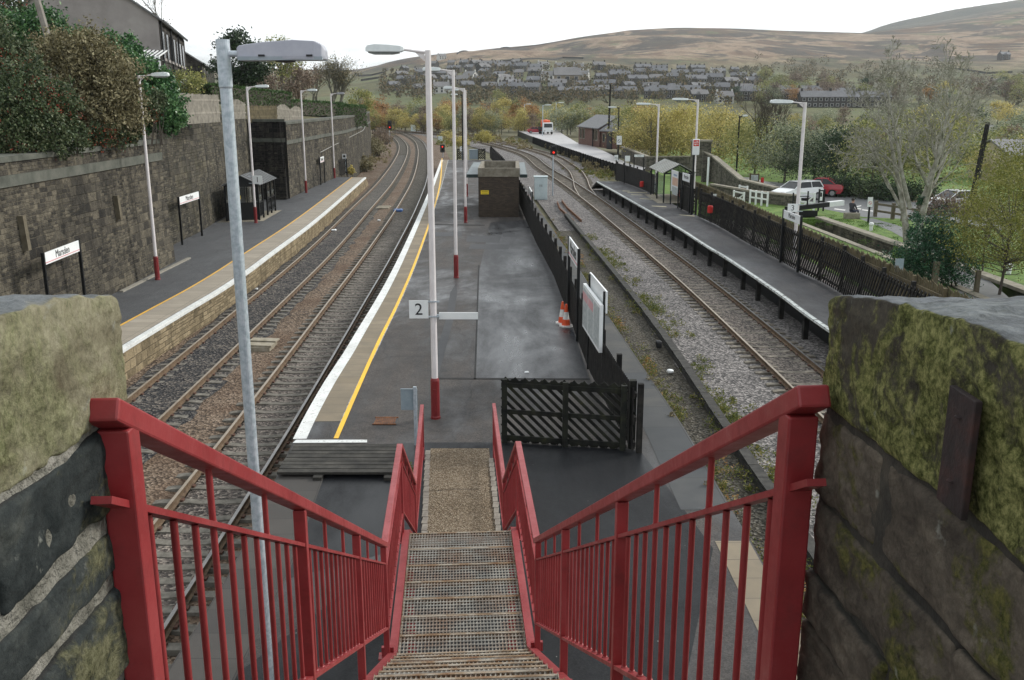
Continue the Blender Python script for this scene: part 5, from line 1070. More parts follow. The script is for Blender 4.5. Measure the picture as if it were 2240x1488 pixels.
# shelter on the timber platform
a_, b_ = P(1515, 447, Z3), P(1451, 444, Z3); nrr = Vector((b_.x + 2.15, b_.y + .25, 0)); fl_ = P(1420, 424, Z3); dv = (fl_ - b_); dv = dv.normalized() * min(dv.length, 6.2)
t, nr, nl, fr, fl = shelter('open fronted glazed shelter with a pale ribbed roof on the timber platform', nrr.xy, b_.xy, (nrr.x + dv.x, nrr.y + dv.y), Z3, Z(1448, 378, b_.y), Z(1481, 360, b_.y), solid=False, roofm=M('pale_roof_sheet', [(.3, .29, .24), (.4, .4, .36), (.46, .47, .45)], 1.2, .5, .05), name='glazed_shelter')
mb = MB(); pane(mb, nl.lerp(fl, .0), nl.lerp(fl, .75), Z3 + .35, Z(1448, 378, b_.y) - .25, .012); mb.build('side_pane', m_pane, t)
mb = MB(); pane(mb, nr, fr, Z3 + .1, Z(1448, 378, b_.y) - .2, .03); mb.build('back_panel', m_board, t)
mb = MB(); c = nr.lerp(fr, .5) - Vector((.35, 0, 0)); mb.beam(nr.lerp(fr, .1) + Vector((-.35, 0, .5)), nr.lerp(fr, .9) + Vector((-.35, 0, .5)), .35, .08); mb.beam(nr.lerp(fr, .1) + Vector((-.2, 0, .25)), nr.lerp(fr, .9) + Vector((-.2, 0, .25)), .05, .45); mb.build('bench', M('red_seat', [(.4, .03, .04), (.5, .06, .06)], 3, .4, 0), t)
mb = MB(); v = [nl + Vector((-.45, -.4, 0)), nr + Vector((.1, -.4, 0)), fr + Vector((.1, .3, 0)), fl + Vector((-.45, .3, 0))]; mb.add([(q.x, q.y, Z3 + .01) for q in v], [(0, 1, 2, 3)]); mb.build('base', m_cslab, t)
# boards and signs of the timber platform
def along(Y): return Vector((at_y(F3, Y) - .12, Y, 0))
def fy(px, py): return min(np.arange(30, 95, .1), key=lambda Y: abs(PD(px, py, Y).x - along(Y).x))
def pboard(XL_, XR_, pxs, label, **k):
    YL_, YR_ = fy(XL_, pxs[0][1]), fy(XR_, pxs[0][1]); a, b = along(YL_), along(YR_); Y = (YL_ + YR_) / 2; board((a.x, a.y), (b.x, b.y), PD(*pxs[1], Y).z, PD(*pxs[0], Y).z, label, pb=Z3, **k)
pboard(1714.5, 1755, ((1735, 466), (1735, 484)), 'faded Marsden name board over the black fence under the number 3 sign', stripe=False, size=.6)
pboard(1493, 1511, ((1502, 380), (1502, 397)), 'small Marsden name board right beside the glazed shelter', stripe=False, size=.55)
pboard(1469, 1486, ((1477, 374), (1477, 421)), 'large white timetable board with an orange map beside the glazed shelter', txt=None, stripe=False, name='notice_board')
mb = MB(); a, b = along(fy(1470, 395)), along(fy(1485, 395)); c = (a + b) / 2 - Vector((.05, 0, 0)); 
nb = [o for o in bpy.data.objects if o.name.startswith('notice_board')][-1]
for k, (w_, dz, m_) in enumerate(((.8, .12, M('map_orange', [(.6, .32, .2), (.65, .5, .4)], 8, .5, 0)), (.8, -.75, m_post1), (.25, .72, M('map_blue', [(.2, .3, .45), (.35, .45, .55)], 6, .5, 0)))):
    zc = (PD(1477, 374, a.y).z + PD(1477, 421, a.y).z) / 2; d = (b - a).normalized(); cc = (a + b) / 2; n_ = Vector((d.y, -d.x, 0)); q = cc + n_ * .03; mb = MB(); mb.obox((q.x, q.y, zc + dz * .75), ((b - a).length * (.8 if k != 2 else .5), .006, .55 if k != 2 else .12), math.atan2(d.y, d.x)); mb.build('poster', m_, nb)
q = P(1512, 470, Z3); t = thing('sign', q, 'tall white blade sign with a red emblem on a black post', 'sign'); c = PD(1515, 322, q.y); H_ = Z(1515, 305, q.y) - Z(1515, 340, q.y)
mb = MB(); mb.obox((q.x + .1, q.y, c.z), (.45, .12, H_)); mb.build('plate', m_wht, t, bevel=.04); mb = MB(); mb.obox((q.x + .1, q.y - .063, c.z + H_ * .25), (.36, .008, .38)); mb.build('emblem', m_redsig, t)
mb = MB(); cy = q.y - .07; zc = c.z + H_ * .25
for dz, s_ in ((.06, 1), (-.06, -1)): mb.beam((q.x - .05, cy, zc + dz), (q.x + .25, cy, zc + dz), .006, .035)
mb.beam((q.x + .12, cy, zc + .14), (q.x + .2, cy, zc + .06), .006, .03); mb.beam((q.x + .08, cy, zc - .14), (q.x, cy, zc - .06), .006, .03); mb.build('arrows', m_wht, t)
mb = MB(); mb.box(q.x - .06, q.x + .06, q.y - .04, q.y + .04, Z3, c.z); mb.build('post', m_blk, t)
def postsign(bx, by, z, cx, cy, w, h, label, sym=None, pm=m_blk, txt=None, two=False, mat=None):
    q = P(bx, by, z); c = PD(cx, cy, q.y); k = c.y / ray(cx, cy)[1] / FPX; t = thing('sign', q, label, 'sign'); mb = MB(); mb.obox((c.x, q.y - .05, c.z), (w * k, .03, h * k)); mb.build('plate', mat or m_wht, t)
    if two:
        for sx in (-1, 1): mb = MB(); mb.box(c.x + sx * w * k / 2 - .04, c.x + sx * w * k / 2 + .04, q.y - .03, q.y + .05, z, c.z + h * k / 2); mb.build('post', pm, t)
    else: mb = MB(); mb.box(q.x - .05, q.x + .05, q.y - .03, q.y + .06, z, c.z + h * k * .3); mb.build('post', pm, t)
    if sym:
        r_ = w * k * .33; mb = MB()
        for i in range(16):
            a0, a1 = i * math.pi / 8, (i + 1) * math.pi / 8; f0, f1 = r_, r_ * .8
            mb.quad(*[(c.x + f_ * math.cos(a_), q.y - .068, c.z - h * k * .1 + f_ * math.sin(a_)) for f_, a_ in ((f0, a0), (f0, a1), (f1, a1), (f1, a0))])
        mb.beam((c.x - r_ * .7, q.y - .068, c.z - h * k * .1 + r_ * .7), (c.x + r_ * .7, q.y - .068, c.z - h * k * .1 - r_ * .7), .004, r_ * .2); mb.build('symbol', m_redsig if sym == 2 else m_bkl, t)
    if txt: textmesh('lettering', txt, h * k * .5, m_bkl, (c.x, q.y - .07, c.z), (R(90), 0, 0), t)
    return t
postsign(1352.5, 350, .9, 1354.5, 307, 11, 19, 'tall white no smoking notice on a post by the station house', 1)
postsign(1347, 394, Z3, 1348, 345, 8, 11, 'small white prohibition notice at the far end of the timber platform', 1)
postsign(1372, 402, Z3, 1372.5, 347, 11, 12, 'square white notice on two posts over the far fence of the timber platform', None, two=True)
postsign(1395, 398, .9, 1398, 341, 21, 5, 'long thin white direction sign on two black posts behind the glazed shelter', None, two=True, txt='Marsden')
postsign(1965, 643, Z3, 1966, 580, 18, 29, 'blank grey back of a notice on a black post by the evergreen bush', None, mat=m_blueback)
postsign(1562, 462, RZ, 1562, 429, 10, 9, 'small white notice over the brown fence behind the red bin', None)
postsign(1899, 488, RZ, 1903, 442, 11, 21, 'white roadside notice with red symbols at the lawn corner', 2)
# number 3 lamp and its neighbours
lb3 = Vector((PD(1744, 532, at_y([Vector((q.y, q.x, 0)) for q in F3], 0) if False else 46.5).x, 46.5, RZ)); zt3 = PD(1765, 222, 46.5).z
lb3 = Vector((at_y(F3, 46.5) + 1.0, 46.5, RZ)); yl3 = 46.5
for Yt in np.arange(38, 60, .25):
    x_ = at_y(F3, Yt) + .55
    if abs(x_ - PD(1745, 505, Yt).x) < .1: lb3 = Vector((x_, Yt, RZ)); yl3 = Yt
GP = 'white lamp posts along the timber platform'
lamp(lb3, PD(1766, 224, yl3).z, -1, 'nearest white lamp post of the timber platform, number 3 sign on it', redbase=0, lan=1.0, arm=.45, r=.085, group=GP)
numsign('3', 1734, 455, 22, 18, yl3 - .1, 'white square sign with a black 3 over the timber platform fence')
for bx, by, ty, lbl in ((1516, 450, 218, 'middle white lamp post of the timber platform beside the tall blade sign'), (1434, 421, 228, 'farthest white lamp post of the timber platform behind the glazed shelter')):
    b = P(bx, by, RZ); lamp(b, PD(bx + 6, ty, b.y).z, -1, lbl, redbase=0, lan=1.15, arm=.6, r=.085, group=GP)
m_redbin = M('red_bin', [(.5, .02, .02), (.6, .04, .03)], 4, .4, 0)
for bx, by, w, h, lbl in ((1404, 403, 9, 12, 'red grit bin on the fence beyond the glazed shelter'), (1553.5, 458, 12, 16, 'red litter bin hung on the black fence right of the glazed shelter')):
    q0 = None
    for Yt in np.arange(50, 90, .2):
        if abs(at_y(F3, Yt) - .3 - PD(bx, by, Yt).x) < .06: q0 = PD(bx, by, Yt); break
    q0 = q0 or P(bx, by, Z3 + .7); k = q0.y / FPX; mb = MB(); mb.lathe([(w * k * .42, -h * k / 2), (w * k * .5, -h * k * .35), (w * k * .5, h * k * .35), (w * k * .4, h * k / 2)], q0, 10); tag(mb.build('litter_bin', m_redbin, None, loc=q0), lbl, 'bin')

# ------------------------------------------------------------------ brown picket fence, lock, railings, walls
BF = [(14.6, 26), (14.55, 36), (14.45, 47), (14.5, 60), (14.45, 70), (14.0, 78)]
t = thing('picket_fence', (14.5, 26, RZ), 'mossy brown picket fence with scalloped top behind the black platform fence', 'fence'); pf = spline(BF, .17); mb = MB()
for i, q in enumerate(pf):
    h = 1.38 + .09 * math.cos(i * .9) ** 2; mb.hexa([(q.x - .012, q.y - .07, RZ + .08), (q.x + .012, q.y - .07, RZ + .08), (q.x + .012, q.y + .07, RZ + .08), (q.x - .012, q.y + .07, RZ + .08), (q.x - .012, q.y - .07, RZ + h - .06), (q.x + .012, q.y - .07, RZ + h - .06), (q.x + .012, q.y + .04, RZ + h), (q.x - .012, q.y + .04, RZ + h)])
mb.build('pickets', m_brownf, t)
for zz in (.4, 1.05): mb = MB(); mb.sweep([Vector((q.x - .06, q.y, RZ + zz)) for q in pf[::4]], [(-.03, -.05), (.03, -.05), (.03, .05), (-.03, .05)]); mb.build('rail', m_brownf, t)
for q in pf[::14]: mb = MB(); mb.box(q.x - .17, q.x - .05, q.y - .07, q.y + .07, RZ - .05, RZ + 1.4); mb.build('post', m_brownf, t)
gx0, gx1, gy = 18.2, 21.2, 62.2
t = thing('lock_gate', (19.3, gy, -.3), 'black lock gate with white ended balance beam across the canal', 'lock gate'); mb = MB(); mb.box(18.3, 20.2, gy - .12, gy + .12, -.4, 1.05); mb.build('gate_leaf', m_blk, t); mb = MB(); mb.beam((18.0, gy - .5, 1.2), (21.3, gy + 1.3, 1.32), .32, .3); mb.build('balance_beam', m_blk, t); mb = MB(); mb.beam((21.3, gy + 1.302, 1.32), (22.5, gy + 1.95, 1.36), .34, .34); mb.build('white_beam_end', m_wht, t)
mb = MB(); mb.tube([(18.6, gy + .2, 1.2), (18.6, gy + .2, 2.2)], .05, 6); mb.tube([(19.6, gy + .3, 1.2), (19.6, gy + .3, 2.3)], .05, 6); mb.beam((18.5, gy + .25, 1.95), (19.7, gy + .35, 1.95), .05, .05); mb.build('gate_handrail', m_blk, t)
def wgate(x0, y0, x1, y1, z0, h, label, n=4, diag=True, name='white_railing'):
    a, b = Vector((x0, y0, z0)), Vector((x1, y1, z0)); t = thing(name, a, label, 'railing')
    for i in range(n): p_ = a.lerp(b, i / (n - 1)); mb = MB(); mb.box(p_.x - .06, p_.x + .06, p_.y - .06, p_.y + .06, z0, z0 + h + .05); mb.build('post', m_wht, t)
    for f in (.5, .95): mb = MB(); mb.beam(a + Vector((0, 0, h * f)), b + Vector((0, 0, h * f)), .05, .11); mb.build('rail', m_wht, t)
    if diag: mb = MB(); mb.beam(a + Vector((0, 0, h * .1)), b + Vector((0, 0, h * .9)), .04, .1); mb.build('brace', m_wht, t)
    return t
q0, q1 = P(1742, 462, RZ), P(1773, 466, RZ); wgate(q0.x + .2, q0.y, q1.x + .2, q1.y, RZ, 1.35, 'white crossed gate railing behind the number 3 lamp post', 2)
q0, q1 = P(1640, 446, RZ), P(1678, 452, RZ); wgate(q0.x, q0.y, q1.x, q1.y, RZ, 1.0, 'right run of low white railings behind the brown fence', 4, False)
q0, q1 = P(1616, 437, RZ), P(1633, 440, RZ); wgate(q0.x, q0.y, q1.x, q1.y, RZ, 1.1, 'left short run of white railings next to the white wicket', 2, False)
q0, q1 = P(1604, 447, RZ), P(1626, 452, RZ); wgate(q0.x, q0.y, q1.x, q1.y, RZ, 1.0, 'pale wire wicket gate below the white railings', 2, True)
q = P(1797, 462, RZ); c = PD(1797, 429, q.y); t = thing('sign', q, 'black framed white canal notice beside the lock gate', 'sign'); k = q.y / FPX
mb = MB(); mb.obox((c.x, q.y, c.z), (13 * k, .05, 26 * k)); mb.build('frame', m_blk, t); mb = MB(); mb.obox((c.x - .06, q.y - .03, c.z), (8 * k, .02, 20 * k)); mb.build('plate', m_wht, t); mb = MB(); mb.obox((c.x - .04, q.y - .043, c.z + .1), (.12, .006, .3)); mb.build('print', m_bkl, t)
for sx in (-5, 6): mb = MB(); mb.box(c.x + sx * k - .05, c.x + sx * k + .05, q.y - .05, q.y + .05, RZ, c.z + 15 * k); mb.build('post', m_blk, t)
def wpx(pts, z): return [P(a, b, z).xy for a, b in pts]
stonewall('stone_wall', wpx([(1362, 345), (1417, 372), (1462, 372), (1532, 371)], RZ), RZ, 2.0, 'long garden wall curving below the yellow bushes behind the glazed shelter')
stonewall('stone_wall', [q for q in wpx([(1534, 398), (1560, 398), (1622, 418), (1700, 436)], RZ)], RZ, [3.4, 2.9, 1.5, 1.4], 'sloping stone ramp wall to the right of the blade sign', th=.5)
stonewall('stone_wall', wpx([(1556, 425), (1640, 441), (1746, 453)], RZ), RZ, 1.35, 'low stone wall behind the white railings')
q = P(1534, 385, RZ); t = thing('stone_pier', q, 'square stone pier at the head of the sloping wall', 'pier'); mb = MB(); bbox(mb, q.x - .9, q.x + .9, q.y, q.y + 1.6, RZ, 4.0); mb.build('shaft', m_stG, t); mb = MB(); mb.box(q.x - 1, q.x + 1, q.y - .1, q.y + 1.7, 4.003, 4.2); mb.build('cap', m_kerb, t)
q = P(1547, 408, RZ); mb = MB(); mb.box(q.x - .08, q.x + .08, q.y - .08, q.y + .08, RZ, 3.2); tag(mb.build('marker_post', m_wht, None, loc=q), 'white painted post end standing against the sloping stone wall', 'post')
# post and rail fence along the road
pr = [P(a, b, RZ) for a, b in ((1914, 474), (1952, 480), (1974, 484), (2010, 490), (2060, 498), (2110, 508), (2160, 520))]
t = thing('rail_fence', pr[0], 'grey timber post and rail fence between the lawn and the road', 'fence')
for q in pr: mb = MB(); mb.box(q.x - .1, q.x + .1, q.y - .1, q.y + .1, RZ, RZ + 1.05); mb.build('post', m_post, t)
for zz in (.4, .85): mb = MB(); mb.sweep([q + Vector((0, -.12, zz)) for q in pr], [(-.03, -.07), (.03, -.07), (.03, .07), (-.03, .07)]); mb.build('rail', m_post, t)
for k, (px, py) in enumerate(((1905, 505), (2113, 500), (2206, 600))): q = P(px, py, RZ); mb = MB(); mb.lathe([(.1, 0), (.11, .3), (.15, .36), (.14, .46), (.05, .5)], q, 10); tag(mb.build('mooring_bollard', m_wht, None, loc=q), ('white mooring bollard on the lawn by the lock', 'white bollard by the road fence at the right', 'white mooring bollard in the grass at the right edge')[k], 'bollard')
q = P(1660, 408, RZ); t = thing('notice_board', q, 'dark framed notice board on the path beside a small red bin', 'notice board'); c = PD(1650, 389, q.y); k = q.y / FPX; mb = MB(); mb.obox((c.x, q.y, c.z), (20 * k, .08, 17 * k), -.5); mb.build('panel', m_brownf, t); mb = MB(); mb.obox((c.x, q.y - .1, c.z), (15 * k, .04, 12 * k), -.5); mb.build('sheet', m_post1, t)
for sx in (-8, 8): mb = MB(); mb.box(c.x + sx * k - .06, c.x + sx * k + .06, q.y - sx * k * .5 - .06, q.y - sx * k * .5 + .06, RZ, c.z + 9 * k); mb.build('post', m_brownf, t)
q = P(1667, 404, RZ); k = q.y / FPX; mb = MB(); mb.lathe([(3.2 * k, 0), (3.6 * k, 13 * k), (3 * k, 15 * k)], q, 10); tag(mb.build('litter_bin', m_redbin, None, loc=q), 'small red litter bin next to the dark notice board', 'bin')

# ------------------------------------------------------------------ cars, truck
m_tyre = M('tyre', [(.012, .012, .012), (.02, .02, .02)], 5, .8, 0); m_rim = M('wheel_rim', [(.3, .3, .31), (.4, .4, .41)], 5, .35, 0, metal=.6)
def carpaint(name, c): t = NT(name); return t.fin(c, .25, None, 0, .5, **{'Coat Weight': .6})
def car(loc, rz, paintm, label, L=4.1, estate=False):
    t = bpy.data.objects.new('parked_car', None); COL.objects.link(t); t.location = loc; t.rotation_euler = (0, 0, rz); WL[t] = Vector((0, 0, 0)); tag(t, label, 'car', None); h = L / 2; W_ = .84
    st_ = [(-h, .55, .42, .86), (-h + .12, .3, .72, .95), (-h + .9, .24, .92, 1), (-h + 1.3, .24, .97, 1), (h - .8, .24, 1.0, 1), (h - .15, .28, .98, .97), (h, .5, .8, .9)]
    mb = MB(); vs = []
    for x, zb, zt, w in st_: w *= W_; vs += [(x, -w, zb), (x, w, zb), (x, w, (zb + zt) / 2), (x, w * .93, zt), (x, -w * .93, zt), (x, -w, (zb + zt) / 2)]
    n = len(st_); mb.add(vs, [(i * 6 + j, i * 6 + (j + 1) % 6, (i + 1) * 6 + (j + 1) % 6, (i + 1) * 6 + j) for i in range(n - 1) for j in range(6)] + [(5, 4, 3, 2, 1, 0), tuple((n - 1) * 6 + j for j in range(6))]); body = mb.build('body', paintm, t, bevel=.05)
    xa, xb = -h + 1.15, (h - .12 if estate else h - .55); ra, rb = xa + .75, (h - .35 if estate else xb - .65); zt = 1.42
    c = [(xa, -.78, .95), (xb, -.78, .98), (xb, .78, .98), (xa, .78, .95), (ra, -.6, zt), (rb, -.6, zt), (rb, .6, zt), (ra, .6, zt)]; mb = MB(); mb.hexa([Vector(v) for v in c]); mb.build('windows', m_glass, t)
    mb = MB(); mb.box(ra - .06, rb + .06, -.62, .62, zt - .015, zt + .035); mb.build('roof', paintm, t, bevel=.02)
    for s in (-1, 1):
        for k_, (p_, q_) in enumerate(((0, 4), (1, 5))): mb = MB(); a_, b_ = Vector(c[p_]), Vector(c[q_]); a_.y = s * .785; b_.y = s * .61; mb.beam(a_, b_, .05, .07); mb.build('pillar', paintm, t)
        xm = (ra + rb) / 2; mb = MB(); mb.beam((xm, s * .79, .97), (xm, s * .61, zt), .03, .07); mb.build('pillar', paintm, t)
        mb = MB(); mb.obox((xa + .2, s * .9, 1.0), (.1, .16, .1)); mb.build('mirror', paintm, t)
        mb = MB(); mb.obox((-h + .05, s * .55, .66), (.12, .3, .13)); mb.build('headlight', m_rim, t); mb = MB(); mb.obox((h - .03, s * .64, .75), (.08, .16, .2)); mb.build('tail_light', m_redsig, t)
        for x in (-h + .78, h - .78):
            mb = MB(); mb.tube([(x, s * .62, .31), (x, s * .85, .31)], .31, 14); w_ = mb.build('wheel', m_tyre, t); mb = MB(); mb.tube([(x, s * .845, .31), (x, s * .86, .31)], .19, 10); mb.build('rim', m_rim, w_)
    mb = MB(); mb.obox((-h - .005, 0, .45), (.03, .52, .11)); mb.build('number_plate', m_wht, t); return t
m_carw = carpaint('white_car_paint', (.72, .74, .75)); m_carr = carpaint('red_car_paint', (.34, .02, .03)); m_carb = carpaint('silver_blue_paint', (.3, .36, .4))
q = P(1742, 438, RZ); car((q.x, q.y, RZ + .01), R(30), m_carw, 'white estate car parked nose left beside the red car', 4.3, True)
q = P(1793, 430, RZ); car((q.x, q.y + .6, RZ + .01), R(-25), m_carr, 'dark red hatchback parked behind the white estate car', 4.0)
q = P(2082, 462, RZ); car((q.x, q.y, RZ + .01), R(15), m_carw, 'white car on the road glimpsed through the right-hand tree branches', 4.0)
# flatbed truck far up the goods path
tr_ = bpy.data.objects.new('flatbed_truck', None); COL.objects.link(tr_); q = Vector((PD(1199, 290, 214).x, 214, .9)); tr_.location = q; tr_.rotation_euler = (0, 0, R(8)); WL[tr_] = Vector((0, 0, 0)); tag(tr_, 'white cabbed flatbed truck with an orange load at the far end of the goods path', 'truck')
mb = MB(); mb.extr([(-1.1, 0, .55), (-1.1, 0, 1.5), (-1.1, .25, 2.55), (-1.1, 1.5, 2.6), (-1.1, 1.6, .55)], (2.2, 0, 0)); mb.build('cab', m_carw, tr_, bevel=.06); mb = MB(); mb.hexa([Vector(v) for v in ((-.95, -.02, 1.5), (.95, -.02, 1.5), (.95, .02, 1.5), (-.95, .02, 1.5), (-.9, .2, 2.35), (.9, .2, 2.35), (.9, .3, 2.35), (-.9, .3, 2.35))]); mb.build('windscreen', m_glass, tr_)
mb = MB(); mb.box(-1.15, 1.15, 1.7, 7, .85, 1.05); mb.box(-1.15, -1.08, 1.7, 7, 1.05, 1.6); mb.box(1.08, 1.15, 1.7, 7, 1.05, 1.6); mb.build('flatbed', m_wood, tr_); mb = MB(); rock(mb, -.9, .9, 2, 5, 1.05, 3.1, 9, .4, .2, 6); mb.build('orange_load', m_cone, tr_, smooth=True)
for s in (-1, 1):
    for y in (.8, 5.6): mb = MB(); mb.tube([(s * .8, y, .45), (s * 1.1, y, .45)], .45, 12); mb.build('wheel', m_tyre, tr_)
    mb = MB(); mb.obox((s * .8, -.02, .8), (.35, .06, .2)); mb.build('headlight', m_rim, tr_)
q = Vector((PD(1172, 281, 222).x, 222, .9)); car(q, R(185), m_carr, 'red car parked left of the flatbed truck far up the goods path', 4)

# ------------------------------------------------------------------ goods path and station house
GL = [P(a, b, .9) for a, b in ((1167, 300), (1215, 316), (1272, 335), (1315, 349), (1369, 365), (1406, 374))]; GR = [P(a, b, .9) for a, b in ((1222, 288), (1262, 312), (1300, 321), (1331, 335), (1370, 356), (1412, 367))]
GL = [Vector((GL[0].x - 3, 240, .9))] + GL; GR = [Vector((GR[0].x + 3, 250, .9))] + GR
mb = MB(); v = GL + GR[::-1]; mb.add(v[::-1], [tuple(range(len(v)))]); o = mb.build('goods_path', m_gpath); (o.data.flip_normals() if o.data.polygons[0].normal.z < 0 else 0); tag(o, kind='structure')
t = thing('path_retaining_timbers', GL[3], 'row of dark upright timbers holding up the edge of the goods path', 'retaining wall'); mb = MB(); mb.wall([(q.x, q.y) for q in GL], -.4, .88); mb.build('boards', m_blk, t); gs = spline([(q.x, q.y) for q in GL if q.y < 235], 1.6); mb = MB()
for q in gs: mb.box(q.x - .22, q.x - .02, q.y - .13, q.y + .13, -.4, .98)
tag(mb.build('uprights', m_wood, t), kind='stuff')
def house_block(t, F0, F1, depth, zb, ze, zr, wallm, roofm, openings=()):
    """gabled block; F0-F1 is its track side front seen from the left"""
    a, b = Vector((*F0, 0)), Vector((*F1, 0)); u = (b - a).normalized(); n = Vector((-u.y, u.x, 0)); L = (b - a).length; c, d = b + n * depth, a + n * depth; ma, mb_ = (a + d) / 2, (b + c) / 2
    V = lambda p, z: (p.x, p.y, z); mb = MB()
    for p, q, l in ((a, b, L), (c, d, L)): mb.quad(V(p, zb), V(q, zb), V(q, ze), V(p, ze), 0, [(0, zb), (l, zb), (l, ze), (0, ze)])
    for p, q, m_ in ((b, c, mb_), (d, a, ma)): mb.add([V(p, zb), V(q, zb), V(q, ze), V(m_, zr), V(p, ze)], [(0, 1, 2, 3, 4)], 0, [[(0, zb), (depth, zb), (depth, ze), (depth / 2, zr), (0, ze)]])
    w = mb.build('wall', wallm, t)
    for p, q, sg in ((a, b, -1), (d, c, 1)):
        o_ = n * (.3 * sg); s_ = (zr - ze) / (depth / 2) * .3; e0, e1 = p + o_ - u * .25, q + o_ + u * .25; r0, r1 = ma - u * .25, mb_ + u * .25; mb = MB(); k = Vector((0, 0, .14))
        A = [Vector(V(e0, ze - s_ + .02)), Vector(V(e1, ze - s_ + .02)), Vector(V(r1, zr + .02)), Vector(V(r0, zr + .02))]; A = A if sg < 0 else [A[1], A[0], A[3], A[2]]; mb.hexa(A + [x + k for x in A]); mb.build('roof', roofm, t)
    for (s0, s1, z0, z1, kind) in openings:
        c0 = a + u * ((s0 + s1) / 2) - n * .02; ang = math.atan2(u.y, u.x); mb = MB(); mb.obox((c0.x, c0.y, (z0 + z1) / 2), (s1 - s0 + .3, .08, z1 - z0 + .3), ang); fr_ = mb.build('window' if kind == 'w' else 'door', m_kerb if kind == 'w' else m_blk, t); c0 = c0 - n * .045; mb = MB(); mb.obox((c0.x, c0.y, (z0 + z1) / 2), (s1 - s0, .06, z1 - z0), ang); mb.build('pane' if kind == 'w' else 'door_leaf', m_glass if kind == 'w' else m_bkl, fr_)
    return w
t = thing('station_house', (13, 158, .9), 'single storey brick station house with slate roofs beside the goods path', 'house')
house_block(t, (11.6, 167), (14.0, 153.5), 6.4, .85, 3.9, 5.7, m_brickr, m_slate, [(1.2, 2.2, 2.0, 3.5, 'w'), (3.2, 4.2, 2.0, 3.5, 'w'), (9.6, 10.6, 2.0, 3.5, 'w'), (11.4, 12.4, 2.0, 3.5, 'w')])
house_block(t, (14.25, 152.8), (17.4, 145.5), 5.6, .85, 3.6, 5.3, m_brickr, m_slate, [(2.0, 3.4, .9, 3.2, 'd'), (5.6, 6.6, 1.9, 3.2, 'w'), (.6, 1.2, 1.9, 3.0, 'w')])
mb = MB(); mb.tube([(13.2, 156.6, .9), (13.2, 156.6, 3.9)], .12, 6); mb.build('downpipe', m_blk, t)
# black and grey lamp posts and poles to the right
for bx, by, ty, side, lbl, lan_, z in ((1610, 388, 254, 1, 'black street lamp on the grass beyond the sloping wall', .5, RZ), (1351, 345, 235, -1, 'black lamp post with a pale lantern beside the station house', 1.1, .9)): b = P(bx, by, z); lamp(b, PD(bx + 3, ty, b.y).z, side, lbl, redbase=0, polem=m_blk, lan=lan_, arm=.2, r=.09)
for px, Y, ty, lbl in ((1187, 205, 230, 'grey lamp post by the truck on the goods path'), (1147, 262, 228, 'far grey lamp post above the red car'), (1216, 240, 225, 'far grey lamp post right of the truck')): lamp(Vector((PD(px, 290, Y).x, Y, .9)), PD(px, ty, Y).z, 1, lbl, redbase=0, polem=m_galv, lan=1.4, arm=.3, r=.1)
b = P(1329.5, 324, .9); zt = PD(1335, 185, b.y).z; mb = MB(); mb.tube([b, (b.x + .2, b.y, zt)], [.19, .12], 8); tag(mb.build('telegraph_pole', m_wood, None, loc=b), 'tall dark telegraph pole standing in front of the station house', 'pole')
b = P(2120, 470, RZ); zt = PD(2135, 268, b.y).z; mb = MB(); mb.tube([b, (b.x + .5, b.y, zt)], [.22, .15], 8); tag(mb.build('telegraph_pole', m_wood, None, loc=b), 'leaning grey telegraph pole beside the pale building at the right', 'pole')
mb = MB(); b = PD(112, 82, 44); zt = PD(95, -40, 44).z; mb.tube([(b.x + .3, 44, b.z - 2.5), (b.x - .75, 44, zt + 1)], [.17, .14], 8); tag(mb.build('telegraph_pole', M('silver_pole', [(.2, .18, .16), (.28, .26, .23)], 4, .9, .1), None, loc=(b.x, 44, b.z)), 'weathered pole rising out of the shrubs at the top left', 'pole')

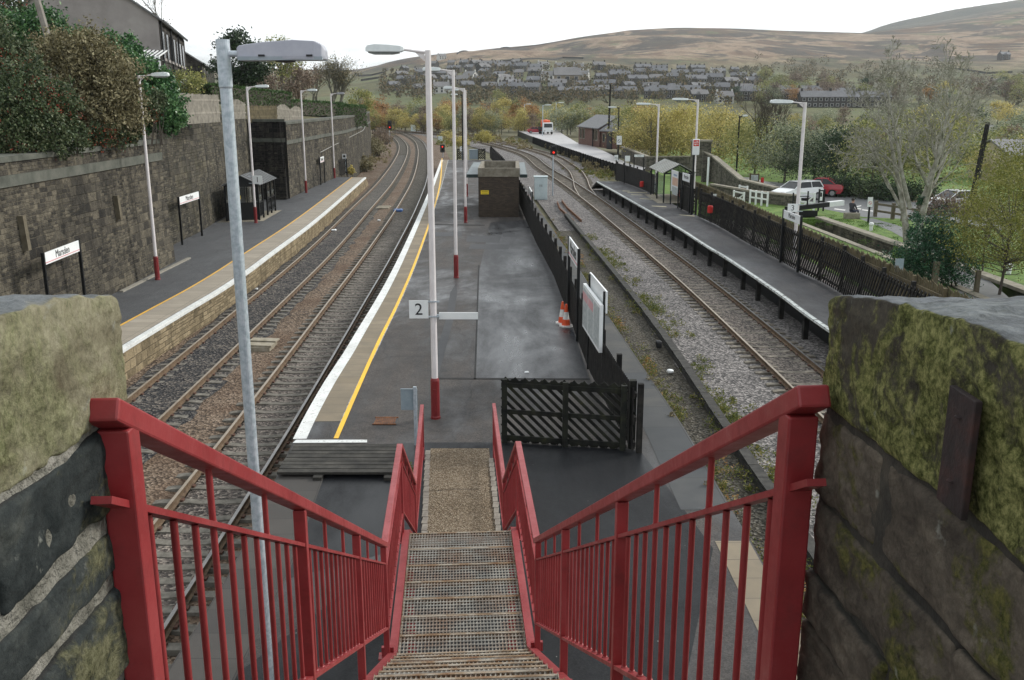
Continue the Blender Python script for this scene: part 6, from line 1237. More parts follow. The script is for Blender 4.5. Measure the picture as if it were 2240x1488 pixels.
# ------------------------------------------------------------------ seated person
def figure(loc, rz, label):
    J = {'pelvis': (0, 0, .47), 'waist': (0, -.02, .62), 'chest': (0, -.01, .84), 'neck': (0, .02, 1.0), 'head': (0, .05, 1.1), 'crown': (0, .05, 1.22), 'hipl': (-.1, .03, .46), 'kneel': (-.13, .45, .5), 'anklel': (-.12, .5, .08), 'toel': (-.13, .66, .05), 'hipr': (.1, .03, .46), 'kneer': (.13, .45, .5), 'ankler': (.13, .48, .08), 'toer': (.14, .64, .05), 'shl': (-.19, 0, .93), 'ell': (-.24, .12, .68), 'wrl': (-.1, .33, .6), 'hal': (-.06, .41, .57), 'shr': (.19, 0, .93), 'elr': (.24, .12, .68), 'wrr': (.1, .33, .6), 'har': (.06, .41, .57)}
    rad = dict(pelvis=.15, waist=.13, chest=.15, neck=.06, head=.095, crown=.085, hipl=.1, kneel=.065, anklel=.045, toel=.035, hipr=.1, kneer=.065, ankler=.045, toer=.035, shl=.075, ell=.05, wrl=.035, hal=.03, shr=.075, elr=.05, wrr=.035, har=.03)
    E_ = [('pelvis', 'waist'), ('waist', 'chest'), ('chest', 'neck'), ('neck', 'head'), ('head', 'crown'), ('pelvis', 'hipl'), ('hipl', 'kneel'), ('kneel', 'anklel'), ('anklel', 'toel'), ('pelvis', 'hipr'), ('hipr', 'kneer'), ('kneer', 'ankler'), ('ankler', 'toer'), ('chest', 'shl'), ('shl', 'ell'), ('ell', 'wrl'), ('wrl', 'hal'), ('chest', 'shr'), ('shr', 'elr'), ('elr', 'wrr'), ('wrr', 'har')]
    ks = list(J); me = bpy.data.meshes.new('person'); me.from_pydata([J[k] for k in ks], [(ks.index(a), ks.index(b)) for a, b in E_], []); o = bpy.data.objects.new('person', me); COL.objects.link(o)
    md = o.modifiers.new('skin', 'SKIN')
    for i, k in enumerate(ks): me.skin_vertices[0].data[i].radius = (rad[k],) * 2; me.skin_vertices[0].data[i].use_root = (k == 'pelvis')
    o.modifiers.new('sub', 'SUBSURF').levels = 2; o.modifiers['sub'].render_levels = 2
    t_ = NT('person_cloth_skin'); z = t_.n('ShaderNodeSeparateXYZ', {0: t_.obj()}); zz = z.outputs[2]; yy = z.outputs[1]
    c = t_.ramp(zz, [(.0, (.012, .012, .014)), (.1, (.015, .016, .02)), (.11, (.03, .035, .06)), (.52, (.03, .035, .06)), (.56, (.045, .045, .055)), (.98, (.05, .05, .06)), (1.0, (.42, .26, .2))]); t_.t.nodes[-1].color_ramp.interpolation = 'CONSTANT' if hasattr(t_.t.nodes[-1], 'color_ramp') else None
    me.materials.append(t_.fin(c, .8)); o.location = loc; o.rotation_euler = (0, 0, rz); tag(o, label, 'person'); WL[o] = Vector((0, 0, 0))
    mb = MB(); rock(mb, -.1, .1, -.06, .11, 1.12, 1.3, 2, .08, .01, 6); h = mb.build('hair', M('dark_hair', [(.02, .015, .012), (.035, .028, .022)], 20, .7, .1), o, smooth=True)
    mb = MB(); rock(mb, -.015, .015, .12, .165, 1.09, 1.135, 3, .01, .002, 4); mb.build('nose', M('skin', [(.42, .26, .2), (.46, .3, .23)], 6, .6, 0), o, smooth=True)
    for s in (-1, 1):
        mb = MB(); rock(mb, s * .035 - .012, s * .035 + .012, .125, .145, 1.14, 1.158, 4, .006, .001, 3); mb.build('eye', m_bkl, o); mb = MB(); rock(mb, s * .098 - .015, s * .098 + .015, .03, .07, 1.09, 1.15, 5, .012, .002, 3); mb.build('ear', bpy.data.materials['skin'], o)
        for k in range(5): f = k / 4; mb = MB(); x_ = s * (.055 + (f - .4) * .03); mb.tube([(x_, .42, .56 + .01 * f), (x_ - s * .012, .46 + .012 * (1 - abs(f - .5)), .545), (x_ - s * .02, .475, .52)] if k else [(s * .09, .4, .58), (s * .07, .44, .6), (s * .04, .455, .595)], [.011, .01, .008], 5); mb.build('finger', bpy.data.materials['skin'], o)
    mb = MB(); mb.box(-.03, .03, .135, .147, 1.065, 1.073); mb.build('mouth', m_redd, o)
    return o
q = P(1862, 478, RZ); figure((q.x, q.y, RZ + .02), R(-60), 'person in dark clothes sitting on the lock side with their back to the road')
mb = MB(); mb.box(q.x - .5, q.x + .45, q.y - .35, q.y + .12, RZ, RZ + .38); tag(mb.build('stone_block', m_kerb, None, bevel=.03, loc=(q.x, q.y, RZ)), 'low stone block the seated person rests on', 'stone')
# ------------------------------------------------------------------ plants
def cards(C, size, rg, aspect=.6, up=0):
    """one small quad per point, turned at random"""
    n = len(C); a = rg.normal(size=(n, 3)); a[:, 2] *= (1 - up); a /= np.linalg.norm(a, axis=1)[:, None]; b = rg.normal(size=(n, 3)); b -= (a * b).sum(1)[:, None] * a; b /= np.linalg.norm(b, axis=1)[:, None]
    s = size * rg.uniform(.6, 1.35, n)[:, None] / 2; a = a * s; b = b * s * aspect
    V = np.stack([C - a, C + b - a * .15, C + a, C - b - a * .15], 1).reshape(-1, 3); return V, np.arange(4 * n).reshape(n, 4)
def shell(c, r, n, rg, squash=(1, 1, 1), inner=.45, lump=.34):
    d = rg.normal(size=(n, 3)); d /= np.linalg.norm(d, axis=1)[:, None]; u = rg.uniform(inner ** 3, 1, n) ** (1 / 3); u = np.where(rg.uniform(size=n) < .14, u * rg.uniform(1, 1.28, n), u)
    ph = rg.uniform(0, 6.28, 3); w = 1 + lump * (np.sin(d[:, 0] * 5 + ph[0]) * np.sin(d[:, 1] * 5 + ph[1]) + .6 * np.sin(d[:, 2] * 7 + d[:, 0] * 4 + ph[2]) + .5 * np.sin(d[:, 0] * 13 + ph[1]) * np.sin(d[:, 2] * 12 + d[:, 1] * 9))
    return np.array(c) + d * (u * w * r)[:, None] * np.array(squash)
def blobs_px(L):           # (px, py, distance, radius px) -> world blob
    o = []
    for px, py, Y, r in L: c = PD(px, py, Y); o.append((c, r * Y / FPX * 1.02))
    return o
def bush(name, bl, n, size, mat, label, cat='shrub', group=None, squash=(1, 1, 1), twigs=20, inner=.4, tw=None, extra=None, seed=0):
    rg = np.random.default_rng(seed + 77); tot = sum(r * r for c, r in bl); base = min(bl, key=lambda q: q[0].z - q[1]); b0 = Vector((sum(c.x for c, r in bl) / len(bl), sum(c.y for c, r in bl) / len(bl), base[0].z - base[1] * .9))
    t = thing(name, b0, label, cat, group)
    C = np.vstack([shell(c, r, max(20, int(n * r * r / tot)), rg, squash, inner) for c, r in bl]); V, F = cards(C, size, rg); npmesh('foliage', V, F, mat, t, b0)
    mb = MB(); rr = random.Random(seed)
    for c, r in bl:
        for k in range(max(2, twigs // len(bl))):
            d = Vector((rr.gauss(0, 1), rr.gauss(0, 1), abs(rr.gauss(.4, .8)))).normalized(); s0 = Vector((c.x + rr.uniform(-.2, .2), c.y + rr.uniform(-.2, .2), b0.z)); e = c + Vector((d.x * squash[0], d.y * squash[1], d.z * squash[2])) * r * rr.uniform(.8, 1.08); m_ = s0.lerp(e, .5) + Vector((rr.gauss(0, .1), rr.gauss(0, .1), .1)) * r; mb.tube([s0, m_, e], [.03 * r + .01, .02 * r + .008, .006], 4, 0, False)
    mb.build('stems', tw or m_twig, t)
    if extra:
        n2, s2, m2, nm = extra; C = np.vstack([shell(c, r * 1.03, max(5, int(n2 * r * r / tot)), rg, squash, .8) for c, r in bl]); k = rg.uniform(size=len(C)); sel = np.sin(C[:, 0] * 1.9) * np.sin(C[:, 2] * 2.3 + C[:, 1]) > .05; V, F = cards(C[sel], s2, rg); npmesh(nm, V, F, m2, t, b0)
    return t
m_twig = M('twig_bark', [(.05, .042, .034), (.1, .085, .068)], 6, .9, .1, coord='obj')
m_bark = M('grey_bark', [(.07, .066, .05), (.13, .125, .1), (.19, .185, .15)], 3, .9, .4, 18, coord='obj')
m_barkg = M('mossy_pale_bark', [(.14, .14, .1), (.3, .29, .24), (.46, .45, .4)], 3, .9, .4, 18, coord='obj')
lf_ivy = leafmat('dark_ivy_leaf', [(0.0169, 0.0464, 0.0211), (0.0422, 0.116, 0.0422), (0.0844, 0.189, 0.0632), (0.147, 0.254, 0.106)], .35, .12)
lf_tan = leafmat('tan_olive_leaf', [(0.0437, 0.0378, 0.0204), (0.123, 0.109, 0.0509), (0.218, 0.188, 0.102), (0.32, 0.292, 0.175)], .6, .15)
lf_cot = leafmat('cotoneaster_leaf', [(0.0149, 0.0269, 0.012), (0.0449, 0.0748, 0.0299), (0.0897, 0.12, 0.0524), (0.15, 0.165, 0.0897)], .5, .12)
lf_red = leafmat('red_berry', [(0.099, 0.0132, 0.0088), (0.209, 0.033, 0.0198), (0.308, 0.066, 0.033)], .6, .15)
lf_yg = leafmat('yellow_green_leaf', [(0.0953, 0.0993, 0.0367), (0.28, 0.262, 0.0899), (0.465, 0.406, 0.153), (0.693, 0.576, 0.215)], .6, .3)
lf_or = leafmat('orange_leaf', [(0.0851, 0.0466, 0.0235), (0.242, 0.133, 0.0549), (0.383, 0.218, 0.0876), (0.487, 0.306, 0.126)], .6, .3)
lf_ol = leafmat('olive_leaf', [(0.0594, 0.0804, 0.0241), (0.166, 0.185, 0.0614), (0.28, 0.298, 0.103), (0.456, 0.421, 0.174)], .6, .25)
lf_dk = leafmat('dark_green_leaf', [(0.0078, 0.0182, 0.0091), (0.0234, 0.0468, 0.0234), (0.0442, 0.078, 0.0364), (0.0715, 0.111, 0.052)], .5, .15)
lf_br = leafmat('brown_twig_haze', [(0.069, 0.0517, 0.0449), (0.146, 0.112, 0.0896), (0.224, 0.173, 0.134), (0.311, 0.241, 0.173)], .8, .2)
lf_gg = leafmat('grey_green_leaf', [(0.0591, 0.0804, 0.0473), (0.154, 0.189, 0.118), (0.284, 0.319, 0.213), (0.449, 0.449, 0.307)], .6, .25)
lf_ev = leafmat('evergreen_leaf', [(0.0096, 0.0312, 0.0144), (0.024, 0.072, 0.036), (0.042, 0.12, 0.06), (0.072, 0.168, 0.084)], .4, .15)
lf_ylw = leafmat('gold_leaf', [(0.11, 0.0982, 0.0295), (0.277, 0.253, 0.0746), (0.429, 0.381, 0.116), (0.549, 0.469, 0.157)], .55, .35)
lf_lime = leafmat('lime_leaf', [(.05, .065, .014), (.11, .13, .026), (.18, .19, .042), (.26, .25, .07)], .6, .3)
lf_hedge = leafmat('clipped_hedge_leaf', [(0.013, 0.0312, 0.0104), (0.0325, 0.0715, 0.0195), (0.052, 0.111, 0.0286), (0.078, 0.143, 0.039)], .6, .15)
# the bank above the left wall
bush('ivy_hedge', blobs_px([(20, 83, 47, 49), (85, 68, 47, 49), (150, 103, 47, 45), (210, 118, 47, 45), (255, 158, 46, 45), (290, 198, 46, 41), (325, 233, 45, 37), (350, 208, 46, 39), (365, 243, 44.5, 37), (385, 258, 44.2, 21), (300, 158, 46, 39), (335, 193, 46, 37), (270, 113, 48, 37), (300, 258, 44, 37), (250, 228, 45, 41), (372, 270, 44, 21), (180, 148, 48, 49)]), 52000, .16, lf_ivy, 'dark green ivy hedge sloping down over the end of the nearest retaining wall', inner=.6)
bush('tan_shrub', blobs_px([(170, 130, 39, 62), (220, 160, 39, 62), (255, 200, 38.5, 58), (230, 240, 38, 60), (165, 205, 38, 62), (275, 255, 38.5, 40), (120, 120, 39, 45), (205, 110, 40, 40)]), 36000, .115, lf_tan, 'large olive brown shrub on the bank below the grey gable', inner=.5, twigs=60)
bush('berry_shrub', blobs_px([(20, 215, 33, 62), (70, 250, 33, 60), (25, 300, 32, 50), (105, 290, 33, 50), (130, 225, 34, 45), (60, 180, 34, 50), (160, 300, 34, 32), (-40, 260, 32, 60)]), 34000, .105, lf_cot, 'low dark shrub hung with red berries over the nearest wall top', inner=.5, extra=(4200, .07, lf_red, 'berries'), seed=3)
bush('berry_shrub', blobs_px([(215, 300, 37, 26), (255, 295, 38, 26), (185, 318, 36, 20), (290, 292, 39, 20), (330, 238, 42.2, 22), (345, 215, 43, 18)]), 9000, .1, lf_cot, 'thin trailing shrub with red sprays between the olive shrub and the wall coping', inner=.3, extra=(2200, .07, lf_red, 'berries'), seed=4)
bush('berry_shrub', blobs_px([(10, 135, 40, 40), (55, 125, 41, 40), (-30, 100, 40, 60), (20, 20, 50, 40)]), 14000, .12, lf_cot, 'reddish shrub at the left edge below the dark ivy crest', inner=.4, extra=(3500, .08, lf_red, 'berries'), seed=6)
t = thing('railings', (-16.9, 33, 6.4), 'thin hooped metal railings half buried in the shrubs on the wall top', 'railings'); mb = MB()
for i in range(46):
    y = 33 + i * .21; x = -17.25 - .0 * i; mb.tube([(x, y, 6.3), (x, y, 7.45), (x, y + .05, 7.52), (x, y + .1, 7.45)], .012, 4, 0, False)
for z in (6.55, 7.25): mb.beam((-17.25, 33, z), (-17.25, 42.7, z), .03, .012)
mb.build('bars', m_galv, t)

# houses above the bank
t = thing('terrace_house', (-27, 70, 8), 'end of a tall stone terrace with a blank grey rendered gable', 'house')
C0 = Vector((PD(346, 45, 65).x, 65, 0)); C1 = Vector((PD(402, 86, 86).x, 86, 0)); ze = PD(346, 42, 65).z; u = (C1 - C0).normalized()
w = house_block(t, C0.xy, C1.xy, 9, 6, ze, ze + 3.1, m_render, m_slate); nrm = Vector((u.y, -u.x, 0)); mb = MB(); A = C0 + nrm * .03; B = C1 + nrm * .03; L = (C1 - C0).length; mb.quad((A.x, A.y, 6), (B.x, B.y, 6), (B.x, B.y, ze - .1), (A.x, A.y, ze - .1), 0, [(0, 6), (L, 6), (L, ze - .1), (0, ze - .1)]); fw = mb.build('front_wall', m_darkst, t); ang = math.atan2(u.y, u.x)
for s in (1.6, 4.6, 7.4, 10.2, 13, 15.8, 18.6):
    for z0, z1 in ((ze - 2.4, ze - .7), (ze - 5.1, ze - 3.4)):
        c = C0 + u * s + nrm * .06; mb = MB(); mb.obox((c.x, c.y, (z0 + z1) / 2), (1.2, .06, z1 - z0), ang); f_ = mb.build('window', m_glass, t); c = c + nrm * .03; mb = MB(); mb.obox((c.x, c.y, z0 - .1), (1.5, .12, .17), ang); mb.build('sill', m_render, f_)
mb = MB(); mb.sweep([Vector((A.x, A.y, ze - .14)) + nrm * .25, Vector((B.x, B.y, ze - .14)) + nrm * .25], [(-.07, 0), (.07, 0), (.07, .12), (-.07, .12)]); mb.build('gutter', m_blk, t)
for s in (.25, 7.5, 14): c = C0 + u * s + nrm * .12; mb = MB(); mb.tube([(c.x, c.y, 7), (c.x, c.y, ze - .1)], .06, 6); mb.build('downpipe', m_blk, t)
for s in (7, 14, 20): c = C0 + u * s - nrm * 4.5; mb = MB(); mb.obox((c.x, c.y, ze + 3.6), (.9, 1.6, 2), ang); mb.build('chimney', m_darkst, t)
a = PD(300, 120, 63); b = PD(347, 120, 63.8); z0, z1 = PD(300, 160, 63).z, PD(300, 110, 63).z; t = thing('conservatory', a, 'small white framed lean-to conservatory under the grey gable', 'conservatory'); mb = MB()
for i in range(6): p_ = a.lerp(b, i / 5); mb.box(p_.x - .05, p_.x + .05, p_.y - .05, p_.y + .05, z0 - 2, z1 - .35); mb.beam((p_.x, p_.y, z1 - .35), (p_.x, p_.y + 1.6, z1 + .1), .07, .07)
mb.beam((a.x, a.y, z1 - .38), (b.x, b.y, z1 - .38), .09, .1); mb.beam((a.x, a.y, z0 + .2), (b.x, b.y, z0 + .2), .06, .06); mb.build('frame', m_wht, t); mb = MB(); mb.quad((a.x, a.y + .02, z1 - .34), (b.x, b.y + .02, z1 - .34), (b.x, b.y + 1.6, z1 + .08), (a.x, a.y + 1.6, z1 + .08)); mb.quad((a.x, a.y + .03, z0 - 2), (b.x, b.y + .03, z0 - 2), (b.x, b.y + .03, z1 - .4), (a.x, a.y + .03, z1 - .4)); mb.build('panes', m_glass, t)
t = thing('cottage', (-42, 125, 7), 'low stone cottage row with chimneys beyond the tall terrace', 'house'); C0 = Vector((PD(441, 140, 112).x, 112, 0)); C1 = Vector((PD(468, 150, 140).x, 140, 0)); ze = PD(441, 138, 112).z; house_block(t, C0.xy, C1.xy, 8, 6, ze, ze + 2.6, m_darkst, m_slate, [(s, s + 1.1, ze - 2.1, ze - .6, 'w') for s in (3, 8, 13, 18, 23)]); u = (C1 - C0).normalized(); nrm = Vector((u.y, -u.x, 0))
for s in (.8, 10, 20): c = C0 + u * s - nrm * 4; mb = MB(); mb.obox((c.x, c.y, ze + 3), (.9, 1.5, 2.2), math.atan2(u.y, u.x)); mb.build('chimney', m_brickr, t)
for px, Y, z0, sc_, lb in ((2150, 96, RZ, 1, 'pale cream rendered house behind the bare tree at the right'),):
    t = thing('rendered_house', PD(px, 430, Y), lb, 'house'); x0 = PD(2112, 430, Y).x; house_block(t, (x0 + 14, Y), (x0, Y), 8, RZ, 3.1, 4.4, M('cream_render', [(.36, .31, .21), (.45, .39, .27)], 1, .9, .1), m_slate, [(8.5, 10, 1.4, 2.7, 'w'), (3, 4.5, 1.4, 2.7, 'w')])
a = PD(2132, 300, 190); t = thing('long_house', a, 'grey slate roofed building seen over the trees at the far right', 'house'); house_block(t, (a.x + 12, 190), (a.x, 190), 9, 0, PD(2132, 296, 190).z, PD(2132, 274, 190).z, m_darkst, m_slate)

# garden fences and hedges on top of the far walls
def garden_fence(px0, px1, Y0, Y1, ytop, zb, label, scal=0, mat=m_greyf):
    a, b = PD(px0, ytop[0], Y0), PD(px1, ytop[1], Y1); t = thing('garden_fence', (a.x, a.y, zb), label, 'fence'); L = (Vector((b.x, b.y, 0)) - Vector((a.x, a.y, 0))).length; n = int(L / .17); mb = MB(); r = random.Random(n)
    for i in range(n):
        f = i / n; p_ = a.lerp(b, f); h = p_.z - zb + (.35 * abs(math.sin(f * math.pi * scal)) - .2 if scal else 0) + r.uniform(-.03, .03); mb.obox((p_.x, p_.y, zb + h / 2), (.13, .03, h), math.atan2(b.y - a.y, b.x - a.x) + r.uniform(-.03, .03))
    mb.build('boards', mat, t)
    for f in (.35, .8): mb = MB(); mb.beam((a.x, a.y + .05, zb + (a.z - zb) * f), (b.x, b.y + .05, zb + (b.z - zb) * f), .05, .09); mb.build('rail', mat, t)
garden_fence(392, 478, 49, 56, (204, 208), 6.9, 'tall grey board fence on the wall next to the ivy hedge')
garden_fence(499, 536, 64, 66, (222, 222), 6.9, 'weathered scalloped fence panel left of the shelter lamp post', 1)
garden_fence(540, 606, 72, 77, (232, 231), 6.5, 'darker low board fence above the shaded buttress', 0, m_brownf)
garden_fence(604, 662, 79, 86, (230, 238), 6.4, 'weathered fence with two scalloped tops on the long dark wall', 2)
def hedge(px0, px1, Y0, Y1, y0, y1, h, wd, label, n=9000, mat=lf_hedge, seed=1):
    a, b = PD(px0, y0, Y0), PD(px1, y1, Y1); rg = np.random.default_rng(seed); b0 = Vector((a.x, a.y, a.z - h)); t = thing('clipped_hedge', b0, label, 'hedge'); f = rg.uniform(size=n); q = rg.uniform(-.5, .5, n); z = rg.uniform(0, 1, n); k = rg.integers(0, 3, n); q = np.where(k == 0, np.sign(q) * .5, q); z = np.where(k == 1, 1.0, z); f = np.where((k == 2) & (rg.uniform(size=n) < .4), np.round(f), f)
    d = (b - a); nn = Vector((d.y, -d.x, 0)).normalized(); C = np.array(a)[None] + f[:, None] * np.array(d)[None] + (q * wd)[:, None] * np.array(nn)[None]; C[:, 2] += (z - 1) * h; C += rg.normal(0, .05, C.shape); V, F = cards(C, .17, rg); npmesh('foliage', V, F, mat, t, b0); mb = MB(); mb.beam(a - Vector((0, 0, h * .54)), b - Vector((0, 0, h * .54)), wd * .86, h * .88); mb.build('stems', m_twig, t)
hedge(448, 625, 84, 96, 183, 203, 1.6, 1.4, 'upper clipped green hedge behind the garden fences')
hedge(555, 745, 92, 112, 214, 226, 1.5, 1.4, 'lower clipped green hedge running to the tall hedge end', seed=2)
hedge(700, 786, 108, 116, 226, 232, 2.4, 2, 'tall square cut hedge block above the far curve of the wall', seed=3)

# ------------------------------------------------------------------ trees
def limbs(mb, p, d, L, r, depth, rr, spread=.6, up=.15, n=(2, 3), curl=.25, sides=5, ends=None, shrink=.72, minr=.006):
    k = 3; pts = [p.copy()]; rad = [r]; q = p.copy(); dd = d.copy()
    for i in range(k):
        dd = (dd + Vector((rr.gauss(0, curl * .4), rr.gauss(0, curl * .4), rr.gauss(0, curl * .3) + up * .3))).normalized(); q = q + dd * (L / k); pts.append(q.copy()); rad.append(max(minr, r * (1 - .38 * (i + 1) / k)))
    mb.tube(pts, rad, sides if depth > 1 else 3, 0, False)
    if ends is not None and depth <= 1: ends.append(q.copy())
    if depth <= 0: return
    for i in range(rr.randint(*n)):
        f = 1 if i == 0 else rr.uniform(.45, 1); b = pts[min(k, int(f * k + .5))]; a = Vector((rr.gauss(0, 1), rr.gauss(0, 1), rr.gauss(.1, .7))).normalized(); nd = (dd + a * spread * (1 if i else .5)).normalized(); limbs(mb, b, nd, L * rr.uniform(shrink - .12, shrink + .1), rad[-1] * (.85 if i == 0 else .68), depth - 1, rr, spread, up, n, curl, sides, ends, shrink, minr)
def tree(name, base, H, W_, label, mat, n=6000, size=.25, seed=0, group=None, bark=None, crown0=.25, clumps=26, bare=.0, cat='tree', shape=1.0, tr=.022, sig=.2):
    """trunk and limbs, crown of leaf clumps between heights crown0*H and H"""
    rr = random.Random(seed); rg = np.random.default_rng(seed); t = thing(name, base, label, cat, group); mb = MB(); top = base + Vector((rr.gauss(0, .03) * H, rr.gauss(0, .03) * H, H * .8)); mb.tube([base - Vector((0, 0, .3)), base.lerp(top, .4) + Vector((rr.gauss(0, .02) * H, 0, 0)), top], [H * tr, H * tr * .65, H * tr * .15], 6, 0, False)
    cl = []; zc = H * (1 + crown0) / 2; hz = H * (1 - crown0) / 2
    for i in range(clumps):
        d = np.array([rr.gauss(0, 1), rr.gauss(0, 1), rr.gauss(0, 1)]); d /= np.linalg.norm(d); u = rr.uniform(.35, 1) ** .6; z = d[2] * u; wz = (1 - .35 * shape * z) if z > 0 else 1; c = np.array([d[0] * u * W_ / 2 * wz, d[1] * u * W_ / 2 * wz, zc + z * hz * .88]); cl.append(c)
        s0 = base.lerp(top, min(.95, max(.2, (c[2] / H) * .75))); e = base + Vector(c); mb.tube([s0, s0.lerp(e, .55) + Vector((0, 0, -.03 * H)), e], [H * tr * .32, H * tr * .2, H * tr * .06], 4, 0, False)
    mb.build('trunk', bark or m_bark, t); k = n // clumps; s = W_ * sig
    C = np.vstack([c + rg.normal(size=(k, 3)) * np.array([s, s, s * .75]) * rg.uniform(.6, 1.15) for c in cl]) + np.array(base); C[:, 2] = np.maximum(C[:, 2], base.z + .15 * H * crown0); V, F = cards(C, size, rg); npmesh('crown', V, F, mat, t, base); return t
def bare_tree(name, base, H, label, seed, depth=5, r=.2, stems=1, spread=.6, bark=None, n=(2, 3), haze=None, hn=0, hs=.1, first=.33, lean=(0, 0), group=None, shrink=.75, up=.2, minr=.008):
    rr = random.Random(seed); t = thing(name, base, label, 'tree', group); mb = MB(); ends = []
    for k in range(stems): a = k * 6.28 / stems + rr.uniform(0, 1); d = Vector((math.cos(a) * .15 * (stems > 1) + lean[0], math.sin(a) * .15 * (stems > 1) + lean[1], 1)).normalized(); limbs(mb, base + Vector((math.cos(a), math.sin(a), 0)) * r * .5 * (stems > 1) - Vector((0, 0, .2)), d, H * first, r, depth, rr, spread, up, n, .25, 7, ends, shrink, minr)
    mb.build('trunk', bark or m_bark, t)
    if hn and ends:
        rg = np.random.default_rng(seed); E = np.array([tuple(e) for e in ends]); C = E[rg.integers(0, len(E), hn)] + rg.normal(0, .28 * H / 10, (hn, 3)); V, F = cards(C, hs, rg); npmesh('crown', V, F, haze, t, base)
    return t
g8 = lambda px, py, z=RZ: P(px, py, z)
# left, behind the houses and gardens
def tl(px, ybase, ytop, Y): b = PD(px, ybase, Y); return b, PD(px, ytop, Y).z - b.z
b, h = tl(385, 165, -5, 120); bare_tree('bare_tree', b, h * 1.25, 'leafless tree rising behind the tall stone terrace', 5, 5, .3, spread=.75, n=(2, 4), haze=lf_br, hn=900, hs=.18)
b, h = tl(535, 225, 68, 92); tree('cedar', b, h, h * .75, 'dark spreading conifer behind the near galvanised lantern', lf_dk, 9000, .26, 3, crown0=.15, clumps=34, sig=.11)
b, h = tl(615, 225, 68, 104); tree('birch', b, h, h * .6, 'thin leafy tree with open crown just right of the dark conifer', lf_ol, 2600, .22, 8, crown0=.3, clumps=30, sig=.1)
b, h = tl(565, 225, 150, 100); tree('shrub_tree', b, h, h * 1.2, 'brown leaved low tree between the hedges and the conifer', lf_br, 3500, .22, 9, crown0=.1)
b, h = tl(650, 228, 135, 118); tree('rust_tree', b, h, h * .9, 'rust brown tree behind the middle of the clipped hedges', lf_br, 3200, .26, 12, crown0=.1, sig=.13)
b, h = tl(735, 250, 108, 132); bare_tree('willow', b, h, 'tall bare pale twigged willow beyond the square hedge', 15, 5, .3, stems=3, spread=.6, n=(3, 4), haze=lf_tan, hn=2600, hs=.2, first=.3)
b, h = tl(690, 240, 140, 138); bare_tree('bare_tree', b, h, 'smaller bare tree left of the tall willow', 16, 5, .22, stems=2, spread=.65, n=(2, 4), haze=lf_br, hn=1500, hs=.2)
b, h = tl(792, 290, 185, 160); tree('birch', b, h, h * .5, 'slim olive tree at the end of the curving wall', lf_ol, 2500, .28, 17, crown0=.25, sig=.12)
b, h = tl(415, 235, 150, 54); tree('sapling', b, h, h * .95, 'yellow green sapling over the tall grey garden fence', lf_ol, 1700, .13, 18, crown0=.2, clumps=24, sig=.1)
for k, (px, py, Y, r, m_, lb) in enumerate(((815, 322, 150, 22, lf_tan, 'tan scrub at the end of the curving wall'), (790, 360, 118, 18, lf_tan, 'dry grassy scrub below the far curving wall'), (835, 300, 175, 18, lf_br, 'brown scrub above the far left curve'), (760, 372, 103, 10, lf_yg, 'yellow weedy clump at the far end of the side platform'), (980, 300, 215, 14, lf_yg, 'yellow green clump behind the short red signal'), (1060, 300, 180, 14, lf_ylw, 'golden scrub behind the island tip'), (1010, 312, 190, 12, lf_yg, 'pale weeds left of the golden scrub'))): bush('scrub', blobs_px([(px - r * .5, py, Y, r * .8), (px + r * .5, py + r * .2, Y - 2, r * .75), (px, py - r * .5, Y + 1, r * .7)]), 2600, .22, m_, lb, seed=k + 20, squash=(1.3, 1, .8))
# the wood beyond the curve: individual autumn trees
PR = []
WL0 = 'one of the mixed autumn trees in the wood beyond the curving tracks'
kinds = [(lf_yg, 'yellow_green', .62), (lf_or, 'orange', .6), (lf_ol, 'olive', .65), (lf_br, 'brown', .6), (lf_gg, 'grey_green', .7), (lf_dk, 'dark', .6)]
LBL = {'yellow_green': 'yellow green tree in the wood beyond the curving tracks', 'orange': 'orange leaved tree in the wood beyond the curving tracks', 'olive': 'olive tree in the wood beyond the curving tracks', 'brown': 'brown nearly bare tree in the wood beyond the curving tracks', 'grey_green': 'grey green tree in the wood beyond the curving tracks', 'dark': 'dark green tree in the wood beyond the curving tracks'}
for i, (m_, nm, wd) in enumerate(kinds):
    for v in range(2): PR.append((nm, tree('autumn_tree', Vector((0, -500 - 30 * i - 300 * v, 0)), 10, 10 * wd * (1 + .2 * v), 'x', m_, 2400 if nm != 'brown' else 1700, .4, 40 + i + 10 * v, crown0=.12, clumps=20, sig=.13)))
used = set()
def place(nm, loc, h, label, group, rr, wide=1.0):
    c = [p for p in PR if p[0] == nm]; o = c[rr.randrange(2)][1]; s = h / 10; sc = (s * wide, s * wide, s)
    if o.name not in used: used.add(o.name); o.location = loc; o.rotation_euler = (0, 0, rr.uniform(0, 6.28)); o.scale = sc; o['label'] = label; o['group'] = group; return o
    return copy_tree(o, loc, rr.uniform(0, 6.28), sc, label, None, group)
rr = random.Random(21)
for k in range(88):
    px = 800 + 365 * rr.random(); row = k % 3; Y = 262 + 34 * row + rr.uniform(-8, 8) - (px - 800) * .07; top = 228 - 12 * row + rr.uniform(-14, 14); b = Vector((PD(px, 250, Y).x, Y, -.4)); f = rr.random(); nm = ('brown' if f < .22 else 'yellow_green' if f < .55 else 'olive' if f < .72 else 'orange' if f < .93 else 'grey_green')
    if px < 850 and rr.random() < .5: nm = 'orange'
    place(nm, b, max(6, PD(px, top + 12, Y).z + .4) * (.92 if nm != 'brown' else .85), LBL[nm], 'autumn trees of the wood beyond the tracks', rr)
LB2 = {k: v.replace('in the wood beyond the curving tracks', 'in the belt behind the station house and goods path') for k, v in LBL.items()}
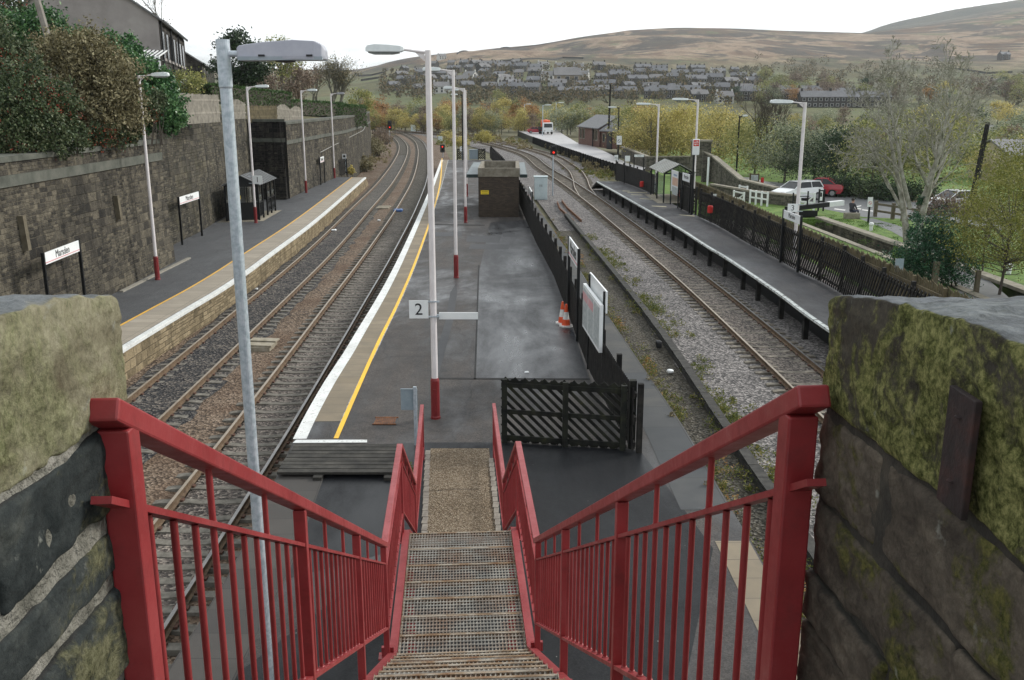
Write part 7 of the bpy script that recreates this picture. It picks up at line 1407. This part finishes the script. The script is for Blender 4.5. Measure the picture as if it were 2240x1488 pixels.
for k in range(40):
    px = 1170 + 360 * rr.random(); Y = 235 + rr.uniform(-12, 55); top = 212 + rr.uniform(-14, 18); b = Vector((PD(px, 250, Y).x, Y, .3)); f = rr.random(); nm = 'grey_green' if f < .2 else 'olive' if f < .5 else 'yellow_green' if f < .85 else 'orange'
    place(nm, b, max(5, PD(px, top + 16, Y).z) * .9, LB2[nm], 'trees behind the station house', rr, 1.25)
LB3 = {k: v.replace('in the wood beyond the curving tracks', 'in the valley behind the big bare tree') for k, v in LBL.items()}
for k in range(66):
    px = 1540 + 740 * rr.random(); Y = 150 + 190 * rr.random(); top = 252 + rr.uniform(-22, 24) - (12 if px > 1850 else 0) - (Y - 150) * .1; b = Vector((PD(px, 250, Y).x, Y, .3)); f = rr.random(); nm = 'grey_green' if f < .25 else 'olive' if f < .55 else 'brown' if f < .62 else 'yellow_green' if f < .84 else 'orange' if f < .9 else 'dark'
    place(nm, b, max(4, PD(px, top + 10, Y).z) * .9, LB3[nm], 'trees in the valley behind the bare tree', rr, 1.2)
LB6 = {k: v.replace('in the wood beyond the curving tracks', 'low in the thicket just beyond the road bend') for k, v in LBL.items()}
for k in range(44):
    px = 1600 + 660 * rr.random(); Y = 92 + 60 * rr.random(); b = Vector((PD(px, 400, Y).x, Y, RZ - .1)); f = rr.random(); nm = 'grey_green' if f < .3 else 'olive' if f < .6 else 'dark' if f < .75 else 'brown' if f < .88 else 'yellow_green'
    place(nm, b, rr.uniform(3.2, 5.2), LB6[nm], 'thicket beyond the road bend', rr, 1.35)
# nearer individual bushes and trees on the right
b = g8(1425, 352); tree('yellow_bush_tree', b, PD(1425, 222, b.y).z - RZ, 8.5, 'big rounded yellow green tree behind the glazed shelter, left half', lf_yg, 12000, .22, 61, crown0=.04, clumps=40, shape=.4, sig=.12)
b = g8(1490, 352); tree('yellow_bush_tree', b, PD(1490, 232, b.y).z - RZ, 8.0, 'big rounded yellow tree just left of the middle white lamp post', lf_ylw, 10000, .22, 62, crown0=.04, clumps=36, shape=.4, sig=.12)
b = g8(1385, 340); tree('olive_tree', b, PD(1385, 225, b.y).z - RZ, 6, 'olive tree between the station house and the yellow trees', lf_ol, 5000, .22, 63, crown0=.05, sig=.13)
b = g8(1575, 368); tree('olive_tree', b, PD(1575, 238, b.y).z - RZ, 8.5, 'broad olive yellow tree right of the middle white lamp post', lf_yg, 8500, .22, 64, crown0=.08, clumps=34, sig=.12)
b = g8(1650, 385); tree('olive_tree', b, PD(1650, 260, b.y).z - RZ, 7.5, 'olive tree behind the black street lamp', lf_ol, 8000, .2, 65, crown0=.06, clumps=34, sig=.12)
b = g8(1715, 400); tree('grey_tree', b, PD(1715, 262, b.y).z - RZ, 6.5, 'grey green tree behind the number 3 lamp post', lf_gg, 8000, .17, 66, crown0=.05, clumps=34, sig=.12)
b = g8(1672, 345, 2.5); bare_tree('bare_tree', b, 7, 'dark bare twiggy tree standing above the olive trees', 67, 5, .18, stems=3, spread=.55, n=(3, 4), first=.3, bark=m_twig)
b = g8(1780, 402); tree('grey_tree', b, PD(1780, 275, b.y).z - RZ, 7, 'dull green tree right behind the parked cars', lf_dk, 7000, .17, 68, crown0=.05, clumps=30, sig=.13)
b = g8(1845, 412); tree('ivy_tree', b, PD(1845, 262, b.y).z - RZ, 5.5, 'dark ivy covered tree beyond the road bend', lf_dk, 6500, .16, 69, crown0=.08, clumps=30, sig=.12)
b = g8(1905, 425); tree('olive_tree', b, PD(1905, 255, b.y).z - RZ, 6, 'yellow olive tree over the dark roadside hedge', lf_ol, 5000, .18, 70, crown0=.1, clumps=30, sig=.11)
b = g8(2040, 430); tree('olive_tree', b, PD(2040, 225, b.y).z - RZ, 8, 'dull olive tree filling the gap behind the bare tree', lf_ol, 7000, .2, 71, crown0=.08, clumps=34, sig=.12)
for k, (px, dx) in enumerate(((1830, 0), (1885, 0), (1945, 0), (1995, 0))): q = g8(px, 428 + (px - 1830) * .09); bush('roadside_hedge', [(q + Vector((x_, 1.2, .6)), 1.0) for x_ in (-1.6, -.5, .6, 1.7)], 3600, .16, lf_dk if k != 2 else lf_cot, ('dark hedge beside the red car', 'dark hedge along the road bend, second part', 'brownish hedge part behind the road notice', 'dark hedge end near the bare tree')[k], 'hedge', seed=k + 50)
# the big bare tree
def mono(mb, p, d, L, r, lev, rr, up=.25, minr=.01, wig=.16):
    """a limb that bends, thins and throws side branches along its length"""
    k = 7 if lev > 1 else 4; pts = [p.copy()]; q = p.copy(); dd = d.normalized(); ds = [dd]
    for i in range(k): wg = wig * (.4 if lev == 4 else 1); dd = (dd + Vector((rr.gauss(0, wg), rr.gauss(0, wg), rr.gauss(0, wg) + up * .3))).normalized(); q = q + dd * (L / k); pts.append(q.copy()); ds.append(dd)
    mb.tube(pts, [max(minr, r * (1 - .86 * i / k)) for i in range(k + 1)], 7 if lev > 2 else 4 if lev > 1 else 3, 0, False)
    if lev <= 0: return
    ph = rr.uniform(0, 6.28); n = (8, 7, 6, 3)[4 - lev] if lev <= 4 else 8
    for j in range(n):
        f = .22 + .78 * (j + rr.uniform(0, .8)) / n; i = min(k - 1, int(f * k)); b0 = pts[i].lerp(pts[i + 1], f * k - i if f * k - i < 1 else 1); t0 = ds[i]; ph += 2.4 + rr.gauss(0, .5); o = t0.orthogonal().normalized(); o2 = t0.cross(o); side = o * math.cos(ph) + o2 * math.sin(ph); ang = rr.uniform(.55, .95); nd = (t0 * math.cos(ang) + side * math.sin(ang)).normalized()
        mono(mb, b0, nd, L * rr.uniform(.42, .62) * (1.08 - .55 * f), max(minr, r * (1 - .86 * f) * .62), lev - 1, rr, up, minr, wig)
b = g8(1992, 533); rr9 = random.Random(12); t = thing('bare_tree', b, 'big pale barked leafless tree on the lawn by the canal', 'tree'); mb = MB()
for (dx, dy, L, r) in ((-.07, .05, 8.3, .2), (.1, -.04, 8.7, .21), (.42, .2, 7.4, .13), (-.42, -.1, 7.0, .12)): mono(mb, b + Vector((dx * (2.2 if abs(dx) < .3 else .6), dy * .5, -.2 if abs(dx) < .3 else 1.9)), Vector((dx, dy, 1)), L, r, 4, rr9, .16, .014)
mb.build('trunk', m_barkg, t)
q = g8(2085, 470); bush('roadside_hedge', [(q + Vector((x_, 0, .5)), .9) for x_ in (-1.8, -.8, .3, 1.4, 2.4)], 4200, .15, lf_br, 'bare brown hedge hiding the white car at the right', 'hedge', seed=57)
bush('ivy_clump', [(b + Vector((-.1, -.1, .6)), .32), (b + Vector((.1, 0, 1.4)), .3), (b + Vector((.3, 0, 2.3)), .25)], 1500, .1, lf_ev, 'patch of ivy growing on the forks of the big bare tree', seed=72, twigs=6)
b = g8(2020, 628); bush('evergreen_bush', [(b + Vector((0, 0, 1.1)), 1.15), (b + Vector((.8, .3, 1.6)), 1.05), (b + Vector((-.7, .2, .9)), .8), (b + Vector((.3, .4, 2.2)), .85), (b + Vector((1.3, 0, .9)), .9), (b + Vector((-.9, -.2, .5)), .55)], 22000, .085, lf_ev, 'round dark green evergreen bush beside the near canal lawn', seed=73, twigs=20, inner=.55)
b = g8(2185, 645); tree('golden_tree', b, 5.2, 4.6, 'yellow green tree at the right edge over the parapet', lf_lime, 17000, .08, 74, crown0=.12, clumps=60, bark=m_twig, sig=.085, tr=.012)
b = g8(2230, 560); tree('golden_tree', b, 6.2, 5.2, 'second yellow green tree cut by the right edge of the view', lf_lime, 14000, .1, 75, crown0=.15, clumps=50, bark=m_twig, sig=.09, tr=.012)
b = g8(2150, 600); tree('sapling', b, 3.2, 2.6, 'thin yellowish sapling between the evergreen bush and the canal path', lf_lime, 1500, .1, 76, crown0=.2, clumps=34, bark=m_twig, sig=.08, tr=.012)
q = g8(2040, 640); mb = MB(); mb.beam(q, q + Vector((.05, 0, 1.25)), .2, .2); tag(mb.build('timber_post', m_post, None, loc=q), 'stout timber gate post in front of the evergreen bush', 'post')
q = g8(2135, 640); mb = MB(); mb.beam(q, q + Vector((0, 0, .9)), .16, .16); tag(mb.build('timber_post', m_post, None, loc=q), 'short dark post right of the evergreen bush', 'post')

# ------------------------------------------------------------------ weeds and grass (uncountable)
def tufts(name, pts, n, size, mat, spread, seed=0, tall=.22):
    rg = np.random.default_rng(seed); pts = np.array([tuple(p) for p in pts]); k = max(6, n // 55); i = rg.integers(0, len(pts) - 1, k); f = rg.uniform(size=(k, 1)); K = pts[i] * (1 - f) + pts[i + 1] * f
    K = K[np.sin(K[:, 1] * 1.3 + seed) + np.sin(K[:, 1] * .47 + 1 + seed) + rg.normal(0, .7, k) > -.2]; K[:, 0] += rg.normal(0, spread, len(K)); K[:, 1] += rg.normal(0, spread, len(K)); s = rg.uniform(.35, 1.3, len(K))
    C = np.repeat(K, 55, 0); sc = np.repeat(s, 55)[:, None]; d = rg.normal(size=C.shape) * np.array([.13, .13, 0]) * (spread / .3) ** .5; z = rg.uniform(0, 1, len(C)) ** 1.5 * tall; C = C + d * sc * (1 - .5 * z[:, None] / tall); C[:, 2] += z * sc[:, 0]
    V, F = cards(C, size, rg, .4); return tag(npmesh(name, V, F, mat), kind='stuff')
lf_weed = leafmat('weed_leaf', [(0.042, 0.063, 0.014), (0.112, 0.14, 0.0308), (0.182, 0.196, 0.049), (0.308, 0.224, 0.084)], .7, .3); lf_dry = leafmat('dry_grass_blade', [(0.09, 0.08, 0.035), (0.17, 0.14, 0.07), (0.26, 0.22, 0.12), (0.34, 0.29, 0.17)], .8, .3)
OW = [Vector((q.x + .35, q.y, -.2)) for q in OE if 8 < q.y < 62]; mb = MB(); A_ = [Vector((q.x + .01, q.y, -.262)) for q in OE if 8 < q.y < 62]; B_ = [Vector((at_y(tr, q.y) if q.y < tr[-1].y else q.x + .9, q.y, -.2)) for q in A_]; ribbon(mb, A_, B_); tag(mb.build('weedy_soil', ballast_mat('damp_soil', [(.012, .011, .008), (.032, .028, .02), (.06, .052, .036), (.13, .12, .1)], 17)), kind='structure')
tufts('weeds', OW, 52000, .07, lf_weed, .34, 1); tufts('weeds', OW, 9000, .07, lf_or, .3, 14, .35)
tufts('weeds', [Vector((q.x + .35, q.y, -.18)) for q in tr if 10 < q.y < 60], 30000, .07, lf_weed, .34, 2); tufts('weeds', [Vector((q.x - .1, q.y, ZP)) for q in OE if 15 < q.y < 64], 2200, .06, lf_dry, .2, 3)
tufts('dry_grass', [P(*q, -.3) for q in ((1185, 302), (1240, 335), (1290, 355), (1330, 382))], 9000, .3, lf_dry, 1.3, 4, .7); tufts('dry_grass', [P(*q, -.3) for q in ((1260, 372), (1310, 385), (1345, 396))], 3500, .22, lf_weed, .8, 5, .5)
tufts('dry_grass', [P(*q, -.3) for q in ((775, 378), (800, 345), (825, 318), (838, 300))], 9000, .3, lf_dry, 1.5, 6, .9); tufts('weeds', [P(*q, -.3) for q in ((975, 320), (1010, 312), (1060, 305), (1110, 312))], 7000, .35, lf_weed, 2.2, 7, .9)
tufts('dry_grass', [P(*q, -.3) for q in ((950, 296), (1050, 297), (1130, 318), (1170, 330))], 6000, .4, lf_dry, 2.2, 8, .9)
tufts('weeds', [Vector((-4.6 + .9 * 0 + x_, y_, ZP)) for x_, y_ in ((2.65, 18.9), (2.6, 17.4), (2.7, 16))], 260, .05, lf_weed, .06, 9)
tufts('grass_blades', [(13.4, y_, RZ) for y_ in (28, 50)] + [(17, y_, RZ) for y_ in (50, 28)] + [(15.8, 60, RZ), (22.5, 60, RZ), (23, 45, RZ)], 26000, .07, leafmat('lawn_blade', [(.03, .075, .012), (.07, .14, .022), (.1, .19, .03)], .8, .3), 1.1, 10, .1)
# ------------------------------------------------------------------ the village on the hillside
def on_hill(px, py):
    x, f, u = ray(px, py); lo = None
    for Y in np.arange(340, 2600, 6):
        t = Y / f
        if CAMZ + u * t <= hill_z(x * t, Y): return Vector((x * t, Y, hill_z(x * t, Y)))
    return None
vil_w = [M('village_stone', [(.06, .054, .047), (.095, .085, .073)], .15, .9, 0, coord='obj'), M('village_dark_stone', [(.032, .03, .028), (.052, .047, .043)], .15, .9, 0, coord='obj'), M('village_white', [(.5, .5, .48), (.58, .57, .55)], .2, .9, 0, coord='obj'), M('village_buff', [(.19, .155, .11), (.25, .21, .15)], .2, .9, 0, coord='obj')]
vil_r = [M('village_slate', [(.12, .123, .132), (.165, .168, .178)], .3, .6, 0, coord='obj'), M('village_grey_tile', [(.15, .148, .15), (.2, .195, .195)], .3, .7, 0, coord='obj')]
m_vwin = M('village_window', [(.015, .017, .02), (.03, .033, .038)], 1, .2, 0)
m_vfr = M('village_window_frame', [(.4, .4, .39), (.5, .5, .49)], 1, .6, 0)
def vhouse(L, D, h, rise, wm, rm, nwin, gable=False):
    mb = MB(); l, d = L / 2, D / 2; z0 = -3.5
    V = [(-l, -d), (l, -d), (l, d), (-l, d)]
    for i in range(4): a, b = V[i], V[(i + 1) % 4]; mb.quad((*a, z0), (*b, z0), (*b, h), (*a, h), 0)
    mb.add([(-l, -d, h), (-l, 0, h + rise), (-l, d, h)], [(0, 1, 2)], 0); mb.add([(l, -d, h), (l, d, h), (l, 0, h + rise)], [(0, 1, 2)], 0)
    e = .3; k = rise / d * e
    for s in (-1, 1): mb.hexa([(-l - e, s * (d + e), h - k), (l + e, s * (d + e), h - k), (l + e, 0, h + rise), (-l - e, 0, h + rise), (-l - e, s * (d + e), h - k + .18), (l + e, s * (d + e), h - k + .18), (l + e, 0, h + rise + .18), (-l - e, 0, h + rise + .18)], 1)
    for f in ([-.46, .46] if L < 14 else [-.48, -.16, .16, .48]): mb.box(f * L - .5, f * L + .5, -.4, .4, h + rise - .5, h + rise + 1.3, 0)
    if gable: mb.box(-l * .5, -l * .05, -d - 1.2, -d, z0, h - .2, 0); mb.add([(-l * .5 - .2, -d - 1.4, h - .3), (-l * .05 + .2, -d - 1.4, h - .3), (-l * .275, -d - 1.4, h + rise * .6), (-l * .275, 0, h + rise * .6), (-l * .5 - .2, -d + .6, h - .2), (-l * .05 + .2, -d + .6, h - .2)], [(0, 2, 3, 4), (2, 1, 5, 3), (0, 1, 2)], 1)
    for i in range(nwin):
        x = -l + L * (i + .5) / nwin
        for za, zb in ((.9, 2.2), (h - 1.9, h - .6)):
            if gable and -l * .5 < x < -l * .05: continue
            mb.box(x - .75, x + .75, -d - .05, -d + .02, za - .12, zb + .12, 3); mb.box(x - .6, x + .6, -d - .09, -d + .01, za, zb, 2)
    o = mb.build('village_house', [wm, rm, m_vwin, m_vfr]); return o
protos = [vhouse(9, 7.5, 5.3, 2.5, vil_w[0], vil_r[0], 3, True), vhouse(15, 7.5, 5.3, 2.6, vil_w[0], vil_r[0], 6, True), vhouse(30, 7.5, 5.3, 2.6, vil_w[1], vil_r[0], 12), vhouse(11, 8, 5, 2.8, vil_w[1], vil_r[1], 4, True), vhouse(10, 8, 4.6, 2.8, vil_w[3], vil_r[1], 3), vhouse(10, 8, 4.6, 2.8, vil_w[2], vil_r[1], 3), vhouse(44, 8, 5.5, 2.8, vil_w[1], vil_r[0], 16)]
LBH = ['small grey stone house with a front gable among the village rows on the far hillside', 'pair of grey stone houses with a front gable on the far hillside', 'short dark stone terrace with a plain slate roof on the far hillside', 'dark stone house with paler tiles on the far hillside', 'buff coloured house among the trees of the far village', 'white walled house among the trees of the far village', 'long dark terrace roof at the right foot of the far village']
vused = set(); vr = random.Random(5)
def vput(k, px, py, rz, s=1.0, label=None):
    q = on_hill(px, py)
    if q is None: return
    o = protos[k]; loc = q - Vector((0, 0, .4)); lab = label or LBH[k]
    if k not in vused: vused.add(k); o.location = loc; o.rotation_euler = (0, 0, rz); o.scale = (s,) * 3
    else: o = copy_tree(o, loc, rz, (s,) * 3)
    tag(o, lab, 'house', None if label else 'houses of the far village')
rows = [  # (x0, x1, y at x0, y at x1, step, kinds)
    (1400, 1650, 157, 165, 40, (1, 1, 0)), (1340, 1655, 167, 175, 42, (1, 0, 1)), (1190, 1660, 178, 190, 41, (1, 1, 3, 0)), (1120, 1660, 192, 210, 46, (1, 0, 3, 0)), (1150, 1640, 207, 226, 52, (1, 0, 2, 3)), (1010, 1320, 151, 156, 40, (0, 3, 1)), (885, 1190, 160, 158, 34, (0, 3, 4, 1)), (870, 1180, 173, 172, 36, (3, 0, 1, 4)), (880, 1130, 187, 188, 40, (1, 3, 0, 4)), (860, 1150, 202, 205, 50, (0, 3, 1)), (940, 1140, 147, 146, 44, (3, 4))]
for x0, x1, ya, yb, stp, ks in rows:
    x = x0 + vr.uniform(0, 10); i = 0; stp *= .98
    while x < x1: f = (x - x0) / (x1 - x0); vput(ks[i % len(ks)] if vr.random() < .93 else 5, x, ya + (yb - ya) * f + vr.uniform(-4, 4), vr.gauss(-.12, .25) if x > 1150 else vr.gauss(.1, .45), vr.uniform(.78, .98)); x += stp * 1.05 * vr.uniform(.85, 1.2); i += 1
for px, py in ((1700, 222), (1775, 228), (1845, 236)): vput(6, px, py, -.06, 1.0)
vput(5, 966, 131, .5, 1.1, 'lone white farmhouse on the skyline above the village'); vput(5, 1107, 192, .3, 1.0, 'bright white gabled house low in the middle of the village'); vput(0, 2195, 132, .1, 1.3, 'grey farmstead high on the green slope at the right'); vput(3, 2180, 196, .2, 1.0, 'grey house on the lower slope at the far right'); vput(4, 1240, 190, 0, 1.7, 'tall buff mill building in the lower village')
# hillside trees: scattered copies of the wood's kinds
LB4 = {k: v.replace('in the wood beyond the curving tracks', 'scattered between the houses of the far village') for k, v in LBL.items()}; LB5 = {k: v.replace('in the wood beyond the curving tracks', 'on the slope right of the far village') for k, v in LBL.items()}
hillt = []
for k in range(400):
    px = vr.uniform(835, 1690); py = vr.uniform(150, 232) if px > 1000 else vr.uniform(158, 222); q = on_hill(px, py)
    if q is None: continue
    f = vr.random(); hillt.append((vr.uniform(4.5, 9) * (.8 if q.y > 800 else 1), q, 'dark' if f < .22 else 'olive' if f < .55 else 'brown' if f < .78 else 'orange' if f < .88 else 'yellow_green' if f < .93 else 'grey_green', LB4, 'trees between the village houses'))
for k in range(240):
    px = vr.uniform(1650, 2270); py = vr.uniform(160, 236) if vr.random() < .8 else vr.uniform(132, 170); q = on_hill(px, py)
    if q is None or (px > 2080 and 118 < py < 170): continue
    f = vr.random(); hillt.append((vr.uniform(7, 13), q, 'brown' if f < .35 else 'olive' if f < .6 else 'dark' if f < .72 else 'grey_green' if f < .85 else 'orange' if f < .92 else 'yellow_green', LB5, 'trees on the slope right of the village'))
hillt.sort(key=lambda h: -h[0] / h[1].y)
for h, q, nm, LB, gr in hillt[:58]: place(nm, q, h, LB[nm], gr, vr, 1.25)
rg = np.random.default_rng(9); Vs = []; Fs = []; o_ = 0
for h, q, nm, LB, gr in hillt[58:]:
    d = rg.normal(size=(70, 3)); d /= np.linalg.norm(d, axis=1)[:, None]; C = np.array(q) + np.array([0, 0, h * .5]) + d * np.array([h * .5, h * .5, h * .48]) * rg.uniform(.5, 1, (70, 1)); V, F = cards(C, 1.5, rg); Vs.append(V); Fs.append(F + o_); o_ += len(V)
tag(npmesh('distant_trees', np.vstack(Vs), np.vstack(Fs), leafmat('distant_foliage', [(.035, .04, .025), (.09, .085, .05), (.14, .12, .07), (.2, .14, .07)], .8, .2)), kind='stuff')
# dry stone field walls
def fieldwall(pts, label):
    q = [on_hill(*p) for p in pts]; q = [p for p in q if p is not None]
    if len(q) < 2: return
    path = []
    for a, b in zip(q[:-1], q[1:]):
        n = max(2, int((b - a).length / 12))
        for i in range(n): p = a.lerp(b, i / n); path.append(Vector((p.x, p.y, hill_z(p.x, p.y))))
    mb = MB(); mb.sweep(path, [(-.8, -1), (.8, -1), (.7, 1.7), (-.7, 1.7)]); o = mb.build('field_wall', vil_w[1], None, loc=path[0]); tag(o, label, 'wall')
fieldwall([(780, 168), (815, 166), (840, 160), (858, 152)], 'dark dry stone wall crossing the green fields at the left of the village')
fieldwall([(790, 178), (830, 172), (862, 168)], 'second lower field wall in the green fields left of the village')
fieldwall([(1000, 119), (1100, 105), (1200, 96), (1290, 80)], 'long dry stone wall climbing near the skyline of the moor')
fieldwall([(1060, 140), (1140, 133), (1230, 128), (1300, 130)], 'dark wall line on the moor above the village')
fieldwall([(2090, 152), (2160, 163), (2240, 160)], 'curving field wall below the green field at the right')
for o in list(bpy.data.objects):
    if o.get('label') == 'x': bpy.data.objects.remove(o)
# ------------------------------------------------------------------ air
mb = MB(); mb.hexa([(-4200, -60, -1.6), (4200, -60, -1.6), (6000, 3900, -1.6), (-6000, 3900, -1.6), (-4200, -60, 420), (4200, -60, 420), (6000, 3900, 420), (-6000, 3900, 420)])
hz = NT('thin_haze'); pv = hz.n('ShaderNodeVolumePrincipled', {'Color': (.82, .88, .92), 'Density': .0001, 'Anisotropy': .2}); hz.set(hz.out.inputs[1], pv.outputs[0])
tag(mb.build('haze', hz.mat), kind='stuff')
